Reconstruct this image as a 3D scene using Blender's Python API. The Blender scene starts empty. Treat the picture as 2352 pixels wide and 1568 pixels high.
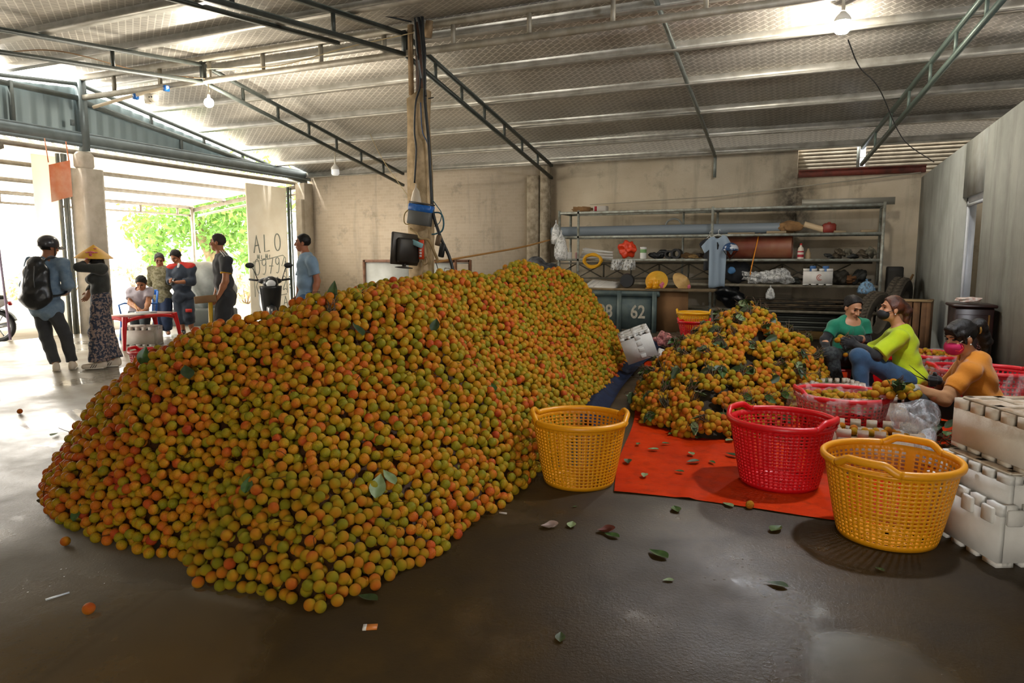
import bpy, math, random
import numpy as np
from mathutils import Vector, Matrix, Euler
random.seed(7); RNG = np.random.default_rng(11)
SC = bpy.context.scene
COL = SC.collection
PI = math.pi

# ------------------------------------------------------------------ camera geometry (photo frame 2352 x 1568)
FPX = 1590.0
PITCH = math.atan(192 / FPX); YAW = math.radians(23.5); EYE = 1.4
FW = np.array([-math.sin(YAW) * math.cos(PITCH), math.cos(YAW) * math.cos(PITCH), -math.sin(PITCH)])
RT = np.array([math.cos(YAW), math.sin(YAW), 0.0]); UPV = np.cross(RT, FW)
EYEP = np.array([0, 0, EYE])
def ray(x, y): return FW + RT * (x - 1176) / FPX - UPV * (y - 784) / FPX
def onz(x, y, z=0.0):
    d = ray(x, y); return EYEP + d * ((z - EYE) / d[2])
def ony(x, y, Y):
    d = ray(x, y); return EYEP + d * (Y / d[1])
def onx(x, y, X):
    d = ray(x, y); return EYEP + d * (X / d[0])
def atk(x, y, k): return EYEP + ray(x, y) * k
def proj(p):
    v = np.asarray(p, float) - EYEP; k = v @ FW
    return 1176 + FPX * (v @ RT) / k, 784 - FPX * (v @ UPV) / k, k

cd = bpy.data.cameras.new('camera'); cam = bpy.data.objects.new('camera', cd); COL.objects.link(cam)
cam.location = (0, 0, EYE)
cam.rotation_euler = Matrix((Vector(RT), Vector(UPV), Vector(-FW))).transposed().to_euler()
cd.sensor_width = 36; cd.lens = 36 * FPX / 2352; cd.clip_start = 0.05; cd.clip_end = 400
SC.camera = cam

# ------------------------------------------------------------------ colour and materials
def lin(c):
    if isinstance(c, str):
        c = c.lstrip('#'); c = [int(c[i:i + 2], 16) / 255 for i in (0, 2, 4)]
        c = [x / 12.92 if x <= 0.04045 else ((x + 0.055) / 1.055) ** 2.4 for x in c]
    return (c[0], c[1], c[2], 1.0)

class NT:
    def __init__(s, name):
        s.m = bpy.data.materials.new(name); s.m.use_nodes = True
        s.t = s.m.node_tree; s.N = s.t.nodes; s.L = s.t.links
        s.b = s.N['Principled BSDF']; s.out = s.N['Material Output']
    def n(s, typ, **kw):
        o = s.N.new(typ)
        for k, v in kw.items():
            if k.startswith('i_'):
                o.inputs[int(k[2:]) if k[2:].isdigit() else k[2:]].default_value = v
            else: setattr(o, k, v)
        return o
    def l(s, a, b): s.L.new(a, b)
    def coord(s, kind='Object', scale=None):
        c = s.n('ShaderNodeTexCoord').outputs[kind]
        if scale is None: return c
        mp = s.n('ShaderNodeMapping'); mp.inputs['Scale'].default_value = scale if hasattr(scale, '__len__') else (scale,) * 3
        s.l(c, mp.inputs[0]); return mp.outputs[0]
    def noise(s, co, scale, detail=4, rough=.55):
        n = s.n('ShaderNodeTexNoise'); n.inputs['Scale'].default_value = scale; n.inputs['Detail'].default_value = detail
        n.inputs['Roughness'].default_value = rough; s.l(co, n.inputs['Vector']); return n.outputs[0]
    def ramp(s, f, stops):
        r = s.n('ShaderNodeValToRGB'); e = r.color_ramp.elements
        while len(e) < len(stops): e.new(0.5)
        for el, (p, c) in zip(e, stops):
            el.position = p; el.color = lin(c) if not isinstance(c, (int, float)) else (c, c, c, 1)
        s.l(f, r.inputs[0]); return r.outputs[0]
    def mix(s, f, a, b, blend='MIX'):
        m = s.n('ShaderNodeMix', data_type='RGBA', blend_type=blend)
        for sock, v in ((m.inputs[0], f), (m.inputs[6], a), (m.inputs[7], b)):
            if hasattr(v, 'is_linked') or hasattr(v, 'node'): s.l(v, sock)
            elif isinstance(v, (int, float)): sock.default_value = v
            else: sock.default_value = lin(v)
        return m.outputs[2]
    def math(s, op, a, b=0.0):
        m = s.n('ShaderNodeMath', operation=op)
        for sock, v in ((m.inputs[0], a), (m.inputs[1], b)):
            if isinstance(v, (int, float)): sock.default_value = v
            else: s.l(v, sock)
        return m.outputs[0]
    def bump(s, h, strength=.3, dist=.01):
        b = s.n('ShaderNodeBump'); b.inputs['Strength'].default_value = strength; b.inputs['Distance'].default_value = dist
        s.l(h, b.inputs['Height']); s.l(b.outputs[0], s.b.inputs['Normal']); return b

MATS = {}
def mat(name, col, rough=.6, metal=0.0, col2=None, vscale=6.0, bump=0.0, bscale=40.0, spec=.5, trans=0.0, alpha=1.0, emit=None, estr=0.0, coords='Object', sss=0.0, stops=(.35, .65), sheen=0.0):
    if name in MATS: return MATS[name]
    t = NT(name); b = t.b
    b.inputs['Roughness'].default_value = rough; b.inputs['Metallic'].default_value = metal
    b.inputs['Specular IOR Level'].default_value = spec
    b.inputs['Transmission Weight'].default_value = trans; b.inputs['Alpha'].default_value = alpha
    co = t.coord(coords)
    if col2 is not None:
        t.l(t.ramp(t.noise(co, vscale, 5), [(stops[0], col), (stops[1], col2)]), b.inputs['Base Color'])
    else: b.inputs['Base Color'].default_value = lin(col)
    if bump: t.bump(t.noise(co, bscale, 4), bump, .01)
    if emit is not None:
        b.inputs['Emission Color'].default_value = lin(emit); b.inputs['Emission Strength'].default_value = estr
    if sss: b.inputs['Subsurface Weight'].default_value = sss; b.inputs['Subsurface Radius'].default_value = (.02, .01, .005)
    if sheen: b.inputs['Sheen Weight'].default_value = sheen
    MATS[name] = t.m
    return t.m

def film(name, col, alpha, rough=.15, bscale=14):
    """thin clear plastic film: mostly see-through with glossy wrinkles"""
    if name in MATS: return MATS[name]
    t = NT(name); b = t.b
    b.inputs['Base Color'].default_value = lin(col); b.inputs['Roughness'].default_value = rough
    co = t.coord('Object', (1, 1, .45)); nz = t.noise(co, bscale, 5, .6); nz = t.math('ABSOLUTE', t.math('SUBTRACT', nz, .5)); nz = t.math('SUBTRACT', .68, t.math('MULTIPLY', nz, 3.2))
    b.inputs['Specular IOR Level'].default_value = .9
    t.l(t.ramp(nz, [(.40, alpha * .5), (.70, min(1.0, alpha * 2.0))]), b.inputs['Alpha'])
    t.bump(nz, .6, .03)
    MATS[name] = t.m
    return t.m

# ------------------------------------------------------------------ mesh helpers
def nrm(v):
    v = np.asarray(v, float); n = np.linalg.norm(v); return v / n if n > 1e-12 else v
def rotz(a):
    c, s = math.cos(a), math.sin(a); return np.array([[c, -s, 0], [s, c, 0], [0, 0, 1.0]])
def rotm(rx, ry, rz): return np.array(Euler((rx, ry, rz)).to_matrix())
def frame(d, up=(0, 0, 1)):
    d = nrm(d); u = np.asarray(up, float)
    if abs(d @ u) > .98: u = np.array([1.0, 0, 0])
    x = nrm(np.cross(u, d)); y = np.cross(d, x); return x, y, d

def fast_mesh(name, V, polys, smooth=False, colors=None):
    """polys: list of int arrays (n,k)"""
    me = bpy.data.meshes.new(name)
    V = np.ascontiguousarray(V, np.float32)
    me.vertices.add(len(V)); me.vertices.foreach_set('co', V.ravel())
    polys = [np.asarray(p, np.int32) for p in polys if len(p)]
    nl = sum(p.size for p in polys); npo = sum(len(p) for p in polys)
    loops = np.concatenate([p.ravel() for p in polys]) if polys else np.zeros(0, np.int32)
    tot = np.concatenate([np.full(len(p), p.shape[1], np.int32) for p in polys]) if polys else np.zeros(0, np.int32)
    st = np.concatenate([[0], np.cumsum(tot)[:-1]]).astype(np.int32)
    me.loops.add(nl); me.loops.foreach_set('vertex_index', loops.astype(np.int32))
    me.polygons.add(npo); me.polygons.foreach_set('loop_start', st); me.polygons.foreach_set('loop_total', tot)
    if smooth: me.polygons.foreach_set('use_smooth', np.ones(npo, bool))
    if colors is not None:
        a = me.color_attributes.new('Col', 'FLOAT_COLOR', 'POINT')
        C4 = np.ones((len(V), 4), np.float32); C4[:, :3] = colors
        a.data.foreach_set('color', C4.ravel())
    me.update(calc_edges=True); me.validate(verbose=False)
    return me

class MB:
    def __init__(s): s.V = []; s.P = {}; s.n = 0; s.C = []
    def add(s, V, polys, col=None):
        V = np.asarray(V, float).reshape(-1, 3)
        for p in polys:
            p = np.asarray(p, np.int64)
            if p.size == 0: continue
            s.P.setdefault(p.shape[1], []).append(p + s.n)
        s.V.append(V); s.n += len(V)
        if col is not None:
            c = np.asarray(col, float); s.C.append(np.broadcast_to(c, (len(V), 3)))
        return s
    def box(s, c, size, R=None, b=0.0, col=None, taper=1.0):
        sx, sy, sz = [x / 2 for x in size]; c = np.asarray(c, float)
        b = min(b, sx * .9, sy * .9, sz * .9)
        if b <= 0:
            V = np.array([[i * sx, j * sy, k * sz] for k in (-1, 1) for j in (-1, 1) for i in (-1, 1)], float)
            F = [[0, 2, 3, 1], [4, 5, 7, 6], [0, 1, 5, 4], [2, 6, 7, 3], [0, 4, 6, 2], [1, 3, 7, 5]]
            polys = [F]
        else:
            V = []; idx = {}
            for i in (-1, 1):
                for j in (-1, 1):
                    for k in (-1, 1):
                        for a in range(3):
                            p = [i * (sx - b), j * (sy - b), k * (sz - b)]; p[a] = (i, j, k)[a] * (sx, sy, sz)[a]
                            idx[i, j, k, a] = len(V); V.append(p)
            V = np.array(V, float); Q = []; T = []
            for a in range(3):
                o = [x for x in range(3) if x != a]
                for sg in (-1, 1):
                    q = []
                    for u, w in ((-1, -1), (1, -1), (1, 1), (-1, 1)):
                        k = [0, 0, 0]; k[a] = sg; k[o[0]] = u; k[o[1]] = w; q.append(idx[k[0], k[1], k[2], a])
                    if (sg > 0) != (a == 1): Q.append(q)
                    else: Q.append(q[::-1])
            for a in range(3):
                b1, b2 = [x for x in range(3) if x != a]
                for u in (-1, 1):
                    for w in (-1, 1):
                        k0 = [0] * 3; k1 = [0] * 3
                        k0[a] = -1; k1[a] = 1; k0[b1] = k1[b1] = u; k0[b2] = k1[b2] = w
                        q = [idx[(*k0, b1)], idx[(*k1, b1)], idx[(*k1, b2)], idx[(*k0, b2)]]
                        Q.append(q)
            for i in (-1, 1):
                for j in (-1, 1):
                    for k in (-1, 1): T.append([idx[i, j, k, a] for a in range(3)])
            def fix(L):
                out = []
                for f in L:
                    p = V[f]; nn = np.cross(p[1] - p[0], p[2] - p[0])
                    out.append(f if nn @ p.mean(0) > 0 else f[::-1])
                return out
            polys = [fix(Q), fix(T)]
        if taper != 1.0:
            V = V.copy(); f = np.where(V[:, 2] < 0, taper, 1.0); V[:, 0] *= f; V[:, 1] *= f
        if R is not None: V = V @ np.asarray(R).T
        return s.add(V + c, polys, col)
    def bar(s, a, b, w, h=None, up=(0, 0, 1), col=None):
        a = np.asarray(a, float); b = np.asarray(b, float); h = h or w
        x, y, d = frame(b - a, up)
        R = np.stack([x, y, d], 1)
        return s.box((a + b) / 2, (w, h, np.linalg.norm(b - a)), R, col=col)
    def tube(s, pts, r, n=8, cap=True, col=None, flat=1.0, up=None):
        pts = np.asarray(pts, float); m = len(pts)
        r = np.full(m, r, float) if np.isscalar(r) else np.asarray(r, float)
        T = np.gradient(pts, axis=0); T = np.array([nrm(t) for t in T])
        x, y, _ = frame(T[0], up if up is not None else (0, 0, 1)); X = []
        for t in T:
            x = nrm(x - t * (x @ t)); X.append(x)
        X = np.array(X); Y = np.cross(T, X)
        a = np.linspace(0, 2 * PI, n, endpoint=False)
        V = pts[:, None] + r[:, None, None] * (np.cos(a)[None, :, None] * X[:, None] + flat * np.sin(a)[None, :, None] * Y[:, None])
        V = V.reshape(-1, 3); i = np.arange(m - 1)[:, None] * n; j = np.arange(n)[None]; j2 = (j + 1) % n
        Q = np.stack([i + j, i + j2, i + n + j2, i + n + j], -1).reshape(-1, 4)
        polys = [Q]
        if cap:
            V = np.vstack([V, pts[0], pts[-1]]); k = m * n
            jj = np.arange(n); kk = (jj + 1) % n
            polys.append(np.stack([np.full(n, k), kk, jj], 1)); polys.append(np.stack([np.full(n, k + 1), (m - 1) * n + jj, (m - 1) * n + kk], 1))
        return s.add(V, polys, col)
    def lathe(s, prof, n=24, c=(0, 0, 0), R=None, sx=1.0, sy=1.0, col=None):
        prof = np.asarray(prof, float); m = len(prof); a = np.linspace(0, 2 * PI, n, endpoint=False)
        V = np.stack([prof[:, 0, None] * np.cos(a) * sx, prof[:, 0, None] * np.sin(a) * sy, np.repeat(prof[:, 1, None], n, 1)], -1).reshape(-1, 3)
        i = np.arange(m - 1)[:, None] * n; j = np.arange(n)[None]; j2 = (j + 1) % n
        Q = np.stack([i + j, i + j2, i + n + j2, i + n + j], -1).reshape(-1, 4)
        if R is not None: V = V @ np.asarray(R).T
        return s.add(V + np.asarray(c, float), [Q], col)
    def ball(s, c, r, R=None, sub=2, col=None):
        V, F = ICO(sub); V = V * np.asarray(r if hasattr(r, '__len__') else (r,) * 3, float)
        if R is not None: V = V @ np.asarray(R).T
        return s.add(V + np.asarray(c, float), [F], col)
    def poly(s, P, col=None):
        P = np.asarray(P, float); return s.add(P, [np.arange(len(P))[None]], col)
    def prism(s, P, off, col=None):
        P = np.asarray(P, float); k = len(P); off = np.asarray(off, float)
        V = np.vstack([P, P + off]); a = np.arange(k); b = (a + 1) % k
        nn = np.cross(P[1] - P[0], P[2] - P[1])
        for i in range(2, k):
            nn = nn + np.cross(P[i] - P[0], P[(i + 1) % k] - P[0])
        flip = nn @ off > 0
        top = (a + k)[None]; bot = a[::-1][None]; side = np.stack([a, b, b + k, a + k], 1)
        if not flip: top = top[:, ::-1]; bot = bot[:, ::-1]; side = side[:, ::-1]
        return s.add(V, [top, bot, side], col)
    def sheet(s, f, nu, nv, col=None, closed=False):
        u = np.linspace(0, 1, nu); v = np.linspace(0, 1, nv)
        V = np.array([f(a, b) for a in u for b in v], float)
        i = np.arange(nu - 1)[:, None] * nv; j = np.arange(nv - 1)[None]
        Q = np.stack([i + j, i + nv + j, i + nv + j + 1, i + j + 1], -1).reshape(-1, 4)
        return s.add(V, [Q], col)
    def data(s):
        V = np.vstack(s.V); polys = []
        for k, L in s.P.items(): polys.append(np.vstack(L))
        return V, polys, (np.vstack(s.C) if s.C else None)
    def build(s, name, m, parent=None, smooth=False, solid=0.0, recenter=True, auto=None, loc=None, offset=0.0):
        V, polys, C = s.data(); org = np.zeros(3)
        if parent is None and loc is not None: org = np.asarray(loc, float)
        elif parent is None and recenter:
            org = (V.min(0) + V.max(0)) / 2; org[2] = V[:, 2].min()
        V = V - org
        me = fast_mesh(name, V, polys, smooth, C)
        me.materials.append(m)
        o = bpy.data.objects.new(name, me); COL.objects.link(o); o.location = org
        if parent is not None: o.parent = parent
        if solid:
            md = o.modifiers.new('solid', 'SOLIDIFY'); md.thickness = solid; md.offset = offset
        if smooth and auto is not None:
            set_sharp(me, auto)
        return o

def set_sharp(me, ang):
    n = len(me.polygons)
    nor = np.zeros(n * 3, np.float32); me.polygons.foreach_get('normal', nor); nor = nor.reshape(-1, 3)
    ne = len(me.edges); ed = {}
    sharp = np.zeros(ne, bool)
    lp_e = np.zeros(len(me.loops), np.int32); me.loops.foreach_get('edge_index', lp_e)
    tot = np.zeros(n, np.int32); me.polygons.foreach_get('loop_total', tot)
    fi = np.repeat(np.arange(n), tot)
    order = np.argsort(lp_e, kind='stable'); e = lp_e[order]; f = fi[order]
    same = e[1:] == e[:-1]
    d = (nor[f[1:]] * nor[f[:-1]]).sum(1)
    sharp[e[1:][same & (d < math.cos(ang))]] = True
    a = me.attributes.get('sharp_edge') or me.attributes.new('sharp_edge', 'BOOLEAN', 'EDGE')
    a.data.foreach_set('value', sharp)

_ICO = {}
def ICO(sub):
    if sub in _ICO: return _ICO[sub]
    t = (1 + 5 ** .5) / 2
    V = [nrm(v) for v in [(-1, t, 0), (1, t, 0), (-1, -t, 0), (1, -t, 0), (0, -1, t), (0, 1, t), (0, -1, -t), (0, 1, -t), (t, 0, -1), (t, 0, 1), (-t, 0, -1), (-t, 0, 1)]]
    F = [(0, 11, 5), (0, 5, 1), (0, 1, 7), (0, 7, 10), (0, 10, 11), (1, 5, 9), (5, 11, 4), (11, 10, 2), (10, 7, 6), (7, 1, 8), (3, 9, 4), (3, 4, 2), (3, 2, 6), (3, 6, 8), (3, 8, 9), (4, 9, 5), (2, 4, 11), (6, 2, 10), (8, 6, 7), (9, 8, 1)]
    for _ in range(sub):
        cache = {}; G = []
        def mid(a, b):
            k = (min(a, b), max(a, b))
            if k not in cache: cache[k] = len(V); V.append(nrm((V[a] + V[b]) / 2))
            return cache[k]
        for a, b, c in F:
            x, y, z = mid(a, b), mid(b, c), mid(c, a); G += [(a, x, z), (b, y, x), (c, z, y), (x, y, z)]
        F = G
    _ICO[sub] = (np.array(V), np.array(F)); return _ICO[sub]

# ------------------------------------------------------------------ object helpers
def tag(o, label, cat, group=None, kind=None):
    o['label'] = label; o['category'] = cat
    if group: o['group'] = group
    if kind: o['kind'] = kind
    return o
def thing(name, label, cat, loc=(0, 0, 0), rz=0.0, group=None, rot=None):
    o = bpy.data.objects.new(name, None); COL.objects.link(o); o.location = tuple(loc)
    o.rotation_euler = rot if rot is not None else (0, 0, rz)
    o.empty_display_size = .1
    return tag(o, label, cat, group)
def struct(o, label, cat): return tag(o, label, cat, kind='structure')
def copy_tree(o, parent=None):
    c = o.copy(); COL.objects.link(c)
    if parent is not None: c.parent = parent
    for ch in list(o.children): copy_tree(ch, c)
    return c
def place(o, loc, rz=0.0, label=None, rot=None, scale=None):
    o.location = tuple(loc); o.rotation_euler = rot if rot is not None else (0, 0, rz)
    if label: o['label'] = label
    if scale: o.scale = (scale,) * 3
    return o
def catmull(P, m=8):
    P = np.asarray(P, float); P = np.vstack([2 * P[0] - P[1], P, 2 * P[-1] - P[-2]]); out = []
    for i in range(1, len(P) - 2):
        for t in np.linspace(0, 1, m, endpoint=False):
            a, b, c, d = P[i - 1:i + 3]
            out.append(.5 * (2 * b + (c - a) * t + (2 * a - 5 * b + 4 * c - d) * t * t + (3 * b - a - 3 * c + d) * t ** 3))
    out.append(P[-2]); return np.array(out)
def wobble(p, s=1.0, f=9.0):
    x, y, z = p
    return s * np.array([math.sin(f * y + 1.3 * f * z + 1), math.sin(f * z * 1.1 + f * x * .9 + 2), math.sin(f * x * 1.2 + f * y * .8 + 3)])
WORLD_STR = 8.5; BULB = 420.0; N_CAND = 200000
# ------------------------------------------------------------------ THE SETTING
XL, XR, YB, YR, ZR, ZE = -12.3, 1.72, 14.9, 8.75, 4.62, 3.5
SB = (ZR - ZE) / (YB - YR); SF = .11; YF = -2.5; XE = 6.0
def roofz(y): return ZR - (SB * (y - YR) if y > YR else SF * (YR - y))

# floor: wet concrete
t = NT('wet_concrete'); co = t.coord()
n1 = t.noise(co, .55, 6, .6); n2 = t.noise(co, 5, 6, .65); n3 = t.noise(co, 38, 4, .6)
base = t.ramp(n1, [(.3, '#21170a'), (.5, '#382a13'), (.72, '#503d20')])
base = t.mix(t.ramp(n2, [(.42, 0.0), (.7, .55)]), base, '#291f12')
base = t.mix(t.ramp(n3, [(.62, 0.0), (.72, .45)]), base, '#1c150b')
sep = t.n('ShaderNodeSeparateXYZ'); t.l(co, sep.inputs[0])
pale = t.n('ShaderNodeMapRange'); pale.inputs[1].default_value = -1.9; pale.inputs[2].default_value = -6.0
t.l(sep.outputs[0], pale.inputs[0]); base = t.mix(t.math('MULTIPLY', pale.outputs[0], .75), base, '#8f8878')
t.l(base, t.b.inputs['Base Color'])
wet = t.math('ADD', t.noise(co, 1.1, 5, .6), 0.0)
for (px, py, r, s) in ((330, 1490, .42, .30), (60, 1400, .35, .16), (1840, 1530, .30, .15), (60, 1000, 1.3, .06), (1790, 1370, .16, .12), (2060, 1540, .2, .16)):
    c = onz(px, py); sub = t.n('ShaderNodeVectorMath', operation='DISTANCE'); t.l(co, sub.inputs[0]); sub.inputs[1].default_value = tuple(c)
    mr = t.n('ShaderNodeMapRange', interpolation_type='SMOOTHSTEP'); mr.inputs[1].default_value = r * 1.7; mr.inputs[2].default_value = r * .3
    mr.inputs[3].default_value = 0; mr.inputs[4].default_value = s; t.l(sub.outputs['Value'], mr.inputs[0])
    wet = t.math('ADD', wet, mr.outputs[0])
t.l(t.ramp(wet, [(.36, .54), (.52, .36), (.66, .22), (.78, .10)]), t.b.inputs['Roughness']); t.l(t.ramp(wet, [(.56, 0.0), (.70, 1.0)]), t.b.inputs['Coat Weight']); t.b.inputs['Coat IOR'].default_value = 1.75; t.b.inputs['Coat Roughness'].default_value = .09
vor = t.n('ShaderNodeTexVoronoi', feature='F1'); vor.inputs['Scale'].default_value = 30; t.l(co, vor.inputs['Vector'])
drop = t.ramp(vor.outputs['Distance'], [(.05, 1.0), (.16, 0.0)])
dm = t.math('MULTIPLY', drop, t.ramp(t.noise(co, 2.2, 2), [(.5, 0.0), (.62, 1.0)]))
pud = t.ramp(wet, [(.66, 1.0), (.80, .3)])
h = t.math('ADD', t.math('MULTIPLY', t.math('MULTIPLY', t.noise(co, 60, 5, .7), .5), pud), t.math('MULTIPLY', t.math('MULTIPLY', dm, .5), pud))
t.bump(h, .35, .012); t.b.inputs['Specular IOR Level'].default_value = .26
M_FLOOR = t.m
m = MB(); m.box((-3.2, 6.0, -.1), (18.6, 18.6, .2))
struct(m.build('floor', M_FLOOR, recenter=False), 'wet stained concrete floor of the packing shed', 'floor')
m = MB(); m.box((-32.5, 10, -.16), (40, 60, .2))
struct(m.build('ground', mat('yard_ground', '#cfc8bb', .8, col2='#e4e0d8', vscale=1.5), recenter=False), 'pale sunlit yard ground outside the shed opening', 'ground')

# ceiling: foil-faced insulation with a woven diamond emboss
t = NT('foil_ceiling'); co = t.coord('Object', (1, 1, 1))
br = t.n('ShaderNodeTexBrick'); br.inputs['Scale'].default_value = 4.2; br.inputs['Mortar Size'].default_value = .035
br.inputs['Brick Width'].default_value = .62; br.inputs['Row Height'].default_value = .36; br.inputs['Mortar Smooth'].default_value = .4
mp = t.n('ShaderNodeMapping'); mp.inputs['Rotation'].default_value = (0, 0, math.radians(38)); t.l(co, mp.inputs[0]); t.l(mp.outputs[0], br.inputs['Vector'])
wv = t.n('ShaderNodeTexWave', wave_type='BANDS', bands_direction='DIAGONAL'); wv.inputs['Scale'].default_value = 5.5; t.l(mp.outputs[0], wv.inputs['Vector'])
nz = t.noise(co, 1.3, 5, .6)
t.l(t.mix(br.outputs['Fac'], t.mix(t.ramp(wv.outputs['Fac'], [(.45, 0.0), (.55, .35)]), t.ramp(nz, [(.3, '#9a948a'), (.7, '#bfb8ac')]), '#8f8a82'), '#d9d4ca'), t.b.inputs['Base Color'])
t.b.inputs['Metallic'].default_value = .38
t.l(t.ramp(t.noise(co, 3, 4), [(.3, .32), (.7, .48)]), t.b.inputs['Roughness'])
t.bump(t.math('ADD', t.math('MULTIPLY', br.outputs['Fac'], .5), t.math('MULTIPLY', t.noise(co, 2.5, 2), .25)), .2, .006)
M_FOIL = t.m
m = MB()
for y0, y1 in ((YF, YR), (YR, YB + .1)):
    for x0, x1 in ((XL + .1, XE),):
        z0, z1 = roofz(y0), roofz(y1)
        m.prism([(x0, y0, z0 + .06), (x1, y0, z0 + .06), (x1, y1, z1 + .06), (x0, y1, z1 + .06)], (0, 0, .05))
struct(m.build('ceiling', M_FOIL, recenter=False), 'silver embossed foil insulation under the pitched roof', 'ceiling')
M_STEEL = mat('grey_steel', '#7f8580', .45, .35, col2='#6a6f6a', vscale=9)
M_DARKST = mat('dark_painted_steel', '#3c423e', .5, .25, col2='#4b4f49', vscale=14)
M_PURL = mat('galvanised_purlin', '#b9b6ad', .38, .45, col2='#989489', vscale=5)
M_BLUEST = mat('blue_grey_steel', '#7d8a8e', .45, .3, col2='#6c777a', vscale=4)
M_RUST = mat('rust', '#6b3a20', .8, col2='#4c2c1c', vscale=20)
pj = 0
for y in (9.1, 10.25, 11.4, 12.6, 13.75, 14.75, 7.5, 6.2, 4.9, 3.6, 2.3):
    z = roofz(y); m = MB()
    m.box((( XL + XE) / 2, y, z + .0), (XE - XL - .1, .055, .13))
    m.box(((XL + XE) / 2, y - .045, z - .062), (XE - XL - .1, .13, .016))
    struct(m.build('roof_purlin', M_PURL, recenter=False), ['galvanised roof purlin nearest the ridge, back slope', 'second galvanised purlin down the back slope', 'third galvanised purlin down the back slope', 'fourth galvanised purlin down the back slope', 'fifth galvanised purlin down the back slope', 'eave purlin along the top of the back wall', 'first galvanised purlin on the near slope', 'second galvanised purlin on the near slope', 'third galvanised purlin on the near slope', 'fourth purlin on the near slope', 'fifth purlin on the near slope'][pj], 'purlin'); pj += 1
def truss(x, name, label, sk=0.0, w=.055, dp=.27, ys=(YF, YR, YB - .15), n=7, mt=M_DARKST):
    m = MB()
    for y0, y1, k in ((ys[0], ys[1], n), (ys[1], ys[2], n)):
        a0, a1 = np.array([x + sk * (YB - y0), y0, roofz(y0) - .1]), np.array([x + sk * (YB - y1), y1, roofz(y1) - .1])
        b0, b1 = a0 - (0, 0, dp), a1 - (0, 0, dp)
        m.bar(a0, a1, w, w); m.bar(b0, b1, w, w)
        for i in range(1, k):
            f = i / k
            m.bar(a0 + (a1 - a0) * f, b0 + (b1 - b0) * f, w * .7, w * .7, up=(0, 1, 0))
    x += sk * (YB - YR); m.bar((x, YR, ZR - .05), (x, YR, ZR - .12 - dp), w * 1.3, w * 1.3, up=(0, 1, 0))
    struct(m.build(name, mt, recenter=False), label, 'roof truss')
truss(-9.3, 'roof_truss', 'dark steel roof truss spanning between the left gable and the central post')
truss(-5.45, 'roof_truss', 'dark steel roof truss passing over the central post')
truss(.68, 'roof_truss', 'grey-green steel roof truss by the right wall', sk=.18, dp=.3, mt=mat('green_grey_steel', '#5d6a62', .45, .3))
m = MB(); m.bar((-1.95, YR, roofz(YR) - .04), (-1.95, YB - .12, roofz(YB) - .06), .05, .05); m.bar((-1.95, YB - .1, roofz(YB)), (-1.95, YB - .1, 3.02), .055, .04, up=(0, 1, 0))
m.bar((-1.95, YR, roofz(YR) - .04), (-1.95, 2, roofz(2) - .04), .05, .05)
struct(m.build('roof_strut', M_STEEL, recenter=False), 'thin steel tube running down the roof and bent onto the back wall', 'tube')
m = MB(); m.bar((-6.6, YR, ZR - .08), (-6.6, 4.5, roofz(4.5) - .08), .07, .05)
struct(m.build('roof_strut', M_DARKST, recenter=False), 'dark loose steel channel hanging under the near roof slope', 'channel')
# ridge lattice beam
m = MB(); m.bar((XL, YR, ZR - .02), (XE, YR, ZR - .02), .07, .09); m.bar((XL, YR, ZR - .36), (XE, YR, ZR - .36), .07, .08)
x = XL + .9
while x < XE:
    m.bar((x, YR, ZR - .02), (x, YR, ZR - .36), .05, .05, up=(0, 1, 0)); x += 1.12
struct(m.build('ridge_beam', mat('dusty_beam', '#a8a294', .55, .25, col2='#8d8675', vscale=6), recenter=False), 'dusty lattice ridge beam running the length of the roof', 'beam')

# back wall
t = NT('plaster_back'); co = t.coord()
a = t.ramp(t.noise(co, .8, 6, .6), [(.3, '#a3957d'), (.5, '#b8ab95'), (.72, '#c6bba6')])
sep = t.n('ShaderNodeSeparateXYZ'); t.l(co, sep.inputs[0])
mr = t.n('ShaderNodeMapRange'); mr.inputs[1].default_value = -4.5; mr.inputs[2].default_value = -7.5; t.l(sep.outputs[0], mr.inputs[0])
brk = t.n('ShaderNodeTexBrick'); brk.inputs['Scale'].default_value = 3.0; brk.inputs['Mortar Size'].default_value = .012; brk.inputs['Brick Width'].default_value = .5; brk.inputs['Row Height'].default_value = .22
for k, c in (('Color1', '#d6c6b0'), ('Color2', '#cebda5'), ('Mortar', '#dacdb9')): brk.inputs[k].default_value = lin(c)
mp = t.n('ShaderNodeMapping'); mp.inputs['Rotation'].default_value = (PI / 2, 0, 0); t.l(co, mp.inputs[0]); t.l(mp.outputs[0], brk.inputs['Vector'])
a = t.mix(mr.outputs[0], a, brk.outputs['Color'])
a = t.mix(t.ramp(t.noise(co, 2.2, 7, .7), [(.56, 0.0), (.74, .6)]), a, '#6f6757')
sc = t.n('ShaderNodeMapping'); sc.inputs['Scale'].default_value = (3.0, 3.0, .35); t.l(co, sc.inputs[0])
a = t.mix(t.ramp(t.noise(sc.outputs[0], 1.2, 5, .6), [(.55, 0.0), (.78, .45)]), a, '#5d574a')
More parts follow.
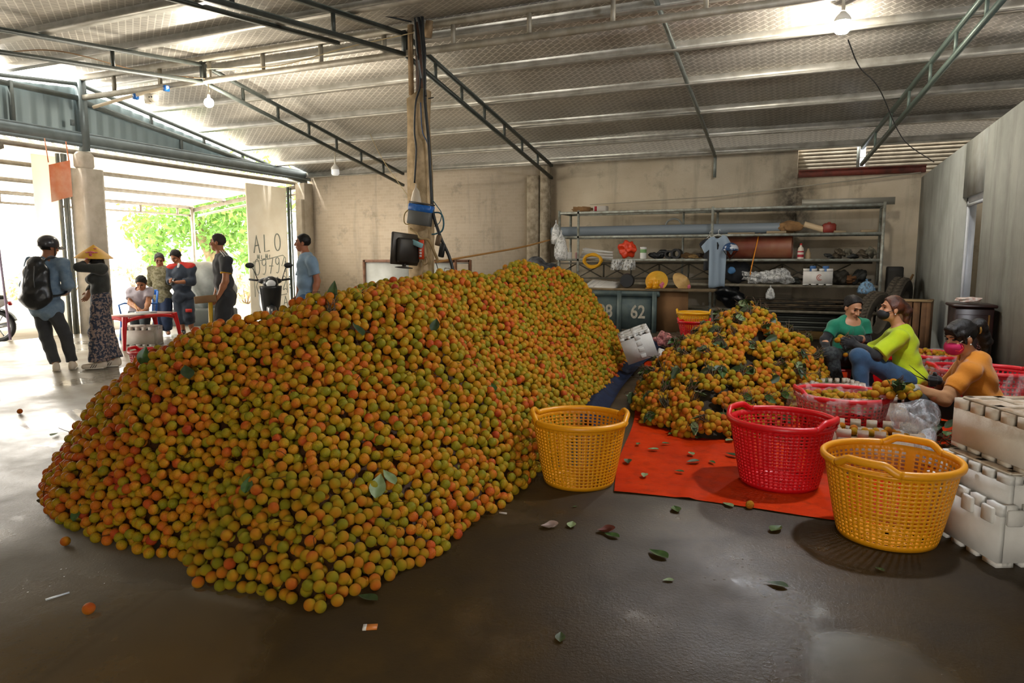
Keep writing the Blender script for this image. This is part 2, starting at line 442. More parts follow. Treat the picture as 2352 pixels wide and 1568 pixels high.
# mould streak where the wall steps down
ds = t.n('ShaderNodeVectorMath', operation='DISTANCE'); sm = t.n('ShaderNodeMapping'); sm.inputs['Scale'].default_value = (1, 0, .5); t.l(co, sm.inputs[0]); t.l(sm.outputs[0], ds.inputs[0]); ds.inputs[1].default_value = (-.42, 0, 1.2)
ms = t.n('ShaderNodeMapRange', interpolation_type='SMOOTHSTEP'); ms.inputs[1].default_value = .65; ms.inputs[2].default_value = .05; t.l(ds.outputs['Value'], ms.inputs[0])
a = t.mix(t.math('MULTIPLY', ms.outputs[0], t.ramp(t.noise(co, 6, 5, .7), [(.3, 0.1), (.6, .95)])), a, '#37322a')
t.l(a, t.b.inputs['Base Color']); t.b.inputs['Roughness'].default_value = .9; t.bump(t.noise(co, 25, 5, .7), .3, .01)
M_BACK = t.m
m = MB(); m.box(((XL - 5.72) / 2, YB + .1, 1.8), (-5.72 - XL + .4, .2, 3.6)); m.box(((-5.72 - .4) / 2, YB + .12, 1.78), (5.32, .2, 3.56)); m.box(((-.4 + XE) / 2, YB + .14, 1.48), (XE + .4, .2, 2.96))
struct(m.build('wall_back', M_BACK, recenter=False), 'plastered back wall, thin brick courses at left and mould stains at right', 'wall')
m = MB(); m.box((-5.9, YB - .08, 1.62), (.28, .2, 3.24), b=.015); m.box((-5.62, YB - .08, 1.72), (.2, .24, 3.44), b=.03)
o = struct(m.build('pillar', mat('rough_pillar', '#a69a86', .95, col2='#7b6f5c', vscale=9, bump=.8, bscale=12), recenter=False), 'rough concrete pilaster standing against the back wall', 'pillar')
m = MB()
m.box((2.8, YB + .25, 3.3), (6.5, .02, .8))
for i in range(8): m.box((2.8, YB + .22, 3.0 + i * .07), (6.5, .03, .066), b=.012)
struct(m.build('trim_1', mat('ribbed_panel', '#8a8272', .5, .2, col2='#6d6455', vscale=4), recenter=False), 'ribbed tin infill above the low part of the back wall', 'infill panel')
m = MB(); m.box((.7, YB - .02, 3.02), (2.15, .12, .13)); m.box((.7, YB - .06, 3.07), (2.15, .2, .02))
struct(m.build('trim_2', mat('red_oxide', '#6a2a1c', .7, col2='#4a2318', vscale=8), recenter=False), 'rusty red steel beam along the low part of the back wall', 'beam')
m = MB(); m.bar((.66, YB + .17, 3.08), (.66, YB + .17, 3.55), .05, .05, up=(0, 1, 0))
struct(m.build('trim_3', M_STEEL, recenter=False), 'short steel post standing on the rusty red beam', 'post')
m = MB()
for z0, z1 in ((3.14, 3.29), (3.31, 3.5)): m.box((.74, YB + .19, (z0 + z1) / 2), (.09, .02, z1 - z0))
struct(m.build('window_1', mat('daylight_gap', '#ffffff', .6, emit='#eef4ff', estr=3.0), recenter=False), 'narrow bright daylight slit beside the post on the red beam', 'daylight slit')
m = MB(); m.box((-2.95, YB - .02, ZE + .03), (5.1, .1, .06)); 
struct(m.build('trim_4', mat('dark_mottle', '#3b372c', .95, col2='#7a7260', vscale=16), recenter=False), 'dark mottled line where the roof meets the back wall', 'mould line')  # dark mottled strip along the top edge of the wall

# right wall with a doorway
M_RW = mat('grey_plaster', '#878577', .92, col2='#6d6a5d', vscale=1.6, bump=.3, bscale=20, stops=(.3, .7))
t = NT('grey_render'); co = t.coord()
a = t.ramp(t.noise(co, 1.1, 6, .6), [(.3, '#84867f'), (.55, '#9a9c95'), (.75, '#abada5')])
sc = t.n('ShaderNodeMapping'); sc.inputs['Scale'].default_value = (2.2, 2.2, .3); t.l(co, sc.inputs[0])
a = t.mix(t.ramp(t.noise(sc.outputs[0], 1.6, 6, .65), [(.5, 0.0), (.75, .6)]), a, '#5c5d52')
ds = t.n('ShaderNodeVectorMath', operation='DISTANCE'); sm = t.n('ShaderNodeMapping'); sm.inputs['Scale'].default_value = (0, 1, 1); t.l(co, sm.inputs[0]); t.l(sm.outputs[0], ds.inputs[0]); ds.inputs[1].default_value = (0, 10.1, 2.35)
ms = t.n('ShaderNodeMapRange', interpolation_type='SMOOTHSTEP'); ms.inputs[1].default_value = 1.0; ms.inputs[2].default_value = .3; t.l(ds.outputs['Value'], ms.inputs[0])
a = t.mix(t.math('MULTIPLY', ms.outputs[0], t.ramp(t.noise(co, 4, 4), [(.35, .05), (.65, .45)])), a, '#5a5140')
t.l(a, t.b.inputs['Base Color']); t.b.inputs['Roughness'].default_value = .92; t.bump(t.noise(co, 30, 5, .7), .35, .008); M_RW = t.m
DY0, DY1, DZ = 9.49, 10.72, 2.17
m = MB(); TW = .16
m.box((XR + TW / 2, (YF + DY0) / 2, 1.43), (TW, DY0 - YF, 2.87)); m.box((XR + TW / 2, (DY1 + YB) / 2, 1.43), (TW, YB - DY1, 2.87)); m.box((XR + TW / 2, (DY0 + DY1) / 2, (DZ + 2.865) / 2), (TW, DY1 - DY0, 2.865 - DZ))
struct(m.build('wall_right', M_RW, recenter=False), 'grey cement-rendered partition wall with a doorway', 'wall')
m = MB()
m.box((XR + .1, DY1 - .035, DZ / 2), (.1, .07, DZ)); m.box((XR + .1, DY0 + .02, DZ / 2), (.1, .04, DZ)); m.box((XR + .1, (DY0 + DY1) / 2, DZ - .035), (.1, DY1 - DY0, .07)); m.box((XR + .055, DY1 - .1, DZ / 2), (.03, .035, DZ - .1)); m.box((XR + .055, (DY0 + DY1) / 2, DZ - .1), (.03, DY1 - DY0 - .1, .035))
struct(m.build('door_1', mat('white_upvc', '#b9bcc0', .35, col2='#a5a8ac', vscale=3), recenter=False), 'white door frame set into the right wall', 'door frame')
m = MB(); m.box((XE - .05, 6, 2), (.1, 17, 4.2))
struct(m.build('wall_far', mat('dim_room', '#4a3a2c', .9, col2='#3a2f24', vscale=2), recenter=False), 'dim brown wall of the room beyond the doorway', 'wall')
# left gable, tie beam, canopy
t = NT('blue_ribbed_tin'); t.b.inputs['Base Color'].default_value = lin('#8b9b9e'); t.b.inputs['Roughness'].default_value = .5; t.b.inputs['Metallic'].default_value = .2; M_TIN = t.m
def ribbed(y0, y1, zb, topf, x, step=.24, name='wall_left'):
    m = MB(); ys = np.arange(y0, y1, step / 4); V = []; prof = [0, .03, .03, 0]
    for i, y in enumerate(ys):
        V.append((x + prof[i % 4], y, zb)); V.append((x + prof[i % 4], y, max(zb + .01, topf(y))))
    i = np.arange(len(ys) - 1) * 2
    m.add(V, [np.stack([i, i + 2, i + 3, i + 1], 1)]); return m
m = ribbed(YF, YB - .2, 3.5, lambda y: roofz(y) - .17, XL - .12)
struct(m.build('wall_left', M_TIN, recenter=False), 'blue-grey ribbed tin gable above the wide opening', 'gable')
m = MB(); m.bar((XL, YF, 3.53), (XL, YB, 3.53), .12, .17, up=(0, 0, 1)); m.bar((XL + .02, YF, 3.63), (XL + .02, YB, 3.63), .06, .04); m.bar((XL + .02, YF, 3.42), (XL + .02, YB, 3.42), .08, .05)
struct(m.build('trim_5', M_BLUEST, recenter=False), 'blue-grey steel tie beam over the wide left opening', 'beam')
m = MB()
for y0, y1, s0 in ((YF, YR, -.12), (YR, YB - .1, -.12)):
    m.bar((XL, y0, roofz(y0) + s0), (XL, y1, roofz(y1) + s0), .06, .06)
m.bar((XL, YR, 4.2), (XL, YB - .1, 3.34), .07, .09); m.bar((XL, YR, 4.25), (XL, YF, 4.2), .07, .08)
for y in (10.2, 11.5, 12.6, 13.7): m.bar((XL, y, roofz(y) - .12), (XL, y, 4.2 - (y - YR) * .14), .05, .05, up=(0, 1, 0))
m.bar((XL, 10.9, 3.6), (XL, 10.9, 3.95), .05, .05, up=(0, 1, 0)); m.bar((XL, 7.55, 3.6), (XL, 7.55, 4.3), .08, .05, up=(0, 1, 0))
struct(m.build('trim_6', mat('grey_gable_steel', '#77807f', .5, .3, col2='#636b69', vscale=5), recenter=False), 'grey steel gable truss framing the ribbed tin', 'gable truss')
m = MB(); m.box((XL + .02, 8.75, 3.95), (.13, .13, 1.25)); m.box((XL + .1, 8.5, 3.78), (.04, .06, .1))
struct(m.build('trim_7', M_BLUEST, recenter=False), 'grey steel post rising from the left concrete pillar to the ridge', 'post')
m = MB(); m.prism([(XL - .18, 8.56, 0), (XL + .16, 8.56, 0), (XL + .2, 8.62, 0), (XL + .2, 8.92, 0), (XL + .16, 8.98, 0), (XL - .18, 8.98, 0)], (0, 0, 3.0))
m.box((XL, 8.73, 3.15), (.26, .3, .32), b=.06)
struct(m.build('pillar', mat('pale_concrete', '#bdb5a8', .85, col2='#a89f90', vscale=5, bump=.25, bscale=30), recenter=False), 'pale concrete pillar in the middle of the left opening', 'pillar')
m = MB(); m.box((XL - .02, 14.72, 1.66), (.3, .34, 3.32), b=.01); m.box((XL + .02, 14.5, 1.45), (.2, .14, 2.9), b=.01)
struct(m.build('pillar', mat('cream_concrete', '#c9bfae', .85, col2='#b3a792', vscale=4, bump=.2), recenter=False), 'cream concrete corner pillar at the end of the left opening', 'pillar')
m = MB(); m.box((XL - .1, .6, 1.7), (.2, 6.2, 3.4))
struct(m.build('wall_left', M_BACK, recenter=False), 'plain wall before the left opening', 'wall')
m = MB(); m.box((-6.2, YF, 1.75), (12.4, .15, 3.5)); m.box((4.5, YF, 1.75), (3.2, .15, 3.5)); m.box((1.45, YF, 2.95), (2.95, .15, 1.1))
struct(m.build('wall_front', M_BACK, recenter=False), 'plastered wall with a doorway behind the viewpoint', 'wall')
# canopy outside
cz = lambda x: 3.33 + (x - (XL - .1)) * .135
xs = (XL - .1, -16.3)
m = MB(); ys = np.arange(1.0, 14.75, .05)
V = []
for y in ys:
    zz = .03 * math.sin(y * 2 * PI / .2)
    for x in xs: V.append((x, y, cz(x) + .06 + zz))
i = np.arange(len(ys) - 1) * 2
m.add(V, [np.stack([i, i + 1, i + 3, i + 2], 1)])
M_CAN = mat('canopy_sheet', '#cfc6b8', .55, .1, col2='#bdb2a2', vscale=3)
struct(m.build('roof', M_CAN, recenter=False, smooth=True), 'corrugated canopy sheet roof outside the left opening', 'canopy')
m = MB()
for x in (XL - .2, -13.75, -15.05, -16.25): m.bar((x, 1, cz(x) - .0), (x, 14.7, cz(x) - .0), .06, .08)
for y in (14.65,): m.bar((XL - .1, y, cz(XL - .1) - .08), (-16.3, y, cz(-16.3) - .08), .06, .1); m.bar((XL - .1, y + .25, cz(XL - .1) - .2), (-16.3, y + .25, cz(-16.3) - .2), .05, .06)
for y in (7.4, 3.4): m.bar((XL - .1, y, cz(XL - .1) - .08), (-16.3, y, cz(-16.3) - .08), .06, .1)
m.bar((-16.25, 1, cz(-16.25) - .22), (-16.25, 14.7, cz(-16.25) - .22), .04, .05)
for k in range(12): m.bar((-16.25, 1.5 + k * 1.15, cz(-16.25)), (-16.25, 1.5 + k * 1.15, cz(-16.25) - .22), .05, .05, up=(0, 1, 0))
struct(m.build('trim_8', mat('canopy_steel', '#8e8a80', .55, .2, col2='#7a7265', vscale=8), recenter=False), 'steel battens and edge beams carrying the canopy sheets', 'battens')
m = MB(); m.bar((-16.2, 14.6, -.05), (-16.2, 14.6, cz(-16.2)), .08, .08, up=(0, 1, 0))
struct(m.build('trim_9', MATS['canopy_steel'], recenter=False), 'slender steel post at the far corner of the canopy', 'post')
# sliding door leaves
def translucent(m, col, f):
    nt = m.node_tree; b = nt.nodes['Principled BSDF']; tr = nt.nodes.new('ShaderNodeBsdfTranslucent'); tr.inputs[0].default_value = lin(col); mx = nt.nodes.new('ShaderNodeMixShader'); mx.inputs[0].default_value = f
    nt.links.new(b.outputs[0], mx.inputs[1]); nt.links.new(tr.outputs[0], mx.inputs[2]); nt.links.new(mx.outputs[0], nt.nodes['Material Output'].inputs[0]); return m
M_LEAF = translucent(mat('white_door_leaf', '#e2ddd2', .5, col2='#d2c8b6', vscale=2.5), '#f0ece2', .35)
translucent(M_CAN, '#e8dcc8', .16)
m = MB(); m.box((XL - .28, 13.63, 1.58), (.04, 1.36, 3.2)); 
DOOR2 = struct(m.build('door_2', M_LEAF, recenter=False), 'white sliding door leaf with hand-painted writing, beside the corner pillar', 'door')
m = MB(); m.box((XL - .24, 14.36, 1.6), (.05, .06, 3.2)); m.box((XL - .24, 14.46, 1.6), (.02, .04, 3.2))
struct(m.build('trim_10', mat('dark_green_frame', '#45524c', .5), recenter=False), 'dark vertical edge rail of the painted sliding door', 'rail')
m = MB(); m.box((XL - .3, 8.2, 1.6), (.04, .42, 3.2))
struct(m.build('door_3', translucent(mat('pale_door_leaf', '#f6f2ea', .5, col2='#ece2d4', vscale=2), '#fffaf0', .7), recenter=False), 'pale sliding door leaf just left of the concrete pillar', 'door')
m = MB()
for dx, y, w in ((.0, 8.42, .05), (.06, 8.47, .04), (.03, 8.53, .05)): m.box((XL - .26 + dx, y, 1.63), (.05, w, 3.26))
struct(m.build('trim_11', mat('door_rail', '#6f7674', .45, .3, col2='#8b8f8a', vscale=5), recenter=False), 'grey folded door rail running up beside the left pillar', 'rail')

# handwriting on the sliding door (strokes lie on the leaf): text coordinates are (along Y, up Z)
STK = {'A': [[(0, 0), (.28, 1), (.6, 0)], [(.1, .4), (.5, .45)]], 'L': [[(0, 1), (0, 0), (.5, .06)]], 'O': [[(.3 + .3 * math.cos(a), .5 + .5 * math.sin(a)) for a in np.linspace(0, 2 * PI, 18)]],
       '0': [[(.28 + .28 * math.cos(a), .5 + .5 * math.sin(a)) for a in np.linspace(0, 2 * PI, 18)]], '9': [[(.5, .75), (.3, .55), (.08, .68), (.12, .95), (.4, 1), (.5, .8), (.46, .3), (.3, 0), (.12, .02)]],
       '7': [[(0, .95), (.55, 1), (.2, 0)], [(.1, .5), (.55, .5)]], '4': [[(.35, 1), (.02, .42), (.55, .45)], [(.45, .75), (.42, 0)]], '1': [[(0, .7), (.25, 1), (.25, 0)]],
       '2': [[(.03, .75), (.2, 1), (.45, .85), (.35, .5), (.1, .12), (.15, .02), (.35, .1), (.55, .02)]], '8': [[(.45, .85), (.25, 1), (.08, .8), (.25, .55), (.5, .3), (.3, 0), (.05, .2), (.25, .52), (.45, .85)]],
       'S': [[(.45, .9), (.2, 1), (.05, .78), (.4, .4), (.3, .05), (0, .1)]], '6': [[(.5, 1), (.15, .6), (.05, .2), (.3, 0), (.5, .2), (.35, .45), (.1, .35)]], '.': [[(.1, 0), (.14, .04)]], 'm': [[(0, 0), (.05, 1), (.3, .2), (.5, 1), (.6, 0)]], 'i': [[(0, 0), (.05, .8)]], '(': [[(.4, 1), (.1, .5), (.35, 0)]]}
M_INK = mat('faded_marker', '#a3aca6', .7)
def writing(txt, y, z, h, w, gap, r=.011, slope=0.0, fn='lettering'):
    m = MB(); yy = y
    for ch in txt:
        if ch != ' ':
            for s in STK[ch]:
                P = catmull([(XL - .255, yy + a * w, z + b * h + slope * (yy - y)) for a, b in s], 4) if len(s) > 3 else [(XL - .255, yy + a * w, z + b * h + slope * (yy - y)) for a, b in s]
                m.tube(P, r, 5, flat=1)
        yy += gap
    return m
w1 = [writing('ALO', 13.1, 1.52, .42, .33, .36, .015, .09), writing('mimi', 13.2, 1.36, .12, .12, .14, .008, .05), writing('09794', 13.1, .98, .38, .3, .235, .011, .06), writing('(6.128', 13.1, .52, .36, .3, .235, .011, .06), writing('SA', 13.75, .1, .3, .3, .3, .011, .06)]
m = MB()
for w in w1:
    V, P, _ = w.data(); m.add(V, P)
m.tube([(XL - .255, y, z) for y, z in ((13.08, .45), (13.06, 1.3), (13.5, 1.36), (14.1, 1.47), (14.2, 1.4), (14.22, .5))], .01, 5)
m.tube([(XL - .255, y, z) for y, z in ((13.4, .4), (14.2, .47))], .01, 5)
m.build('lettering', M_INK, DOOR2)
# ------------------------------------------------------------------ LIGHT
w = bpy.data.worlds.new('world'); SC.world = w; w.use_nodes = True
w.node_tree.nodes['Background'].inputs[0].default_value = (1.0, .95, .865, 1); w.node_tree.nodes['Background'].inputs[1].default_value = WORLD_STR
def area(name, loc, direction, sx, sy, energy=0, portal=False, color=(1, 1, 1)):
    l = bpy.data.lights.new(name, 'AREA'); l.shape = 'RECTANGLE'; l.size = sx; l.size_y = sy; l.energy = energy; l.color = color
    o = bpy.data.objects.new(name, l); COL.objects.link(o); o.location = loc
    o.rotation_euler = Vector(direction).to_track_quat('-Z', 'Y').to_euler()
    if portal: l.cycles.is_portal = True
    return o
area('portal', (XL - .6, 9.2, 1.65), (1, 0, 0), 11.0, 3.3, portal=True)
area('portal', (1.45, YF - .12, 1.2), (0, 1, 0), 2.9, 2.4, portal=True)
sun = bpy.data.lights.new('sun', 'SUN'); sun.energy = 7.0; sun.angle = .1; sun.color = (1, .96, .88)
so = bpy.data.objects.new('sun', sun); COL.objects.link(so); so.rotation_euler = Vector((.45, .15, -1.0)).to_track_quat('-Z', 'Y').to_euler()
def bulb(px, py, Y, drop, label, on=300.0, size=.055, long=1.0, c=None):
    c = ony(px, py, Y) if c is None else np.array(c); top = roofz(Y) if Y != YR else ZR - .4
    t = thing('light_bulb', label, 'light bulb', c, group=None)
    m = MB(); m.tube([(0, 0, top - c[2]), (.01, .01, (top - c[2]) * .6), (0, 0, size * 1.6 * long)], .006, 6); m.build('cord', mat('cord_pale', '#b9a987', .7), t)
    m = MB(); m.lathe([(0, size * 2.4 * long), (.016, size * 2.3 * long), (.022, size * 1.3 * long), (.024, size * .9 * long)], 14); m.build('socket', mat('socket', '#cfcabd', .5), t, smooth=True)
    m = MB()
    if long > 1:
        m.lathe([(0, -size * 1.2), (size * .7, -size * 1.15), (size, -size * .8), (size, size * .3), (0, size * .32)], 20)
        q = MB(); q.lathe([(0, size * .33), (size * 1.06, size * .28), (size * 1.04, size * .6), (size * .8, size * 1.0), (.024, size * 1.6)], 20); q.build('uplight_cap', mat('white_cap', '#d8d6cf', .5), t, smooth=True, auto=.8)  # wide cap shaped to keep the bulb's light off the ceiling
    else: m.lathe([(size * math.sin(a), -size * math.cos(a)) for a in np.linspace(0, 2.7, 12)], 20)
    m.build('glass', mat('lit_bulb_%d' % on, '#ffffff', .4, emit='#fff6e6' if on < 900 else '#f4f8ff', estr=on) if on else mat('glowing_unlit_bulb', '#e9e9e6', .3, emit='#ffffff', estr=.25), t, smooth=True)  # the bulb that is off still gets a faint added glow
bulb(480, 236, YR, .3, 'lit round bulb hanging from the ridge beam at the left', 500.0, .075)
bulb(1935, 55, 9.7, .2, 'bright lit capsule bulb hanging above the seated women', BULB, .092, 1.5)
bulb(0, 0, 5.2, 0, 'second bright capsule bulb hanging over the near baskets', 950.0, .085, 1.5, (1.0, 5.2, 3.75))
bulb(770, 392, 13.2, .9, 'unlit white bulb, faint glow added, on a long cord before the back wall', 0, .09, 1.5)

# ------------------------------------------------------------------ LYCHEES
def heap_fn(base, crest, pw=.8, lump=.06, seed=0):
    B = np.asarray(base, float); Cr = np.asarray(crest, float)
    def h(P):
        P = np.asarray(P, float); n = len(P)
        x, y = P[:, 0], P[:, 1]
        db = np.full(n, 1e9); ins = np.zeros(n, bool)
        for i in range(len(B)):
            a, b = B[i], B[(i + 1) % len(B)]; ab = b - a
            tt = np.clip(((P - a) @ ab) / (ab @ ab), 0, 1); d = np.linalg.norm(P - a - tt[:, None] * ab, axis=1); db = np.minimum(db, d)
            c = ((a[1] > y) != (b[1] > y)) & (x < (b[0] - a[0]) * (y - a[1]) / ((b[1] - a[1]) if b[1] != a[1] else 1e-9) + a[0]); ins ^= c
        wsum = np.zeros(n); hs = np.zeros(n); dc = np.full(n, 1e9)
        for i in range(len(Cr) - 1):
            a, b = Cr[i], Cr[i + 1]; ab = b[:2] - a[:2]
            for f in np.linspace(0, 1, 6):
                q = a + (b - a) * f; d = np.linalg.norm(P - q[:2], axis=1) + 1e-4
                wgt = 1 / (d + .12) ** 4; hs += wgt * q[2]; wsum += wgt
            tt = np.clip(((P - a[:2]) @ ab) / (ab @ ab), 0, 1); d = np.linalg.norm(P - a[:2] - tt[:, None] * ab, axis=1); dc = np.minimum(dc, d)
        hc = hs / wsum; dc = np.sqrt(dc ** 2 + .03) - .17
        tt = db / (db + np.maximum(dc, 0) + 1e-6)
        k = seed
        l = np.sin(3.1 * x + 1.7 * y + k) * np.sin(2.6 * y - 1.4 * x + 2 * k) + .6 * np.sin(6.3 * x - 2 * y + k) * np.sin(5.9 * y + 2.2 * x)
        z = hc * tt ** pw + lump * l * np.minimum(tt * 3, 1)
        return np.where(ins, np.maximum(z, 0), -.2)
    return h
BASE1 = [(-4.25, 2.62), (-3.7, 2.3), (-3.1, 2.2), (-2.62, 2.2), (-2.3, 2.04), (-2.05, 2.1), (-1.74, 2.1), (-1.66, 2.4), (-1.58, 2.75), (-1.58, 3.2), (-1.56, 3.7), (-1.62, 4.3), (-1.7, 5.2), (-1.88, 6.3), (-2.05, 7.6), (-2.28, 9.3), (-2.8, 10.0), (-4.2, 10.0), (-5.0, 9.0), (-5.0, 7.0), (-4.75, 5.0), (-4.6, 3.6), (-4.5, 3.0)]
CREST1 = [(-3.55, 3.05, .78), (-3.15, 3.25, 1.02), (-2.75, 3.45, 1.17), (-2.62, 3.9, 1.2), (-2.85, 4.9, 1.22), (-2.9, 5.7, 1.17), (-3.05, 6.6, 1.22), (-3.03, 7.5, 1.33), (-2.95, 8.5, 1.2)]
H1 = heap_fn(BASE1, CREST1, .78, .06, 1)
BASE2 = [(-1.42, 6.15), (-1.25, 5.75), (-.95, 5.42), (-.65, 5.3), (-.42, 5.55), (-.2, 6.1), (.02, 6.6), (.2, 7.3), (.15, 8.2), (-.3, 8.9), (-1.0, 8.8), (-1.5, 8.0), (-1.6, 7.0)]
CREST2 = [(-.95, 6.6, .62), (-.62, 7.05, .86), (-.55, 7.25, .9), (-.25, 7.5, .6)]
H2 = heap_fn(BASE2, CREST2, .75, .03, 4)

def grad(H, P, e=.03):
    P = np.asarray(P, float)
    gx = (H(P + (e, 0)) - H(P - (e, 0))) / (2 * e); gy = (H(P + (0, e)) - H(P - (0, e))) / (2 * e)
    N = np.stack([-gx, -gy, np.ones(len(P))], 1); return N / np.linalg.norm(N, axis=1)[:, None]
def depth(P): return (np.asarray(P) - EYEP) @ FW
def scatter(H, base, dfun, seed, ncand, layers=((0.0, 1.0),), cull=-.25):
    g = np.random.default_rng(seed); B = np.asarray(base); lo, hi = B.min(0), B.max(0)
    P2 = lo + g.random((ncand, 2)) * (hi - lo); z = H(P2); P2 = P2[z > .01]; z = z[z > .01]
    N = grad(H, P2); keep = g.random(len(P2)) < np.minimum(1, .45 / np.maximum(N[:, 2], .2)); P2, z, N = P2[keep], z[keep], N[keep]
    P = np.column_stack([P2, z]); view = EYEP - P; view /= np.linalg.norm(view, axis=1)[:, None]
    vis = (N * view).sum(1) > cull; P, N = P[vis], N[vis]
    D = dfun(depth(P)); out = []; cell = {}; cs = .065
    for li, (off, sep) in enumerate(layers):
        order = g.permutation(len(P))
        for i in order:
            d = D[i]; p = P[i] + N[i] * (off * d + (g.random() - .5) * .8 * d)
            if p[2] < d * .45: p[2] = d * .45
            k = tuple((p / cs).astype(int)); ok = True
            for a in (-1, 0, 1):
                for b in (-1, 0, 1):
                    for c in (-1, 0, 1):
                        for q, dq in cell.get((k[0] + a, k[1] + b, k[2] + c), ()):
                            if (q[0] - p[0]) ** 2 + (q[1] - p[1]) ** 2 + (q[2] - p[2]) ** 2 < (sep * .5 * (d + dq)) ** 2: ok = False; break
                        if not ok: break
                    if not ok: break
                if not ok: break
            if ok: cell.setdefault(k, []).append((p, d)); out.append((p, d, li, N[i]))
    return out
def rand_rots(n, g):
    q = g.normal(size=(n, 4)); q /= np.linalg.norm(q, axis=1)[:, None]; a, b, c, d = q.T
    return np.stack([1 - 2 * (c * c + d * d), 2 * (b * c - a * d), 2 * (b * d + a * c), 2 * (b * c + a * d), 1 - 2 * (b * b + d * d), 2 * (c * d - a * b), 2 * (b * d - a * c), 2 * (c * d + a * b), 1 - 2 * (b * b + c * c)], 1).reshape(n, 3, 3)
PAL = np.array([lin(c)[:3] for c in ('#7d7c12', '#97860f', '#b0860f', '#bd7a12', '#bf6414', '#b84c17', '#a03414')])
def palette(tv):
    tv = np.clip(tv, 0, .999) * (len(PAL) - 1); i = tv.astype(int); f = (tv - i)[..., None]
    return PAL[i] * (1 - f) + PAL[i + 1] * f
def fruit_cols(U, base_t, blush, ax):
    """U (v,3) unit verts in fruit frame -> (n,v,3)"""
    d = np.einsum('vk,nk->nv', U, ax)
    tv = base_t[:, None] + blush[:, None] * np.clip(d * .9, -1, 1)
    return palette(tv)
def fruit_shape(U):
    S = U.copy(); s = 1 - .10 * np.clip(S[:, 2], 0, 1) ** 2; S[:, 0] *= s; S[:, 1] *= s * 1.0; S[:, 2] *= 1.07; return S
t = NT('lychee_skin'); co = t.coord('Object'); att = t.n('ShaderNodeAttribute', attribute_name='Col')
oi = t.n('ShaderNodeObjectInfo'); add = t.n('ShaderNodeVectorMath', operation='ADD'); t.l(co, add.inputs[0]); t.l(oi.outputs['Location'], add.inputs[1])
v = t.n('ShaderNodeTexVoronoi', feature='F1'); v.inputs['Scale'].default_value = 230; t.l(add.outputs[0], v.inputs['Vector'])
dk = t.ramp(v.outputs['Distance'], [(.25, 0.0), (.75, 1.0)])
sp = t.ramp(t.noise(add.outputs[0], 300, 2), [(.60, 0.0), (.70, .55)])
c1 = t.mix(t.math('MULTIPLY', dk, .32), att.outputs['Color'], '#6b3a16')
t.l(t.mix(sp, c1, '#5c3214'), t.b.inputs['Base Color']); t.b.inputs['Roughness'].default_value = .6; t.b.inputs['Specular IOR Level'].default_value = .18
t.bump(t.math('MULTIPLY', v.outputs['Distance'], -1), .55, .0018); M_LY = t.m
def fruits_mesh(L, sub, g, red=lambda p: 0.0):
    U, F = ICO(sub); S = fruit_shape(U); n = len(L)
    P = np.array([a[0] for a in L]); D = np.array([a[1] for a in L]); R = rand_rots(n, g)
    V = np.einsum('nij,vj->nvi', R, S) * (D / 2)[:, None, None] + P[:, None]
    bt = np.clip(g.normal(.37, .20, n) + np.array([red(p) for p in P]), .04, .93)
    C = fruit_cols(U, bt, g.random(n) * .24 + .08, (lambda a: a / np.linalg.norm(a, axis=1)[:, None])(g.normal(size=(n, 3))))
    Fi = (F[None] + (np.arange(n) * len(U))[:, None, None]).reshape(-1, 3)
    return V.reshape(-1, 3), Fi, C.reshape(-1, 3)
# twelve lychee meshes shared by the single fruits
LY_ME = []
for i in range(12):
    U, F = ICO(3); bt = np.array([.10 + .056 * i]); C = fruit_cols(U, bt, np.array([.22]), np.array([nrm(RNG.normal(size=3))]))[0]
    me = fast_mesh('lychee', fruit_shape(U) * .5, [F], True, C); me.materials.append(M_LY); LY_ME.append(me)
LYN = [0]
def lychee(p, d, label, group, parent=None, name='lychee', t=None, g=RNG, cat='fruit'):
    me = LY_ME[int(np.clip(g.normal(4.8, 2.4) if t is None else t, 0, 11))]
    o = bpy.data.objects.new(name, me); COL.objects.link(o); o.location = tuple(p); o.scale = (d, d, d)
    o.rotation_euler = tuple(g.random(3) * 6.28)
    if parent is None: tag(o, label, cat, group)
    else: o.parent = parent
    return o
dsize = lambda k: .0488 + .0025 * np.clip(k - 2.6, 0, 6)
L1 = scatter(H1, BASE1, dsize, 3, N_CAND, ((0.22, .84), (-.55, .86)), -.22)
red1 = lambda p: .16 * max(0, min(1, (-3.0 - p[0]) / 1.0)) * (1 if p[1] < 4.5 else .2) - .02 * (p[1] > 5) + .07 * math.sin(2.3 * p[0] + 1.9 * p[1] * 1.3) * math.sin(3.1 * p[1] - p[0] + 2 * p[2])
P1 = np.array([a[0] for a in L1]); K1 = depth(P1)
top = np.array([a[2] == 0 for a in L1])
px = 1176 + FPX * ((P1 - EYEP) @ RT) / K1
idx = [i for i in np.argsort(K1 / np.array([a[1] for a in L1])) if top[i] and px[i] > 0]
NEAR = set(idx[:215])
g = np.random.default_rng(5)
far = [a for i, a in enumerate(L1) if i not in NEAR]
nearL = [a for a in far if depth(a[0]) < 6.3 and a[2] == 0]; farL = [a for a in far if not (depth(a[0]) < 6.3 and a[2] == 0)]
mb = MB()
for L, sub in ((nearL, 2), (farL, 1)):
    if L:
        V, F, C = fruits_mesh(L, sub, g, red1); mb.add(V, [F], C)
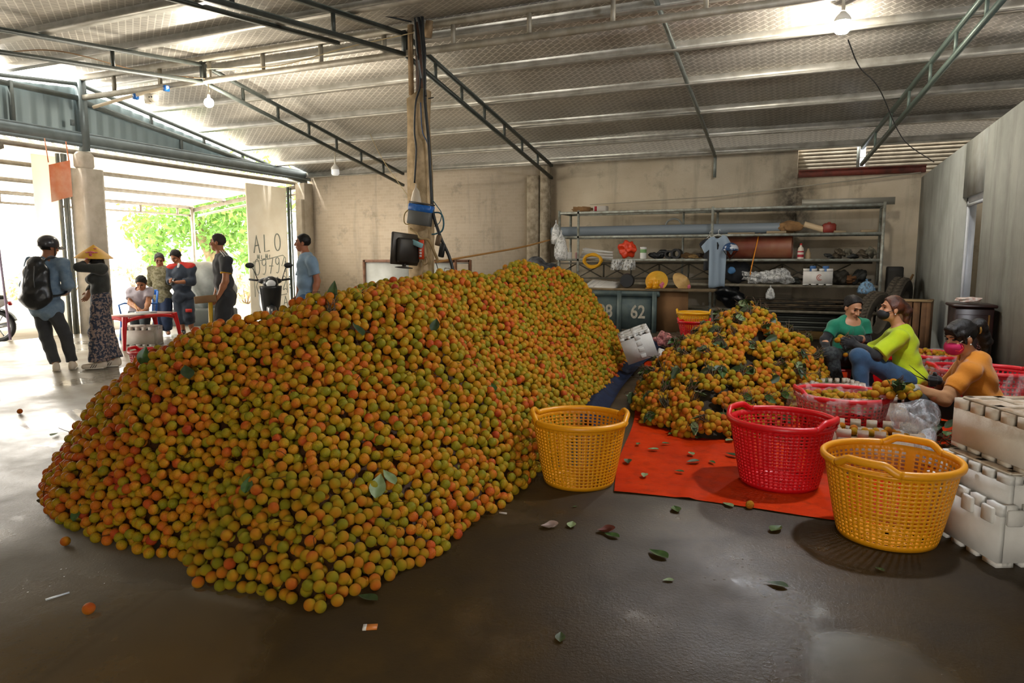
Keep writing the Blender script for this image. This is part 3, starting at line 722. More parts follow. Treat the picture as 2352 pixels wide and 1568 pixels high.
# dark core below the fruit and thin twigs between them
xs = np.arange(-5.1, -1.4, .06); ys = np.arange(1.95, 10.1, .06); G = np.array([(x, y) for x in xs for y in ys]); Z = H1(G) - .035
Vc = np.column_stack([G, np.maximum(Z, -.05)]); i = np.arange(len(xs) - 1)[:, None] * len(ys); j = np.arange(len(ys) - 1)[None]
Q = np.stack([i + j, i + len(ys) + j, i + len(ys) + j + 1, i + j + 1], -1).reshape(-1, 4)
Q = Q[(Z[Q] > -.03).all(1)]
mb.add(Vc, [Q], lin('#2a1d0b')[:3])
topI = [i for i in range(len(L1)) if top[i]]
for i in g.choice(topI, 420, replace=False):
    p, d, _, n = L1[i]; q = p + n * d * .38; dr = nrm(g.normal(size=3)); ln = .03 + .06 * g.random()
    mb.tube([q, q + dr * ln * .5 + n * .012, q + dr * ln + g.normal(size=3) * .01], .0016, 4, col=lin('#3c2a18')[:3])
o = mb.build('lychee_heap', M_LY, smooth=True, recenter=False)
tag(o, 'long heap of loose ripening lychees filling the middle of the floor', 'fruit heap', kind='stuff')
for i in NEAR:
    p, d, _, n = L1[i]; tb = 4.0 + 14 * red1(p) + g.normal() * 2.4
    lychee(p, d, 'loose orange-green lychee at the foot of the big heap, nearest the camera', 'lychees at the near foot of the big heap', t=tb, g=g)
print('fruits', len(L1), 'near', len(nearL), 'far', len(farL))
# ------------------------------------------------------------------ TARPS
def tarp(name, corners, nu, nv, amp, m, label, hfun=None):
    a, b, c, d = [np.array(x, float) for x in corners]; mb = MB()
    def f(u, v):
        p = (a * (1 - u) + b * u) * (1 - v) + (d * (1 - u) + c * u) * v
        x, y = p; z = .006 + amp * (.5 + .5 * math.sin(5 * x + 3 * math.sin(2.3 * y)) * math.sin(4.1 * y + 2 * math.sin(1.9 * x)))
        if hfun: z += hfun(u, v, x, y)
        e = .03 * math.sin(9 * u + 3 * v) * (v < .02) - .02 * math.sin(14 * v)
        return (x + (e if u in (0, 1) else 0), y + (e if v in (0, 1) else 0), z)
    mb.sheet(f, nu, nv); o = mb.build(name, m, smooth=True, recenter=True); return tag(o, label, 'tarp')
t = NT('red_tarp'); co = t.coord()
a = t.ramp(t.noise(co, 1.6, 6, .6), [(.3, '#9c2303'), (.55, '#bb3004'), (.75, '#cf3f08')])
a = t.mix(t.ramp(t.noise(co, 9, 6, .7), [(.5, 0.0), (.75, .6)]), a, '#5a1c0a')
t.l(a, t.b.inputs['Base Color']); t.l(t.ramp(t.noise(co, 3, 4), [(.35, .5), (.65, .75)]), t.b.inputs['Roughness']); t.b.inputs['Specular IOR Level'].default_value = .06; t.bump(t.noise(co, 14, 6, .65), .4, .02)
M_RT = t.m
tarp('red_tarp', ((-1.04, 3.93), (1.3, 4.05), (1.25, 9.4), (-2.05, 9.3)), 60, 90, .006, M_RT, 'orange-red tarpaulin spread under the heap of lychee bunches', lambda u, v, x, y: .012 * math.exp(-((x + .62) / .03) ** 2) if y < 5.4 else 0)
bl = catmull([onz(1315, 985), onz(1345, 940), onz(1390, 880), onz(1450, 825), onz(1525, 790)], 10)
mb = MB()
def fb(u, v):
    i = u * (len(bl) - 1); i0 = min(int(i), len(bl) - 2); p = bl[i0] + (bl[i0 + 1] - bl[i0]) * (i - i0)
    wd = .17 + .12 * u; return (p[0] + (v - .5) * 2 * wd, p[1] + (v - .5) * .2, .02 + .07 * math.sin(v * PI) * (1 + .6 * math.sin(9 * u)) + .02 * math.sin(17 * v + 6 * u))
mb.sheet(fb, 50, 16)
tag(mb.build('blue_tarp', mat('navy_tarp', '#121a2c', .75, spec=.15, col2='#1d2842', vscale=5, bump=.5, bscale=9), smooth=True), 'rumpled navy blue tarpaulin strip between the two lychee heaps', 'tarp')

# ------------------------------------------------------------------ LEAVES AND LITTER
M_LEAF1 = mat('green_leaf', '#3f5a22', .45, col2='#2c4519', vscale=30); M_LEAF2 = mat('pale_leaf_back', '#7d8d63', .6, col2='#6c7c50', vscale=30); M_LEAFD = mat('dark_leaf', '#22331a', .5, col2='#31431f', vscale=30)
M_TWIG = mat('brown_twig', '#46331f', .85, col2='#5b4630', vscale=40)
def leaf_mb(L=.12, W=.035, curl=.2, fold=.35):
    mb = MB(); n = 11
    def f(u, v):
        s = u * L; wv = W * (math.sin(PI * min(1, u ** .8)) ** .9) * (1 - .25 * u) if 0 < u < 1 else .0005
        a = (v - .5) * 2; return (a * wv / 1.0 * .5 * 1.6, s - L / 2, .004 + abs(a) * wv * fold + curl * L * (u - .5) ** 2)
    mb.sheet(f, n, 7); return mb
LEAF_ME = {}
def leaf(p, rz, size, label, group=None, m=M_LEAF1, tilt=(0, 0), name='fallen_leaf', cat='leaf', parent=None, curl=.2):
    k = (m.name, round(curl, 1))
    if k not in LEAF_ME:
        o = leaf_mb(.12, .045, curl).build('leaf', m, smooth=True, recenter=False, parent=None, loc=(0, 0, 0)); LEAF_ME[k] = o.data; bpy.data.objects.remove(o)
    o = bpy.data.objects.new(name, LEAF_ME[k]); COL.objects.link(o); o.location = tuple(p); o.rotation_euler = (tilt[0], tilt[1], rz); o.scale = (size,) * 3
    if parent is None: tag(o, label, cat, group)
    else: o.parent = parent
    return o
for px_, py_, rz, s, m, lb in (
    (1313, 1208, .2, .9, M_LEAF2, 'pale grey-green fallen leaf on bare floor below the left yellow basket'), (1512, 1277, 1.0, 1.2, M_LEAF1, 'long green leaf alone on the open floor in the middle'),
    (1405, 1233, 1.3, .9, M_LEAF1, 'green leaf beside the brown lychee peel'), (1552, 1172, .4, 1.0, M_LEAF1, 'green leaf at the front edge of the red tarp'), (1672, 1162, .9, .8, M_LEAF2, 'small pale leaf by the tarp edge under the red basket'),
    (1783, 1218, -.4, 1.1, M_LEAF1, 'curled olive leaf in the lattice shadow of the right yellow basket'), (1786, 1347, 1.4, .9, M_LEAFD, 'dark wet leaf at the bright puddle'), (1287, 1467, .3, .7, M_LEAFD, 'small dark leaf low in the floor\'s middle'),
    (1535, 1335, 2.0, .5, M_LEAF2, 'tiny wet leaf scrap below the long green leaf'), (845, 1378, 1.5, 1.0, M_LEAFD, 'dark leaf in front of the heap\'s lowest point'), (125, 1000, .4, .9, M_LEAF2, 'leaf on the glaring wet floor left of the heap'), (130, 1056, 1.2, .9, M_LEAF1, 'second leaf on the glaring floor, nearer the heap'),
    (100, 1152, .6, 1.0, M_LEAFD, 'dark leaf under a stray lychee left of the heap'), (1320, 1165, 2.2, .3, M_LEAF1, 'green leaf crumb in front of the left yellow basket'), (2020, 1310, .8, .5, M_LEAF1, 'small green scrap below the right yellow basket')):
    c = onz(px_, py_); leaf((c[0], c[1], .003), rz, s * .85, lb, m=m)
for i, (px_, py_) in enumerate([(1466, 1026), (1500, 1039), (1442, 1068), (1530, 1025), (1587, 1049), (1592, 1068), (1636, 1069), (1676, 1018), (1680, 1052), (1540, 1003), (1660, 1003), (1605, 1012), (1560, 1090), (1480, 1100)]):
    c = onz(px_, py_); leaf((c[0], c[1], .02), i * 1.7, .55 + .3 * ((i * 7) % 3) / 2, 'leaf scrap lying on the red tarp before the bunches', 'leaf scraps on the red tarp', m=[M_LEAF1, M_LEAF2, M_LEAFD][i % 3])
def heap_leaf(px_, py_, rz, tilt, s, m, lb):
    for k in np.arange(2.4, 9, .02):
        p = atk(px_, py_, k)
        if p[2] < H1(p[None, :2])[0] + .03: break
    leaf(p + np.array([0, 0, .03]), rz, s, lb, m=m, tilt=tilt, name='lychee_leaf')
for a in ((330, 830, .9, (.9, .3), 1.1, M_LEAF1, 'bright green leaf sticking out at the heap\'s left shoulder'), (768, 680, .1, (1.3, 0), 1.1, M_LEAF1, 'upright green leaf on the near crest of the heap'), (868, 1133, .5, (.6, .2), 1.2, M_LEAF2, 'pale folded leaf low on the heap\'s front'),
          (893, 1112, 1.2, (.5, 0), .9, M_LEAF2, 'short pale leaf just above the folded leaf on the heap'), (430, 870, 1.0, (.5, 0), 1.1, M_LEAFD, 'dark leaf in a hollow below the heap\'s left shoulder'), (820, 770, 1.3, (.6, .2), 1.1, M_LEAFD, 'dark leaf in a hollow below the heap\'s near crest'),
          (1000, 760, .3, (.7, 0), 1.0, M_LEAFD, 'dark leaf on the upper right face of the heap'), (180, 1190, .3, (.9, 0), .8, M_LEAF1, 'small leaf upright at the heap\'s left toe'), (1130, 900, .9, (.5, 0), .8, M_LEAF1, 'green leaf halfway down the heap\'s right face'), (570, 1130, .5, (.6, 0), .8, M_LEAF1, 'green leaf in the middle of the heap\'s front')):
    heap_leaf(*a)
for px_, py_, tv, lb in ((205, 1400, 9.5, 'single red-brown lychee alone on the wet floor before the heap'), (151, 1243, 8, 'stray orange lychee just off the heap\'s left toe'), (102, 1141, 8.5, 'stray lychee on a dark leaf left of the heap'), (46, 940, 9, 'stray lychee far out on the glaring floor at left'), (863, 1345, 7, 'stray lychee rolled off the heap\'s front right'), (1389, 903, 8, 'stray lychee on the red tarp beside the blue strip'), (1722, 1158, 9.5, 'brown stray lychee at the foot of the red basket'), (126, 1182, 9, 'red stray lychee touching the heap\'s left toe')):
    c = onz(px_, py_ + 10, 0); lychee((c[0], c[1], .0235), .046, lb, None, t=tv)
M_PAPER = mat('dirty_paper', '#b9aca0', .8)
c = onz(850, 1442); mb = MB(); mb.box((c[0], c[1], .004), (.055, .035, .006), rotz(.5)); o = mb.build('sachet', mat('orange_sachet', '#c0702a', .5)); tag(o, 'small orange and white sachet on the floor before the heap', 'sachet')
mb = MB(); mb.box((-.02, -.001, .0005), (.014, .036, .007)); x = mb.build('white_end', mat('white_paper', '#c9c4ba', .6), o); x.rotation_euler = (0, 0, .5); x.location = (0, 0, .003)
c = onz(1155, 1180); mb = MB(); mb.tube([c + (-.022, 0, .005), c + (.022, .003, .005)], .005, 8); tag(mb.build('cigarette_butt', M_PAPER), 'white cigarette butt between the heap and the left yellow basket', 'cigarette butt')
c = onz(128, 1372); mb = MB(); mb.tube([c + (-.01, -.035, .005), c + (.02, .045, .006)], .004, 6); tag(mb.build('drinking_straw', mat('clear_straw', '#c8cdd2', .2)), 'short pale plastic straw on the wet floor at left', 'straw')
def peel(px_, py_, colr, lb):
    c = onz(px_, py_); mb = MB(); mb.sheet(lambda u, v: (c[0] + .035 * math.cos(6.28 * u) * (.15 + v) * (1 + .3 * math.sin(12 * u)), c[1] + .03 * math.sin(6.28 * u) * (.15 + v), .004 + .018 * v * v * (1 + .5 * math.sin(9 * u))), 20, 5)
    tag(mb.build('lychee_peel', mat('peel' + colr, colr, .7), smooth=True), lb, 'peel')
peel(1262, 1212, '#a58f86', 'pale torn lychee peel on the bare floor left of the pale leaf'); peel(1392, 1222, '#5d2717', 'brown lychee peel next to a green leaf on the floor')

# ------------------------------------------------------------------ HEAP OF BUNCHES
xs = np.arange(-1.65, .3, .05); ys = np.arange(5.2, 9.0, .05); G = np.array([(x, y) for x in xs for y in ys]); Z = H2(G) - .09
i = np.arange(len(xs) - 1)[:, None] * len(ys); j = np.arange(len(ys) - 1)[None]
Q = np.stack([i + j, i + len(ys) + j, i + len(ys) + j + 1, i + j + 1], -1).reshape(-1, 4); Q = Q[(Z[Q] > -.1).all(1)]
mb = MB(); mb.add(np.column_stack([G, np.maximum(Z, .008)]), [Q])
g2 = np.random.default_rng(9)
for k in range(220):
    q = np.array([-1.5 + 1.7 * g2.random(), 5.4 + 3.3 * g2.random()]); z = H2(q[None])[0]
    if z < .03: continue
    dr = nrm(g2.normal(size=3)); p = np.array([q[0], q[1], z - .06]); mb.tube([p, p + dr * .05 + (0, 0, .03), p + dr * .11 + (0, 0, .05)], .003, 4)
tag(mb.build('twig_litter', mat('dark_twigs', '#241c10', .9, col2='#3a2d18', vscale=30), recenter=False), 'dark mass of twigs and leaves inside the heap of bunches', 'twigs', kind='stuff')
BG = 'lychee bunches heaped on the red tarp'
def make_bunch(seed, label, nf=18, R=.085, spread=1.0, stem=.16, nl=4, group=BG):
    g = np.random.default_rng(seed); t = thing('lychee_bunch', label, 'lychee bunch', group=group)
    pts = []; k = 0
    while len(pts) < nf and k < 4000:
        k += 1; d = nrm(g.normal(size=3)); d[2] = abs(d[2]) * .9 - .15; p = d * R * (0.45 + .6 * g.random()) * np.array([1.25 * spread, spread, .8]) + (0, 0, .01)
        if all(np.linalg.norm(p - q) > .044 for q in pts): pts.append(p)
    for p in pts: lychee(p, .053 + .007 * g.random(), None, None, parent=t, name='fruit', t=g.normal(6.4 + 1.2 * math.sin(seed * 2.1), 1.8), g=g)
    mb = MB(); a0 = g.random() * 6.28; sd = nrm(np.array([math.cos(a0), math.sin(a0), .75])); rootp = sd * R * .9
    for q in range(16):
        dv = sd * (stem * (.6 + .7 * g.random())) + g.normal(size=3) * .026
        mb.tube([rootp * .2 + g.normal(size=3) * .015, rootp + dv * .4 + g.normal(size=3) * .015, rootp + dv], [.004, .003, .0018], 5)
    for p in pts[::2]: mb.tube([(0, 0, -.02), p * .6, p], .0022, 4)
    mb.build('stem', M_TWIG, t)
    for q in range(nl):
        a = a0 + g.normal() * .9; leaf(sd * R * 1.0 + np.array([math.cos(a) * .05, math.sin(a) * .05, .02 * g.random()]), a - PI / 2, .75 + .5 * g.random(), None, m=[M_LEAF1, M_LEAFD, M_LEAF2, M_LEAFD][q % 4], tilt=(g.normal() * .5, g.normal() * .5), parent=t, name='leaf')
    return t
BL = 'bunch of orange lychees with brown twigs, tied and heaped on the red tarp'
protos = [make_bunch(100 + i, BL, nf=[28, 24, 32, 26, 22][i], nl=[2, 3, 1, 3, 4][i], R=.105, stem=.075) for i in range(5)]
used = [False] * 5; pos = []; order = g2.random((9000, 2)) * (1.9, 3.7) + (-1.65, 5.2)
for q in order:
    z = H2(q[None])[0]
    if z < .035: continue
    n = grad(H2, q[None])[0]; v = EYEP - np.array([q[0], q[1], z])
    if n @ nrm(v) < -.25: continue
    p = np.array([q[0], q[1], z])
    if all(np.linalg.norm(p - r) > .18 for r, _ in pos): pos.append((p, n))
for i, (p, n) in enumerate(pos):
    k = i % 5; o = protos[k] if not used[k] else copy_tree(protos[k]); used[k] = True
    nn = nrm(n * .8 + np.array([0, 0, .5])); R = Matrix.Rotation(g2.random() * 6.28, 4, 'Z'); M = Vector(nn).to_track_quat('Z', 'Y').to_matrix().to_4x4() @ R
    pz = p - n * .02; pz[2] = max(pz[2], .045)
    o.matrix_basis = Matrix.Translation(pz) @ M
q = atk(752, 676, 4.0); q[2] = H1(q[None, :2])[0] + .06
hb = make_bunch(311, 'lychee bunch with bare twigs and leaves on the big heap\'s near crest', nf=16, R=.08, stem=.12, nl=2, group=None); hb.location = tuple(q)
print('bunches', len(pos))

# ------------------------------------------------------------------ BASKETS
M_YEL = mat('yellow_plastic', '#dd9410', .38, spec=.5, sss=.0); M_RED = mat('red_plastic', '#c8101a', .36); M_RED2 = mat('dull_red_plastic', '#c61c26', .4); M_YEL2 = mat('bright_yellow_plastic', '#e2a80c', .4)
def wallmesh(Rt, Rb, H, nu, nv, z0=.0, zt=None, fx=.42, fz=.38, solid_every=100, solid_top=.035, band=()):
    """perforated tapered wall; returns MB with slots left open"""
    us = []
    for i in range(nu): us += [i / nu, (i + 1 - fx) / nu]
    zs = [0.0, .018]; dz = (H - solid_top - .018) / nv
    for k in range(nv): zs += [.018 + dz * (k + fz) if k else .018 + dz * fz, .018 + dz * (k + 1)]
    zs += [H]; zs = np.array(sorted(set(np.round(zs, 6)))); us = np.array(us); n = len(us)
    rad = lambda z: Rb + (Rt - Rb) * (z / H) ** .85
    V = np.array([(rad(z) * math.cos(2 * PI * u), rad(z) * math.sin(2 * PI * u), z) for z in zs for u in us])
    F = []
    for a in range(len(zs) - 1):
        hole_row = (a >= 2) and a % 2 == 0 and a < len(zs) - 2
        for b in range(n):
            if hole_row and b % 2 == 0 and (b // 2) % solid_every != 0: continue
            F.append((a * n + b, a * n + (b + 1) % n, (a + 1) * n + (b + 1) % n, (a + 1) * n + b))
    mb = MB(); mb.add(V, [F]); return mb
def basket(label, loc, rz, Rt=.3, Rb=.225, H=.4, m=M_YEL, nu=56, nv=17, hspan=.50, hrise=.036, name='harvest_basket', group=None, lip=.016, ha=0.0, tilt=None, solid=None):
    t = thing(name, label, 'basket', loc, rz, group, rot=tilt)
    wallmesh(Rt, Rb, H, nu, nv).build('basket_wall', m, t, solid=.005, smooth=False)
    mb = MB(); mb.lathe([(Rb, .0), (Rb * .8, .0), (Rb * .8, .006), (Rb * .99, .008)], 40); 
    for r in np.linspace(.2, .8, 5): mb.lathe([(Rb * r - .012, .003), (Rb * r + .012, .003)], 40)
    for a in np.linspace(0, 2 * PI, 24, endpoint=False): mb.bar((0, 0, .003), (Rb * .82 * math.cos(a), Rb * .82 * math.sin(a), .003), .008, .004)
    mb.build('base', m, t)
    ar = lambda a0, a1, n, f: [((Rt + .006) * math.cos(a), (Rt + .006) * math.sin(a), H + f(a)) for a in np.linspace(a0, a1, n)]
    mb = MB()
    for s in (0, PI):
        mb.tube(ar(s + hspan, s + PI - hspan, 40, lambda a: 0), lip, 10, flat=1.25)
    mb.tube(ar(-hspan - .02, hspan + .02, 14, lambda a: -.018), .007, 6); mb.tube(ar(PI - hspan - .02, PI + hspan + .02, 14, lambda a: -.018), .007, 6)
    mb.build('rim', m, t, smooth=True)
    for s in (0, PI):
        bump = lambda a: hrise * min(1.0, max(0, (hspan + .0 - abs(a - s)) / (hspan * .38))) ** 1.0 if True else 0
        sm = lambda a: hrise * (lambda q: q * q * (3 - 2 * q))(min(1.0, max(0.0, (hspan - abs(a - s)) / (hspan * .5))))
        mb = MB(); mb.tube(ar(s - hspan, s + hspan, 26, sm), lip, 10, flat=1.25); mb.build('handle', m, t, smooth=True)
    return t
c = onz(1327, 1106); basket('left of the two big yellow baskets, empty, standing by the heap', (c[0], c[1] + .02, .004), .35, .29, .215, .40, M_YEL)
c = onz(1788, 1110); basket('empty bright red basket standing on the front edge of the red tarp', (c[0], c[1], .012), 2.75, .305, .225, .40, M_RED)
c = onz(2034, 1228); basket('right and nearest of the two big yellow baskets, beside the foam boxes', (c[0], c[1], .004), 1.12, .305, .225, .40, M_YEL)
# lined red basket full of fruit
M_FILM = film('clear_film', '#f2ece8', .13, .12, 9); M_FILM2 = film('bluish_film', '#e6ecf2', .22, .1, 9)
def filled_basket(label, loc, rz, Rt, Rb, H, nf, gname, flabel, fill=.8, tv=5.2, seed=1, film_=True):
    t = basket(label, loc, rz, Rt, Rb, H, M_RED2, 48, 12, name='lined_basket')
    g = np.random.default_rng(seed)
    if film_:
        mb = MB()
        prof = [(Rb * .95, .06, 0), (Rt * .8, H * .75, .01), (Rt * .985, H + .0, .01), (Rt + .012, H + .028, .006), (Rt + .03, H - .02, .015), (Rt + .028, H - .07, .025), (Rt + .02, H - .11, .04)]
        n = 72
        mb.add([((r + w_ * math.sin(a * 9 + i) + w_ * .6 * math.sin(a * 23)) * math.cos(a), (r + w_ * math.sin(a * 9 + i) + w_ * .6 * math.sin(a * 23)) * math.sin(a), z + w_ * .9 * math.sin(a * 5 + 2)) for i, (r, z, w_) in enumerate(prof) for a in np.linspace(0, 2 * PI, n, endpoint=False)],
               [[(i * n + j, i * n + (j + 1) % n, (i + 1) * n + (j + 1) % n, (i + 1) * n + j) for i in range(len(prof) - 1) for j in range(n)]])
        o = mb.build('plastic_liner', M_FILM, None, smooth=True, recenter=False, loc=(0, 0, 0)); o.location = tuple(loc); tag(o, 'clear plastic liner draped over ' + label.split(',')[0], 'plastic liner')
    rr = Rb + (Rt - Rb) * fill; pts = []; k = 0
    while len(pts) < nf and k < 6000:
        k += 1; a = g.random() * 6.28; r = (rr - .03) * g.random() ** .5; p = np.array([r * math.cos(a), r * math.sin(a), H * fill + .03 * (1 - (r / rr) ** 2) + .012 * g.normal()])
        if all(np.linalg.norm(p - q) > .046 for q in pts): pts.append(p)
    for p in pts: lychee(np.array(loc) + p, .05, flabel, gname, t=g.normal(tv, 1.5), g=g)
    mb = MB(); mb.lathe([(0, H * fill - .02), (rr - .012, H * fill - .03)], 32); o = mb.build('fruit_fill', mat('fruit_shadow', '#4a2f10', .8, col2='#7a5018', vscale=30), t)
    return t
p = atk(1929, 985, 5.25); filled_basket('wide red basket lined with clear plastic, before the seated women', (p[0], p[1], .012), .3, .325, .25, .37, 66, 'lychees in the plastic-lined red basket', 'lychee lying in the plastic-lined red basket before the women', .86)

# ------------------------------------------------------------------ FOAM BOXES
M_FOAM = mat('white_foam', '#d6d4cf', .75, col2='#c9c6bf', vscale=6, bump=.15, bscale=160)
t = NT('dirty_foam'); co = t.coord(); sep = t.n('ShaderNodeSeparateXYZ'); t.l(t.n('ShaderNodeNewGeometry').outputs['Normal'], sep.inputs[0])
dirt = t.math('MULTIPLY', t.ramp(t.noise(co, 7, 6, .7), [(.25, .1), (.6, 1.0)]), t.ramp(sep.outputs[2], [(.2, .22), (.8, 1.0)]))
t.l(t.mix(dirt, '#cfc7b8', '#8a6d4c'), t.b.inputs['Base Color']); t.b.inputs['Roughness'].default_value = .8; t.bump(t.noise(co, 120, 3), .2, .004); M_DFOAM = t.m
def foam_box(label, loc, rz, L, W, H, lid=True, m=M_FOAM, nL=4, nW=3, rot=None, lug=False, notch=.05, name='foam_box', group=None, th=.028, feet=True, lidm=None):
    t = thing(name, label, 'foam box', loc, rz, group, rot=rot)
    mb = MB(); zf = .022 if feet else 0.0; hb = H - notch
    for s in (-1, 1):
        mb.box((0, s * (W / 2 - th / 2), (hb + zf) / 2), (L, th, hb - zf)); mb.box((s * (L / 2 - th / 2), 0, (hb + zf) / 2), (th, W - 2 * th + .004, hb - zf))
    mb.box((0, 0, zf + .015), (L - .01, W - .01, .03))
    for s in (-1, 1):
        for k in range(nL + 1):
            x0_ = -L / 2 if k == 0 else -L / 2 + L * k / (nL + 1) + .019; x1_ = L / 2 if k == nL else -L / 2 + L * (k + 1) / (nL + 1) - .019; x = (x0_ + x1_) / 2; mb.box((x, s * (W / 2 - th / 2), hb + notch / 2), (x1_ - x0_, th, notch))
            if feet: mb.box((x, s * (W / 2 - .03), zf / 2), (x1_ - x0_, .06, zf))
        for k in range(nW + 1):
            y0_ = -W / 2 + th if k == 0 else -W / 2 + W * k / (nW + 1) + .019; y1_ = W / 2 - th if k == nW else -W / 2 + W * (k + 1) / (nW + 1) - .019; y = (y0_ + y1_) / 2; mb.box((s * (L / 2 - th / 2), y, hb + notch / 2), (th, y1_ - y0_, notch))
            if feet: mb.box((s * (L / 2 - .03), y, zf / 2), (.06, y1_ - y0_, zf))
    mb.build('box_body', m, t)
    if lug:
        for s in (-1, 1):
            for k in range(nL):
                x = -L / 2 + L * (k + .5) / nL; mb = MB(); mb.box((x, s * (W / 2 + .006), H - .055), (L / nL * .55, .022, .075), b=.006); mb.build('lug', m, t)
            for k in range(nW):
                y = -W / 2 + W * (k + .5) / nW; mb = MB(); mb.box((s * (L / 2 + .006), y, H - .055), (.022, W / nW * .55, .075), b=.006); mb.build('lug', m, t)
    if lid:
        mb = MB(); mb.box((0, 0, H - .012), (L - 2 * th + .002, W - 2 * th + .002, .03), b=.008)
        mb.box((0, 0, H + .006), (L * .92, .05, .012), b=.004); mb.box((0, 0, H + .006), (.05, W * .9, .012), b=.004)
        for s in (-1, 1): mb.box((0, s * (W / 2 - .045), H + .006), (L - .06, .05, .012), b=.004); mb.box((s * (L / 2 - .045), 0, H + .006), (.05, W - .06, .012), b=.004)
        mb.build('lid', lidm or m, t)
    return t
P = np.array([.82, 3.63]); u = nrm((-.43, .9)); v = nrm((.9, .43)); ang = math.atan2(u[1], u[0])
LB, WB = .54, .40; cc = P + u * LB / 2 + v * WB / 2
foam_box('clean white foam box at the bottom of the right stack', (cc[0], cc[1], .0), ang, LB, WB, .29, False, M_FOAM, lug=True)
foam_box('white foam box in the middle of the right stack, stained along its top', (cc[0] + .02, cc[1] + .01, .245), ang, LB - .06, WB - .06, .17, True, M_FOAM, notch=.04, feet=False, lidm=M_DFOAM)
foam_box('dirty foam box with brown-stained lid, topmost of the right stack', (cc[0] + .11, cc[1] + .05, .428), ang - .03, LB, WB, .25, True, M_DFOAM, notch=.05)
p = atk(2008, 1045, 4.58); bx = foam_box('open stained foam box holding a few lychees, behind the right yellow basket', (p[0], p[1], .012), .08, .5, .36, .29, False, M_DFOAM)
g3 = np.random.default_rng(3)
for k in range(20): lychee((p[0] - .2 + .4 * (k % 7) / 6.2 + .01 * g3.normal(), p[1] - .12 + .1 * (k // 7) + .01 * g3.normal(), .255 + .008 * g3.normal()), .05, 'lychee lying in the open foam box behind the right yellow basket', 'lychees in the open foam box', t=g3.normal(6.5, 1.5), g=g3)
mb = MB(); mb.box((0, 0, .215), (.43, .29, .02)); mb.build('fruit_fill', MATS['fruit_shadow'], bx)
p = atk(1916, 885, 6.4); foam_box('grey-white foam box in front of the woman in green', (p[0], p[1], .012), .5, .42, .3, .26, False, M_DFOAM, nL=5)
p = atk(2066, 935, 5.6); foam_box('foam box used as a worktable before the woman in orange', (p[0], p[1], .012), .15, .42, .32, .30, True, M_DFOAM)
p = atk(1474, 818, 8.2); tb_ = foam_box('white foam box lying tilted against the far heap', (p[0], p[1], p[2]), 0, .36, .34, .32, True, M_FOAM, rot=(.12, -.36, .30), feet=False, notch=.035)
for k in range(4): mb = MB(); mb.box((.02, -.172, .05 + .075 * k), (.062, .012, .05), b=.004); mb.build('pad', M_FOAM, tb_)
p = atk(1508, 827, 8.3); mb = MB(); mb.box((p[0], p[1], .06), (.22, .16, .05), rotz(.3), b=.01); tag(mb.build('carton', mat('blue_white_carton', '#b9c3cf', .6, col2='#3c62a5', vscale=12)), 'small blue and white carton on the blue tarp strip', 'carton')
p = atk(1525, 798, 8.8); mb = MB(); mb.box((p[0], p[1], .12), (.2, .16, .2), rotm(.3, .3, .3), b=.01); tag(mb.build('foam_scrap', M_FOAM), 'white foam scrap leaning behind the heap of bunches', 'foam scrap')
# ------------------------------------------------------------------ STORAGE RACK
RX0, RXM, RX1, RY0, RY1 = -4.98, -1.85, 1.08, 13.96, 14.7
LEV = [.42, .90, 1.38, 1.85, 2.35]
M_RACK = mat('rack_steel', '#a9ada5', .5, .3, col2='#807e72', vscale=12)
rk = thing('storage_rack', 'long five-tier grey steel rack along the back wall, loaded with odds and ends', 'rack', (RX0, RY0, 0))
for x in (RX0, RXM, RX1):
    for y in (RY0, RY1):
        mb = MB(); mb.box((x - RX0, y - RY0, 1.19), (.045, .045, 2.38)); mb.build('post', M_RACK, rk)
mb = MB(); mb.box((.42, 0, 1.19), (.04, .04, 2.38)); mb.box((3.45 - RX0 * 0 - 1.0, RY1 - RY0, 1.5), (.04, .04, 1.8)); mb.build('post', M_RACK, rk)
M_DECK = mat('dusty_deck', '#8b8474', .85, col2='#6b6250', vscale=10)
for z in LEV:
    mb = MB()
    for y in (RY0, RY1): mb.box(((RX1 - RX0) / 2, y - RY0, z - .02), (RX1 - RX0, .04, .045))
    for x in (RX0, RXM, RX1): mb.box((x - RX0, (RY1 - RY0) / 2, z - .02), (.04, RY1 - RY0, .04))
    for k in range(9): mb.box(((RX1 - RX0) / 2, .06 + k * .078, z - .006), (RX1 - RX0, .04, .012))
    mb.build('shelf', M_DECK if z < 1 else M_RACK, rk)
def rp(x, y, dy=.2): return ony(x, y, RY0 + dy)      # a spot on the rack

M_CARD = mat('cardboard', '#8f6d45', .9, col2='#775736', vscale=8); M_BLACK = mat('black_rubber', '#17181a', .5); M_DKC = mat('dark_cloth', '#1e2024', .85)
def lump(name, c, size, m, label, cat, seed=0, amp=.18, group=None, parent=None, sub=3, f=2.2):
    V, F = ICO(sub); r = np.random.default_rng(seed); ph = r.random(6) * 6; d = 1 + amp * (np.sin(V @ r.normal(size=(3, 3)) * f + ph[:3]).sum(1) * .5 + .5 * np.sin(V @ r.normal(size=(3, 3)) * f * 2.6 + ph[3:]).sum(1) * .5)
    W_ = V * d[:, None] * np.array(size) / 2; W_[:, 2] -= W_[:, 2].min(); mb = MB(); mb.add(W_ + np.array(c), [F]); o = mb.build(name, m, parent, smooth=True)
    return tag(o, label, cat, group) if parent is None else o
def onshelf(px, lev, dy): # x from the photo, height from the shelf
    p = rp(px, 600, dy); return np.array([p[0], p[1], LEV[lev] + .002])
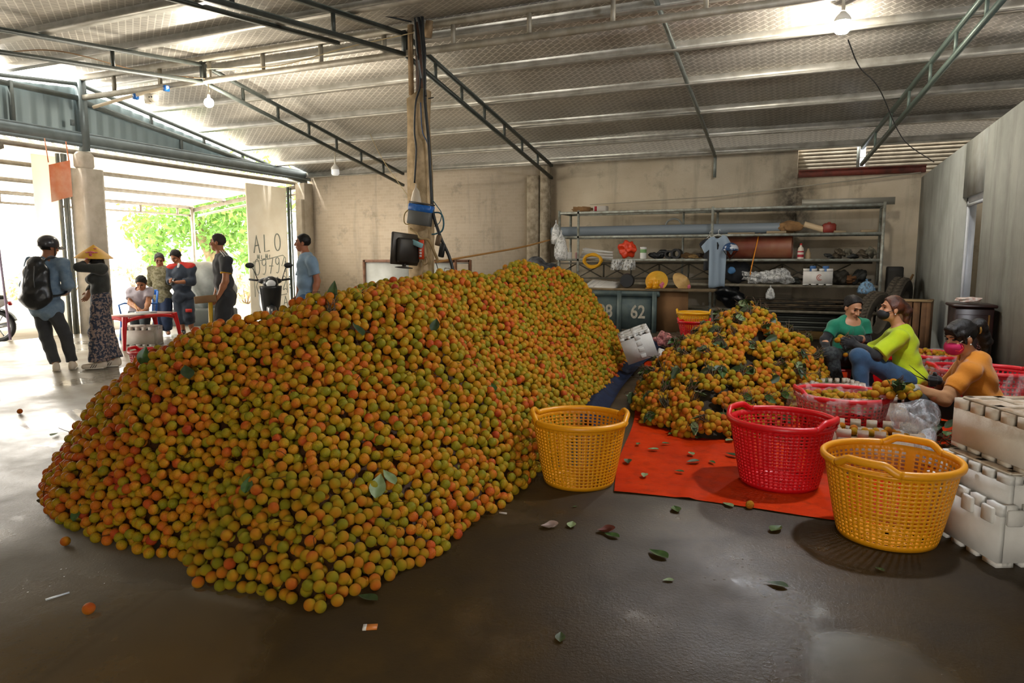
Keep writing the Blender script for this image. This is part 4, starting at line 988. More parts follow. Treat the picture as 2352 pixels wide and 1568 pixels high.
# top tier
p = onshelf(1338, 4, .25); mb = MB()
for k in range(3): mb.box(p + (.1 * k - .1, .02 * k, .03 + .012 * k), (.22, .3, .02), rotm(.1 * k, .25 - .2 * k, .2 * k)); mb.box(p + (.1 * k - .1, -.1, .06), (.18, .02, .10), rotm(0, .1, .1 * k))
tag(mb.build('cardboard_scrap', M_CARD), 'torn brown cardboard on the rack\'s top shelf, far left', 'cardboard')
p = onshelf(1378, 4, .25); mb = MB(); mb.box(p + (0, 0, .06), (.28, .2, .12), b=.01); o = mb.build('carton', mat('white_carton', '#b9b2a8', .7)); tag(o, 'white carton with a red mark on the rack\'s top shelf', 'carton')
mb = MB(); mb.box((-.08, -.102, .06), (.05, .004, .1)); mb.build('red_mark', mat('red_print', '#a01d2d', .6), o)
p = onshelf(1940, 4, .1); mb = MB(); mb.box(p + (.0, .3, .07), (1.55, .02, .13), rotm(.2, 0, 0)); tag(mb.build('metal_sheet', mat('grey_sheet', '#9a978c', .5, .4)), 'long grey metal strip standing on the rack\'s top shelf at right', 'metal strip')
# second tier: pipe and pieces
a, b = onshelf(1268, 3, .32), onshelf(1788, 3, .32); mb = MB()
mb.tube([a + (0, 0, .11), b + (0, 0, .115)], .1, 24, cap=False); mb.tube([b + (-.6, 0, .115), b + (0, 0, .115)], .088, 24, cap=False); mb.tube([b + (-.0, 0, .115), b + (.002, 0, .115)], [.1, .088], 24, cap=False)
tag(mb.build('pvc_pipe', mat('grey_pvc', '#77818a', .35), smooth=True, auto=.6), 'long thick grey plastic pipe lying on the rack\'s second shelf', 'pipe')
mb = MB(); p = onshelf(1545, 3, .5); mb.tube([p + (.16 * math.cos(a), 0, .2 + .14 * math.sin(a)) for a in np.linspace(0, PI, 16)], .02, 8); tag(mb.build('hose', mat('pale_hose', '#8b8d88', .5), smooth=True), 'pale bent hose showing above the grey pipe', 'hose')
lump('cardboard_scrap', onshelf(1812, 3, .3), (.36, .3, .2), M_CARD, 'crumpled brown cardboard at the end of the grey pipe', 'cardboard', 3, .3)
a, b = onshelf(1843, 3, .2), onshelf(1890, 3, .25); mb = MB(); mb.tube([a + (0, 0, .17), b + (0, 0, .06)], .055, 14); tag(mb.build('cardboard_tube', mat('tan_roll', '#c4ad8a', .7), smooth=True, auto=.6), 'tan paper roll leaning on the rack\'s second shelf', 'roll')
p = onshelf(1900, 3, .25); mb = MB(); mb.box(p + (0, 0, .09), (.22, .18, .18), rotz(.2), b=.03); mb.box(p + (.0, 0, .19), (.06, .06, .03), b=.01); tag(mb.build('fuel_can', mat('red_can', '#7c2a1e', .5)), 'dull red can on the rack\'s second shelf', 'can')
for i, (px_, s) in enumerate(((1700, (.5, .1, .03)), (1780, (.35, .12, .05)), (1925, (.2, .12, .04)), (1990, (.25, .12, .05)))):
    p = onshelf(px_, 3, .12); mb = MB(); mb.box(p + (0, 0, s[2] / 2), s, rotz(.05 * i), b=.008); tag(mb.build('timber_offcut', mat('offcut', '#8a7a60', .85)), ['thin pale offcut lying before the grey pipe', 'short pale offcut under the pipe\'s right end', 'small dark offcut right of the red can', 'flat offcut at the right end of the second shelf'][i], 'offcut')
# third tier things
def lathe_thing(name, c, prof, m, label, cat, R=None, n=20, parts=()):
    mb = MB(); mb.lathe(prof, n, (0, 0, 0), R); o = mb.build(name, m, None, smooth=True, recenter=False, loc=(0, 0, 0), auto=.7); o.location = tuple(c); tag(o, label, cat)
    for nm, pr, mm in parts: q = MB(); q.lathe(pr, n, (0, 0, 0), R); q.build(nm, mm, o, smooth=True)
    return o
M_WP = mat('white_plastic', '#d9d8d2', .4)
lathe_thing('jar', onshelf(1477, 2, .12), [(0, 0), (.06, 0), (.065, .02), (.065, .2), (.06, .215)], M_WP, 'white plastic jar with green label on the rack\'s third shelf', 'jar', parts=(('lid', [(.063, .2), (.066, .2), (.066, .235), (0, .24)], M_WP), ('label', [(.0658, .12), (.0658, .19)], mat('green_print', '#6f9a5e', .5))))
lathe_thing('mug', onshelf(1307, 2, .12), [(0, 0), (.06, 0), (.065, .14), (.06, .14), (.055, .01)], M_WP, 'white mug at the left end of the rack\'s third shelf', 'mug')
lathe_thing('cup', onshelf(1325, 2, .12), [(0, 0), (.035, 0), (.04, .13), (.036, .13), (.03, .01)], mat('pink_cup', '#d9a9ab', .4), 'pale pink cup beside the white mug', 'cup')
p = onshelf(1372, 2, .25); rods = thing('foam_strip_bundle', 'bundle of white foam strips on the rack\'s third shelf', 'foam strips', p)
for k in range(11):
    mb = MB(); r = k // 4; mb.bar((-.34 + .03 * (k % 3), .02 * k - .1, .04 + .075 * r + .012 * (k % 4)), (.36 - .04 * (k % 4), .03 * (k % 4) - .1, .02 + .055 * r + .0), .045, .04); mb.build('strip', M_FOAM, rods)
p = onshelf(1361, 2, -.06); t_ = thing('rope_coil', 'coil of yellow rope hanging over the third shelf\'s edge', 'rope', p)
mb = MB(); P = [((.20 - .012 * (k / 22 % 3)) * math.cos(k / 22 * 6.28), .05 * math.sin(k * .35), -.04 + (.10 + .006 * (k / 22)) * math.sin(k / 22 * 6.28) + .0) for k in range(22 * 9)]; mb.tube(P, .016, 6); mb.build('rope', mat('yellow_rope', '#d8a012', .7), t_, smooth=True)
lump('plastic_bag', onshelf(1443, 2, .16), (.34, .2, .24), mat('orange_bag', '#d63c14', .45, bump=.6, bscale=20), 'crumpled orange-red bag on the rack\'s third shelf', 'bag', 5, .45)
def hanging(name, c, w, h, m, label, cat, seed=0, amp=.04, solid=0, shape=None, bulge=0.0, normal=(0, -1, 0)):
    r = np.random.default_rng(seed); ph = r.random(4) * 6; mb = MB()
    def f(u, v):
        wv = w * (shape(v) if shape else 1); x = (u - .5) * wv; y = amp * math.sin(u * 11 + ph[0] + 2 * v) * (.3 + v) + amp * .6 * math.sin(u * 23 + 5 * v + ph[1]) - bulge * math.sin(PI * u) * math.sin(PI * min(1, v * .9 + .1)); return (x, y, -h * v + .03 * h * math.sin(u * 9 + ph[2]) * v)
    mb.sheet(f, 30, 18); o = mb.build(name, m, None, smooth=True, recenter=False, loc=(0, 0, 0), solid=solid); o.location = tuple(c); return tag(o, label, cat)
hanging('plastic_sheet', rp(1431, 596, -.03), .5, .21, film('white_film', '#dedfdc', .5), 'clear plastic sheet hanging from the third shelf below the orange bag', 'plastic sheet', 2, .03)
def bag(name, c, w, h, m, label, cat='plastic bag', seed=0):
    mb = MB(); r = np.random.default_rng(seed); ph = r.random(4) * 6
    prof = [(0.02, 0), (.05, -.05), (.03, -.12), (.3, -.3), (.46, -.6), (.5, -.85), (.4, -.98), (.0, -1.0)]
    n = 26; V = [((q * w + .03 * w * math.sin(a * 7 + z * 9 + ph[0])) * math.cos(a), (q * w + .03 * w * math.sin(a * 5 + ph[1] + z * 7)) * .6 * math.sin(a), z * h + .02 * h * math.sin(3 * a + ph[2]) * (z < -.2)) for q, z in prof for a in np.linspace(0, 6.283, n, endpoint=False)]
    mb.add(V, [[(i * n + j, (i + 1) * n + j, (i + 1) * n + (j + 1) % n, i * n + (j + 1) % n) for i in range(len(prof) - 1) for j in range(n)]])
    o = mb.build(name, m, None, smooth=True, recenter=False, loc=(0, 0, 0)); o.location = tuple(c); return tag(o, label, cat)
M_WBAG = film('milky_film', '#e3e4e2', .62)
bag('plastic_bag', rp(1277, 505, -.06), .22, .5, M_WBAG, 'white plastic bag hung high on the rack\'s left post', seed=1); bag('plastic_bag', rp(1289, 528, -.14), .30, .62, M_WBAG, 'fuller white plastic bag hung below the first on the left post', seed=2)
p = onshelf(1512, 2, .2)
for i, (dx, s) in enumerate(((-.08, 1), (.06, 1.2))):
    lump('shoe', p + (dx, .05 * i, 0), (.26, .12, .13 * s), M_BLACK, ['old black shoe on the third shelf beside the white jar', 'taller black shoe behind the old shoe on the third shelf'][i], 'shoe', 7 + i, .22)
for i, (px_, r) in enumerate(((1538, .085), (1556, .1))):
    c = onshelf(px_, 2, .25) + (0, -.1 * i, r); mb = MB(); mb.tube([c + (0, -.14, 0), c + (0, .14, 0)], r, 18, cap=False); mb.tube([c + (0, -.14, 0), c + (0, .14, 0)], r * .6, 18, cap=False); mb.tube([c + (0, -.14, 0), c + (0, -.141, 0)], [r, r * .6], 18, cap=False); tag(mb.build('pipe_coupling', M_BLACK, smooth=True, auto=.6), ['black pipe coupling, the left of two on the third shelf', 'black pipe coupling, the right of two on the third shelf'][i], 'pipe fitting')
for i, (px_, cc_) in enumerate(((1580, '#5b4326'), (1597, '#80653c'), (1612, '#3b3129'))): lump('work_glove', onshelf(px_, 2, .15), (.2, .14, .1), mat('glove%d' % i, cc_, .9), ['brown glove heap left of the hanging shirts', 'tan glove on the third shelf left of the hanging shirts', 'dark rag on the third shelf by the hanging shirts'][i], 'glove', 11 + i, .4)
def tshirt(c, w, h, m, label, seed, rz=0):
    out = [(-.12, 0), (-.3, -.02), (-.62, -.22), (-.5, -.36), (-.33, -.27), (-.30, -.6), (-.3, -1.0), (.3, -1.0), (.3, -.6), (.33, -.27), (.5, -.36), (.62, -.22), (.3, -.02), (.12, 0), (0, -.05)]
    P = [(x * w, 0, z * h) for x, z in out]; r = np.random.default_rng(seed); mb = MB()
    xs_ = np.linspace(-.62, .62, 40); 
    def top(x): x = abs(x); return -.05 if x < .02 else (-.05 + .4 * (x - .02) * .5 if x < .12 else (-.02 * (x - .12) / .18 if x < .3 else -.02 - .2 * (x - .3) / .32))
    def bot(x): x = abs(x); return -1.0 if x <= .31 else -.27 - .09 * (x - .33) / .17 if x < .5 else -.36 + .14 * (x - .5) / .12
    def f(u, v):
        x = -.62 + 1.24 * u; z = top(x) * (1 - v) + bot(x) * v; return (x * w, .016 * math.sin(9 * x + 3 * z + seed) + .008 * math.sin(23 * x + 2 * seed), z * h + .015 * math.sin(9 * x))
    mb.sheet(f, 60, 14); o = mb.build('hanging_shirt', m, None, smooth=True, recenter=False, loc=(0, 0, 0), solid=.02); o.location = tuple(c); o.rotation_euler = (0, 0, rz); tag(o, label, 'shirt')
    q = MB(); q.tube([(-.25 * w, 0, -.03), (0, 0, .03), (.25 * w, 0, -.03)], .006, 6); q.tube([(0, 0, .03), (0, 0, .1), (.025, 0, .12), (.03, 0, .09)], .004, 6); q.build('hanger', M_WP, o)
    return o
tshirt(rp(1650, 541, -.12), .5, .98, mat('pale_blue_cotton', '#8fa0b0', .9, bump=.3, bscale=14), 'pale blue t-shirt hanging from the rack', 2, .35)
tshirt(rp(1630, 545, -.05), .36, .62, M_DKC, 'dark shirt hanging just behind the pale blue t-shirt', 5, -.5)
def helmet(c, m, label, r=.14):
    t_ = thing('motorbike_helmet', label, 'helmet', c); mb = MB(); mb.lathe([(r * math.sin(a), r * .9 * math.cos(a)) for a in np.linspace(0, 1.75, 12)], 22); mb.build('shell', m, t_, smooth=True, solid=.015)
    mb = MB(); mb.sheet(lambda u, v: ((r + .05 * v) * math.sin((u - .5) * 2), -(r + .05 * v) * math.cos((u - .5) * 2), .02 - .03 * v), 14, 3); mb.build('visor', m, t_, smooth=True, solid=.006)
    mb = MB(); mb.tube([(-r * .9, 0, -.02), (0, -.05, -.2), (r * .9, 0, -.02)], .008, 6); mb.build('strap', M_BLACK, t_)
helmet(rp(1678, 573, -.12), mat('blue_white_shell', '#28466f', .25, col2='#c9ced6', vscale=7, stops=(.5, .55)), 'blue and white motorbike helmet hung beside the pale blue t-shirt')
a, b = onshelf(1660, 2, .36), onshelf(1818, 2, .3); mb = MB(); r = .215
for rr in (r, r - .015): mb.tube([a + (0, 0, r), b + (0, 0, r)], rr, 32, cap=False)
mb.tube([b + (0, 0, r), b + (.002, 0, r)], [r, r - .015], 32, cap=False)
brl = mb.build('steel_pipe', mat('red_oxide_pipe', '#76301f', .42, col2='#8a5a40', vscale=3), smooth=True, auto=.6); tag(brl, 'wide red-brown pipe section lying on the rack\'s third shelf', 'pipe')
st = rp(1735, 560, .12); q = MB(); q.tube([st + (.06, .02, .2), st + (.03, -.06, .0), st + (.0, -.14, -.2), st + (-.05, -.15, -.5), st + (-.06, -.14, -.62)], .012, 6, flat=.4); tag(q.build('strap', mat('orange_strap', '#d98518', .6)), 'orange strap hanging down from the red-brown pipe', 'strap')
lathe_thing('bottle', onshelf(1838, 2, .12), [(0, 0), (.055, 0), (.055, .15), (.045, .2), (.02, .23), (.02, .26), (0, .26)], mat('offwhite_bottle', '#cfc3b4', .4), 'white bottle with a red band on the third shelf', 'bottle', parts=(('cap', [(.022, .25), (.022, .285), (0, .29)], mat('red_cap', '#a0251f', .4)), ('label', [(.0558, .03), (.0558, .08)], mat('red_print', '#a01d2d', .6)), ('logo', [(.0562, .12), (.0562, .145)], mat('red_print', '#a01d2d', .6))))
lathe_thing('bottle', onshelf(1855, 2, .2), [(0, 0), (.05, 0), (.05, .1), (.02, .16), (.02, .19), (0, .19)], mat('tan_bottle', '#a08a6a', .5), 'small tan bottle right of the white bottle', 'bottle')
for i, px_ in enumerate((1905, 1925, 1945, 1960, 1980, 2000)):
    lump('machine_part', onshelf(px_, 2, .25), (.18, .2, .08 + .04 * (i % 3)), mat('clutter%d' % (i % 3), ['#2a2b29', '#4c4232', '#5a5648'][i % 3], .7), ['flat dark part at the right of the third shelf', 'brown iron part next along the third shelf', 'grey clamp beyond the iron part', 'dark pulley-like part near the rack\'s right post', 'brown bracket near the rack\'s right post', 'grey lump last on the third shelf'][i], 'machine part', 20 + i, .45)
# lattice truss stored on the fourth tier
mb = MB(); yy = RY1 - .12
for z in (.96, 1.28): mb.bar((RX0 - .4, yy, z), (RX1 - .1, yy, z + .03), .04, .04)
for k in range(10):
    x = RX0 - .4 + k * .6; mb.bar((x, yy, .96), (x + .6, yy, 1.28), .022, .022); mb.bar((x, yy, 1.28), (x + .6, yy, .96), .022, .022); mb.bar((x, yy, .96), (x, yy, 1.28), .03, .03, up=(0, 1, 0))
tag(mb.build('stored_truss', mat('stored_truss', '#5f594b', .6, .2, col2='#4a4539', vscale=9)), 'spare lattice truss stored along the back of the rack\'s fourth shelf', 'truss')
# fourth tier goods
p = onshelf(1880, 1, .12); fb_ = foam_box('clean white foam box with a red C-shaped logo on the rack', p, 0, .5, .34, .30, False, M_FOAM, nL=3)
mb = MB(); mb.tube([(.03 + .045 * math.cos(a), -.172, .14 + .05 * math.sin(a)) for a in np.linspace(.9, 5.6, 16)], .012, 6, flat=.6); mb.tube([(.035 + .022 * math.cos(a), -.172, .135 + .026 * math.sin(a)) for a in np.linspace(1.2, 5.0, 10)], .006, 6); mb.build('logo', mat('faded_red_print', '#b4604f', .6), fb_)
for i, dx in enumerate((-.09, .13)): lathe_thing('bottle', p + (dx, .02, .06), [(0, 0), (.06, 0), (.06, .2), (.05, .24), (.055, .25), (.055, .29), (0, .29)], mat('blue_bottle', '#4a72a8', .35), ['blue-capped jug in the logo box, left one', 'blue-capped jug in the logo box, right one'][i], 'jug')
lump('plastic_bag', onshelf(1735, 1, .2), (.42, .3, .2), M_WBAG, 'clear bag bundle on the fourth shelf under the orange strap', 'plastic bag', 31, .4, sub=4, f=3)
lump('plastic_bag', onshelf(1782, 1, .1), (.55, .32, .26), M_WBAG, 'larger clear bag bundle spilling off the fourth shelf', 'plastic bag', 33, .4, sub=4, f=3)
bag('plastic_bag', rp(1770, 655, -.05), .17, .26, M_WBAG, 'clear bag corner drooping off the fourth shelf', seed=6)
bag('plastic_bag', rp(1991, 640, -.08), .3, .27, film('blue_film', '#7fa6c6', .6), 'light blue plastic bag drooping at the rack\'s right end', seed=8)
lump('backpack', onshelf(1695, 1, .3), (.5, .3, .42), M_DKC, 'black bag on the fourth shelf behind the pale blue t-shirt', 'bag', 41, .15)
lump('face_mask', rp(1680, 622, -.02) - (0, 0, .06), (.16, .06, .15), mat('blue_mask', '#3f6f9c', .6), 'blue cloth mask hung in front of the black bag', 'face mask', 42, .1)
lump('plastic_bag', onshelf(1683, 0, .12), (.5, .36, .4), mat('black_bag', '#15171a', .3, bump=.7, bscale=14), 'black rubbish bag on the rack\'s bottom shelf', 'bag', 44, .3, sub=4, f=3)
for i, (px_, cc_) in enumerate(((1825, '#23251f'), (1935, '#2f2a20'), (1955, '#6a4422'), (1975, '#2a2a26'))): lump('machine_part', onshelf(px_, 1, .35), (.24, .25, .14 + .1 * (i % 2)), mat('parts%d' % i, cc_, .75), ['dark bundle left of the logo box', 'dark engine part right of the logo box', 'rusty brown part right of the logo box', 'black part at the right end of the fourth shelf'][i], 'machine part', 50 + i, .4)
# bars and planks on the low tiers
gb = np.random.default_rng(8); cols = ['#5a4a35', '#463b2c', '#6c5b42', '#3a352b']
for k in range(26):
    lev = k % 2; z = LEV[lev] + .02 + .034 * (k // 8) if lev == 0 else LEV[1] - .10 - .045 * (k // 5)
    z = LEV[0] + .02 + .035 * (k // 5); y = RY0 + .08 + .13 * (k % 5) + .015 * gb.random(); x0 = RXM + .3 + .5 * gb.random(); L_ = 1.6 + .9 * gb.random()
    mb = MB(); mb.bar((x0, y, z), (min(x0 + L_, RX1 + .1), y + .04 * gb.normal(), z + .02), .05 + .03 * gb.random(), .028); tag(mb.build('timber_bar', mat('bar%d' % (k % 4), cols[k % 4], .85, col2='#2c261d', vscale=10)), 'dusty bar in the stack of timber on the rack\'s lowest shelf', 'timber', 'timber bars on the lowest shelf')
for k in range(8):
    z = .06 + .045 * k; mb = MB(); mb.bar((RXM + .25, RY0 + .1 + .02 * (k % 3), z), (RX1 - .15 - .1 * (k % 3), RY0 + .1, z), .04, .04); tag(mb.build('steel_tube', mat('dark_tube%d' % (k % 2), ['#23241f', '#55574f'][k % 2], .5, .4)), 'steel tube in the low stack below the rack\'s lowest shelf', 'steel tube', 'steel tubes under the rack')
mb = MB(); mb.box((0, 0, .0), (.11, .05, .11)); mb.build('x', M_CARD) if False else None
# ------------------------------------------------------------------ CONTAINER, BOARD AND THINGS ON THEM
M_BIN = mat('bin_steel', '#4b5a5a', .55, .2, col2='#5d6a66', vscale=5, stops=(.4, .62)); BYF = 12.9
xb0, xb1 = -4.6, -2.66; bz = .78
bn = thing('steel_container', 'blue-grey steel container stencilled with numbers, before the rack', 'container', ((xb0 + xb1) / 2, BYF + .4, 0))
lx = (xb1 - xb0); mb = MB(); mb.box((0, 0, bz / 2 + .02), (lx - .05, .72, bz - .06)); mb.build('tub', M_BIN, bn)
mb = MB(); mb.box((0, -.38, bz - .05), (lx, .06, .1)); mb.box((0, .38, bz - .05), (lx, .06, .1)); mb.box((-lx / 2, 0, bz - .05), (.06, .8, .1)); mb.box((lx / 2, 0, bz - .05), (.06, .8, .1)); mb.build('rim', M_BIN, bn)
for x in (-lx / 2 + .03, -.3, .25, lx / 2 - .05): mb = MB(); mb.box((x, -.385, bz / 2), (.08, .06, bz)); mb.build('rib', M_BIN, bn)
M_STEN = mat('stencil_white', '#c6beac', .7, col2='#8f8a7c', vscale=20, stops=(.2, .75))
def text3d(s, size, m, parent, loc, name='number', rot=(PI / 2, 0, 0), sx=1.0):
    cu = bpy.data.curves.new(name, 'FONT'); cu.body = s; cu.size = size; cu.extrude = .002; cu.align_x = 'CENTER'; cu.offset = size * .02; cu.materials.append(m)
    o = bpy.data.objects.new(name, cu); COL.objects.link(o); bpy.context.view_layer.update(); me = bpy.data.meshes.new_from_object(o.evaluated_get(bpy.context.evaluated_depsgraph_get())); bpy.data.objects.remove(o)
    o = bpy.data.objects.new(name, me); COL.objects.link(o); o.parent = parent; o.location = loc; o.rotation_euler = rot; o.scale = (sx, 1.15, 1); return o
for s, px_ in (('62', 1464), ('98', 1389)):
    c = ony(px_, 712, BYF); text3d(s, .30, M_STEN, bn, (c[0] - (xb0 + xb1) / 2, -.364, .27), sx=.95)
c = ony(1540, 720, BYF + .06); mb = MB(); mb.box((c[0], BYF + .1, .43), (.62, .025, .82)); tag(mb.build('plywood_board', mat('plywood', '#7d5a35', .8, col2='#6a4a2a', vscale=3)), 'brown plywood board standing right of the steel container', 'board')
c = ony(1470, 668, BYF); mb = MB(); mb.box((-2.95, BYF + .3, bz + .025), (2.6, .62, .04)); tag(mb.build('plank', mat('dusty_plank', '#7c6a4f', .9, col2='#5f5039', vscale=4)), 'dusty wide plank laid across the container as a table', 'plank')
pz = bz + .047
def onpl(px_, dy=.2): q = ony(px_, 650, BYF + dy); q[2] = pz; return q
mb = MB(); p = onpl(1385, .25); mb.box(p + (0, 0, .05), (.62, .36, .05), rotm(.3, .08, -.15), b=.01)
for k in range(5): mb.box(p + (-.24 + .12 * k, .0, .085 - .01 * k), (.03, .34, .03), rotm(.3, .08, -.15), b=.006)
tag(mb.build('foam_tray', M_FOAM), 'white ribbed foam lid lying on the plank', 'foam lid')
lathe_thing('cooking_pot', onpl(1440, .15) + (0, 0, .14), [(0, .12), (.12, .12), (.135, 0), (.14, -.12), (.13, -.12), (.125, .0), (.1, .1), (0, .1)], M_BLACK, 'black pot lying on its side on the plank', 'pot', R=rotm(PI / 2, 0, .2))
def conical(c, rot, m, label, r=.21, h=.16, flower=True, name='conical_hat'):
    t_ = thing(name, label, 'conical hat', c, rot=rot); mb = MB(); mb.lathe([(.002, h), (r * .5, h * .53), (r, .0), (r * .99, -.004), (r * .5, h * .5), (.002, h - .006)], 36); mb.build('cone', m, t_, smooth=True, auto=1.2)
    if flower:
        for k in range(7):
            a = -.3 + .16 * (k % 3); rr = r * (.62 + .1 * (k // 3)); mb = MB(); q = np.array([rr * math.cos(a), rr * math.sin(a), h * (1 - rr / r) + .004]); mb.ball(q, (.028, .028, .008), sub=1); mb.build('flower', mat('pink_flower', '#c2305a', .7, col2='#e08aa0', vscale=60), t_, smooth=True)
    return t_
M_HAT = mat('yellow_hat', '#d89a1c', .6, col2='#e3b23c', vscale=8); M_HAT2 = mat('tan_hat', '#c8a468', .7, col2='#b08a50', vscale=8)
conical(onpl(1508, .2) + (.0, .0, .14), (1.05, .5, -.2), M_HAT, 'yellow conical hat tipped on its side on the plank'); conical(onpl(1565, .3) + (0, .05, .12), (.7, .75, .3), M_HAT2, 'tan conical hat leaning right of the yellow conical hat')
for i, px_ in enumerate((1492, 1507)):
    p = onpl(px_, .06); t_ = thing('rubber_boot', ['yellow rubber boot on the plank\'s edge, left of the pair', 'yellow rubber boot on the plank\'s edge, right of the pair'][i], 'boot', p, -.2)
    mb = MB(); mb.tube([(0, .04, .05), (0, .04, .16)], [.045, .05], 14); mb.ball((0, -.0, .04), (.045, .1, .04)); mb.build('upper', mat('yellow_boot', '#dc9a10', .4), t_, smooth=True); mb = MB(); mb.box((0, 0, .01), (.085, .19, .02), b=.008); mb.build('sole', mat('boot_sole', '#b9800c', .5), t_)
# small baskets behind
p = atk(1592, 752, 9.6); p[2] = .0; q = atk(1592, 742, 10.2)
b1_ = basket('small yellow basket stacked behind the heap of bunches', (q[0], q[1], .36), .1, .235, .17, .24, M_YEL2, 40, 9, hspan=.35, hrise=.04, name='small_basket', lip=.013)
b2_ = basket('small red basket below the small yellow one', (q[0] + .06, q[1] - .32, .28), .2, .22, .17, .22, M_RED, 40, 9, hspan=.35, hrise=.04, name='small_basket', lip=.013)
mb = MB(); mb.box((q[0], q[1] - .1, .14), (.62, .9, .27), b=.02); tag(mb.build('crate', mat('dark_crate', '#4a3b28', .9)), 'dark low crate carrying the two small baskets', 'crate')
lump('plastic_bag', np.array([q[0] - .3, q[1] - .5, .1]), (.3, .25, .22), film('pink_film', '#d98d8a', .7), 'pinkish plastic bag behind the heap of bunches', 'plastic bag', 61, .3)
# ------------------------------------------------------------------ RIGHT CORNER
def tyre(c, r, wd, rot, label):
    t_ = thing('tyre', label, 'tyre', c, rot=rot); pr = [(r * .62, -wd * .42), (r * .8, -wd * .5), (r * .95, -wd * .46), (r, -wd * .3), (r, wd * .3), (r * .95, wd * .46), (r * .8, wd * .5), (r * .62, wd * .42), (r * .6, 0), (r * .62, -wd * .42)]
    mb = MB(); mb.lathe(pr, 44); mb.build('carcass', mat('tyre_rubber', '#3a342b', .85, col2='#4c4437', vscale=9), t_, smooth=True, auto=.7)
    mb = MB()
    for k in range(44):
        a = k / 44 * 6.283
        for s in (-1, 1): mb.box((r * 1.005 * math.cos(a + .05 * s), r * 1.005 * math.sin(a + .05 * s), s * wd * .2), (.02, r * .09, wd * .3), rotz(a) @ rotm(.35 * s, 0, 0))
    mb.build('tread', mat('tread_rubber', '#4a4236', .9), t_)
tyre((1.34, 13.75, .53), .53, .26, (PI / 2 + .12, 0, 1.25), 'large worn truck tyre leaning in the right back corner'); tyre((.95, 12.95, .42), .42, .22, (PI / 2 + .1, 0, 1.0), 'smaller truck tyre leaning before the large one')
p = atk(2105, 735, 9.9); t_ = thing('wooden_crate', 'narrow wooden crate by the tyres behind the woman in lime', 'crate', (1.36, 11.6, 0), -.2); M_WOOD = mat('crate_wood', '#6a4a2c', .85, col2='#553a22', vscale=6)
for x in (-.2, .2):
    for y in (-.2, .2): mb = MB(); mb.box((x, y, .4), (.05, .05, .8)); mb.build('corner_post', M_WOOD, t_)
for y in (-.215, .215):
    for k in range(4): mb = MB(); mb.box((-.15 + .1 * k, y, .4), (.085, .015, .76)); mb.build('slat', M_WOOD, t_)
for x in (-.215, .215):
    for k in range(4): mb = MB(); mb.box((x, -.15 + .1 * k, .4), (.015, .085, .76)); mb.build('slat', M_WOOD, t_)
mb = MB(); mb.box((0, 0, .785), (.46, .46, .02)); mb.build('top_board', mat('crate_top', '#8a7350', .9), t_)
for i, (px_, z) in enumerate(((2040, .95), (2034, 1.15))):
    pass
mb = MB(); mb.box((1.36, 14.62, .62), (.26, .36, 1.24), b=.02); o = tag(mb.build('loudspeaker', mat('black_speaker', '#211f1c', .7)), 'tall dark speaker cabinet standing right of the rack', 'speaker')
mb = MB(); mb.box((0, -.183, .62), (.22, .01, 1.1)); mb.build('grille', mat('speaker_grille', '#2f2c27', .8), o)
for i, (a, b) in enumerate((((1.16, 14.42, .02), (1.66, 14.6, 1.1)), ((1.16, 14.52, .02), (1.66, 14.75, 1.05)))): mb = MB(); mb.tube([a, b], .02, 8); tag(mb.build('wooden_pole', mat('pole_wood', '#7a5b36', .8)), ['upper of two thin wooden poles leaning by the speaker', 'lower of two thin wooden poles leaning by the speaker'][i], 'pole')
# carved dark cabinet at the doorway
t_ = thing('carved_cabinet', 'dark carved wooden cabinet standing at the doorway', 'cabinet', (1.50, 8.45, 0), 0); M_MAHOG = mat('mahogany', '#2a120d', .4, col2='#1c0c09', vscale=8)
mb = MB(); mb.box((0, 0, .45), (.34, .4, .9), b=.01); mb.build('carcass', M_MAHOG, t_)
mb = MB(); mb.box((0, 0, .915), (.39, .46, .03), b=.01); mb.build('top', M_MAHOG, t_)
mb = MB(); mb.box((-.015, -.203, .47), (.27, .012, .72), b=.005); mb.build('door', M_MAHOG, t_)
mb = MB(); gq = np.random.default_rng(4)
for k in range(26):
    c0 = np.array([-.12 + .2 * gq.random(), -.212, .25 + .5 * gq.random()]); mb.tube([c0 + (.03 * math.cos(a + k) * (1 - a / 9), 0, .04 * math.sin(a + k) * (1 - a / 9)) for a in np.linspace(0, 5, 9)], .007, 5)
mb.build('carving', mat('carved_wood', '#4a1f16', .4), t_)
mb = MB(); mb.box((.125, -.213, .47), (.016, .012, .72)); mb.build('inlay', mat('gold_inlay', '#6a4a20', .4, .5), t_)
lump('paper_packet', np.array([1.46, 8.4, .932]), (.22, .14, .06), mat('packet_mix', '#b08a7a', .7, col2='#c9c2b8', vscale=30), 'crumpled packet on top of the carved cabinet', 'packet', 71, .3)
for i, (x, y, z, s, cc_) in enumerate(((2.6, 10.4, 0, (.5, .5, 1.15), '#15130f'), (2.35, 10.9, 0, (.45, .4, .9), '#22201c'))): lump('stacked_goods', np.array([x, y, z]), s, mat('dimgoods%d' % i, cc_, .8), ['dark covered shape in the room beyond the doorway, taller', 'dark covered shape in the room beyond the doorway, lower'][i], 'covered goods', 75 + i, .12)
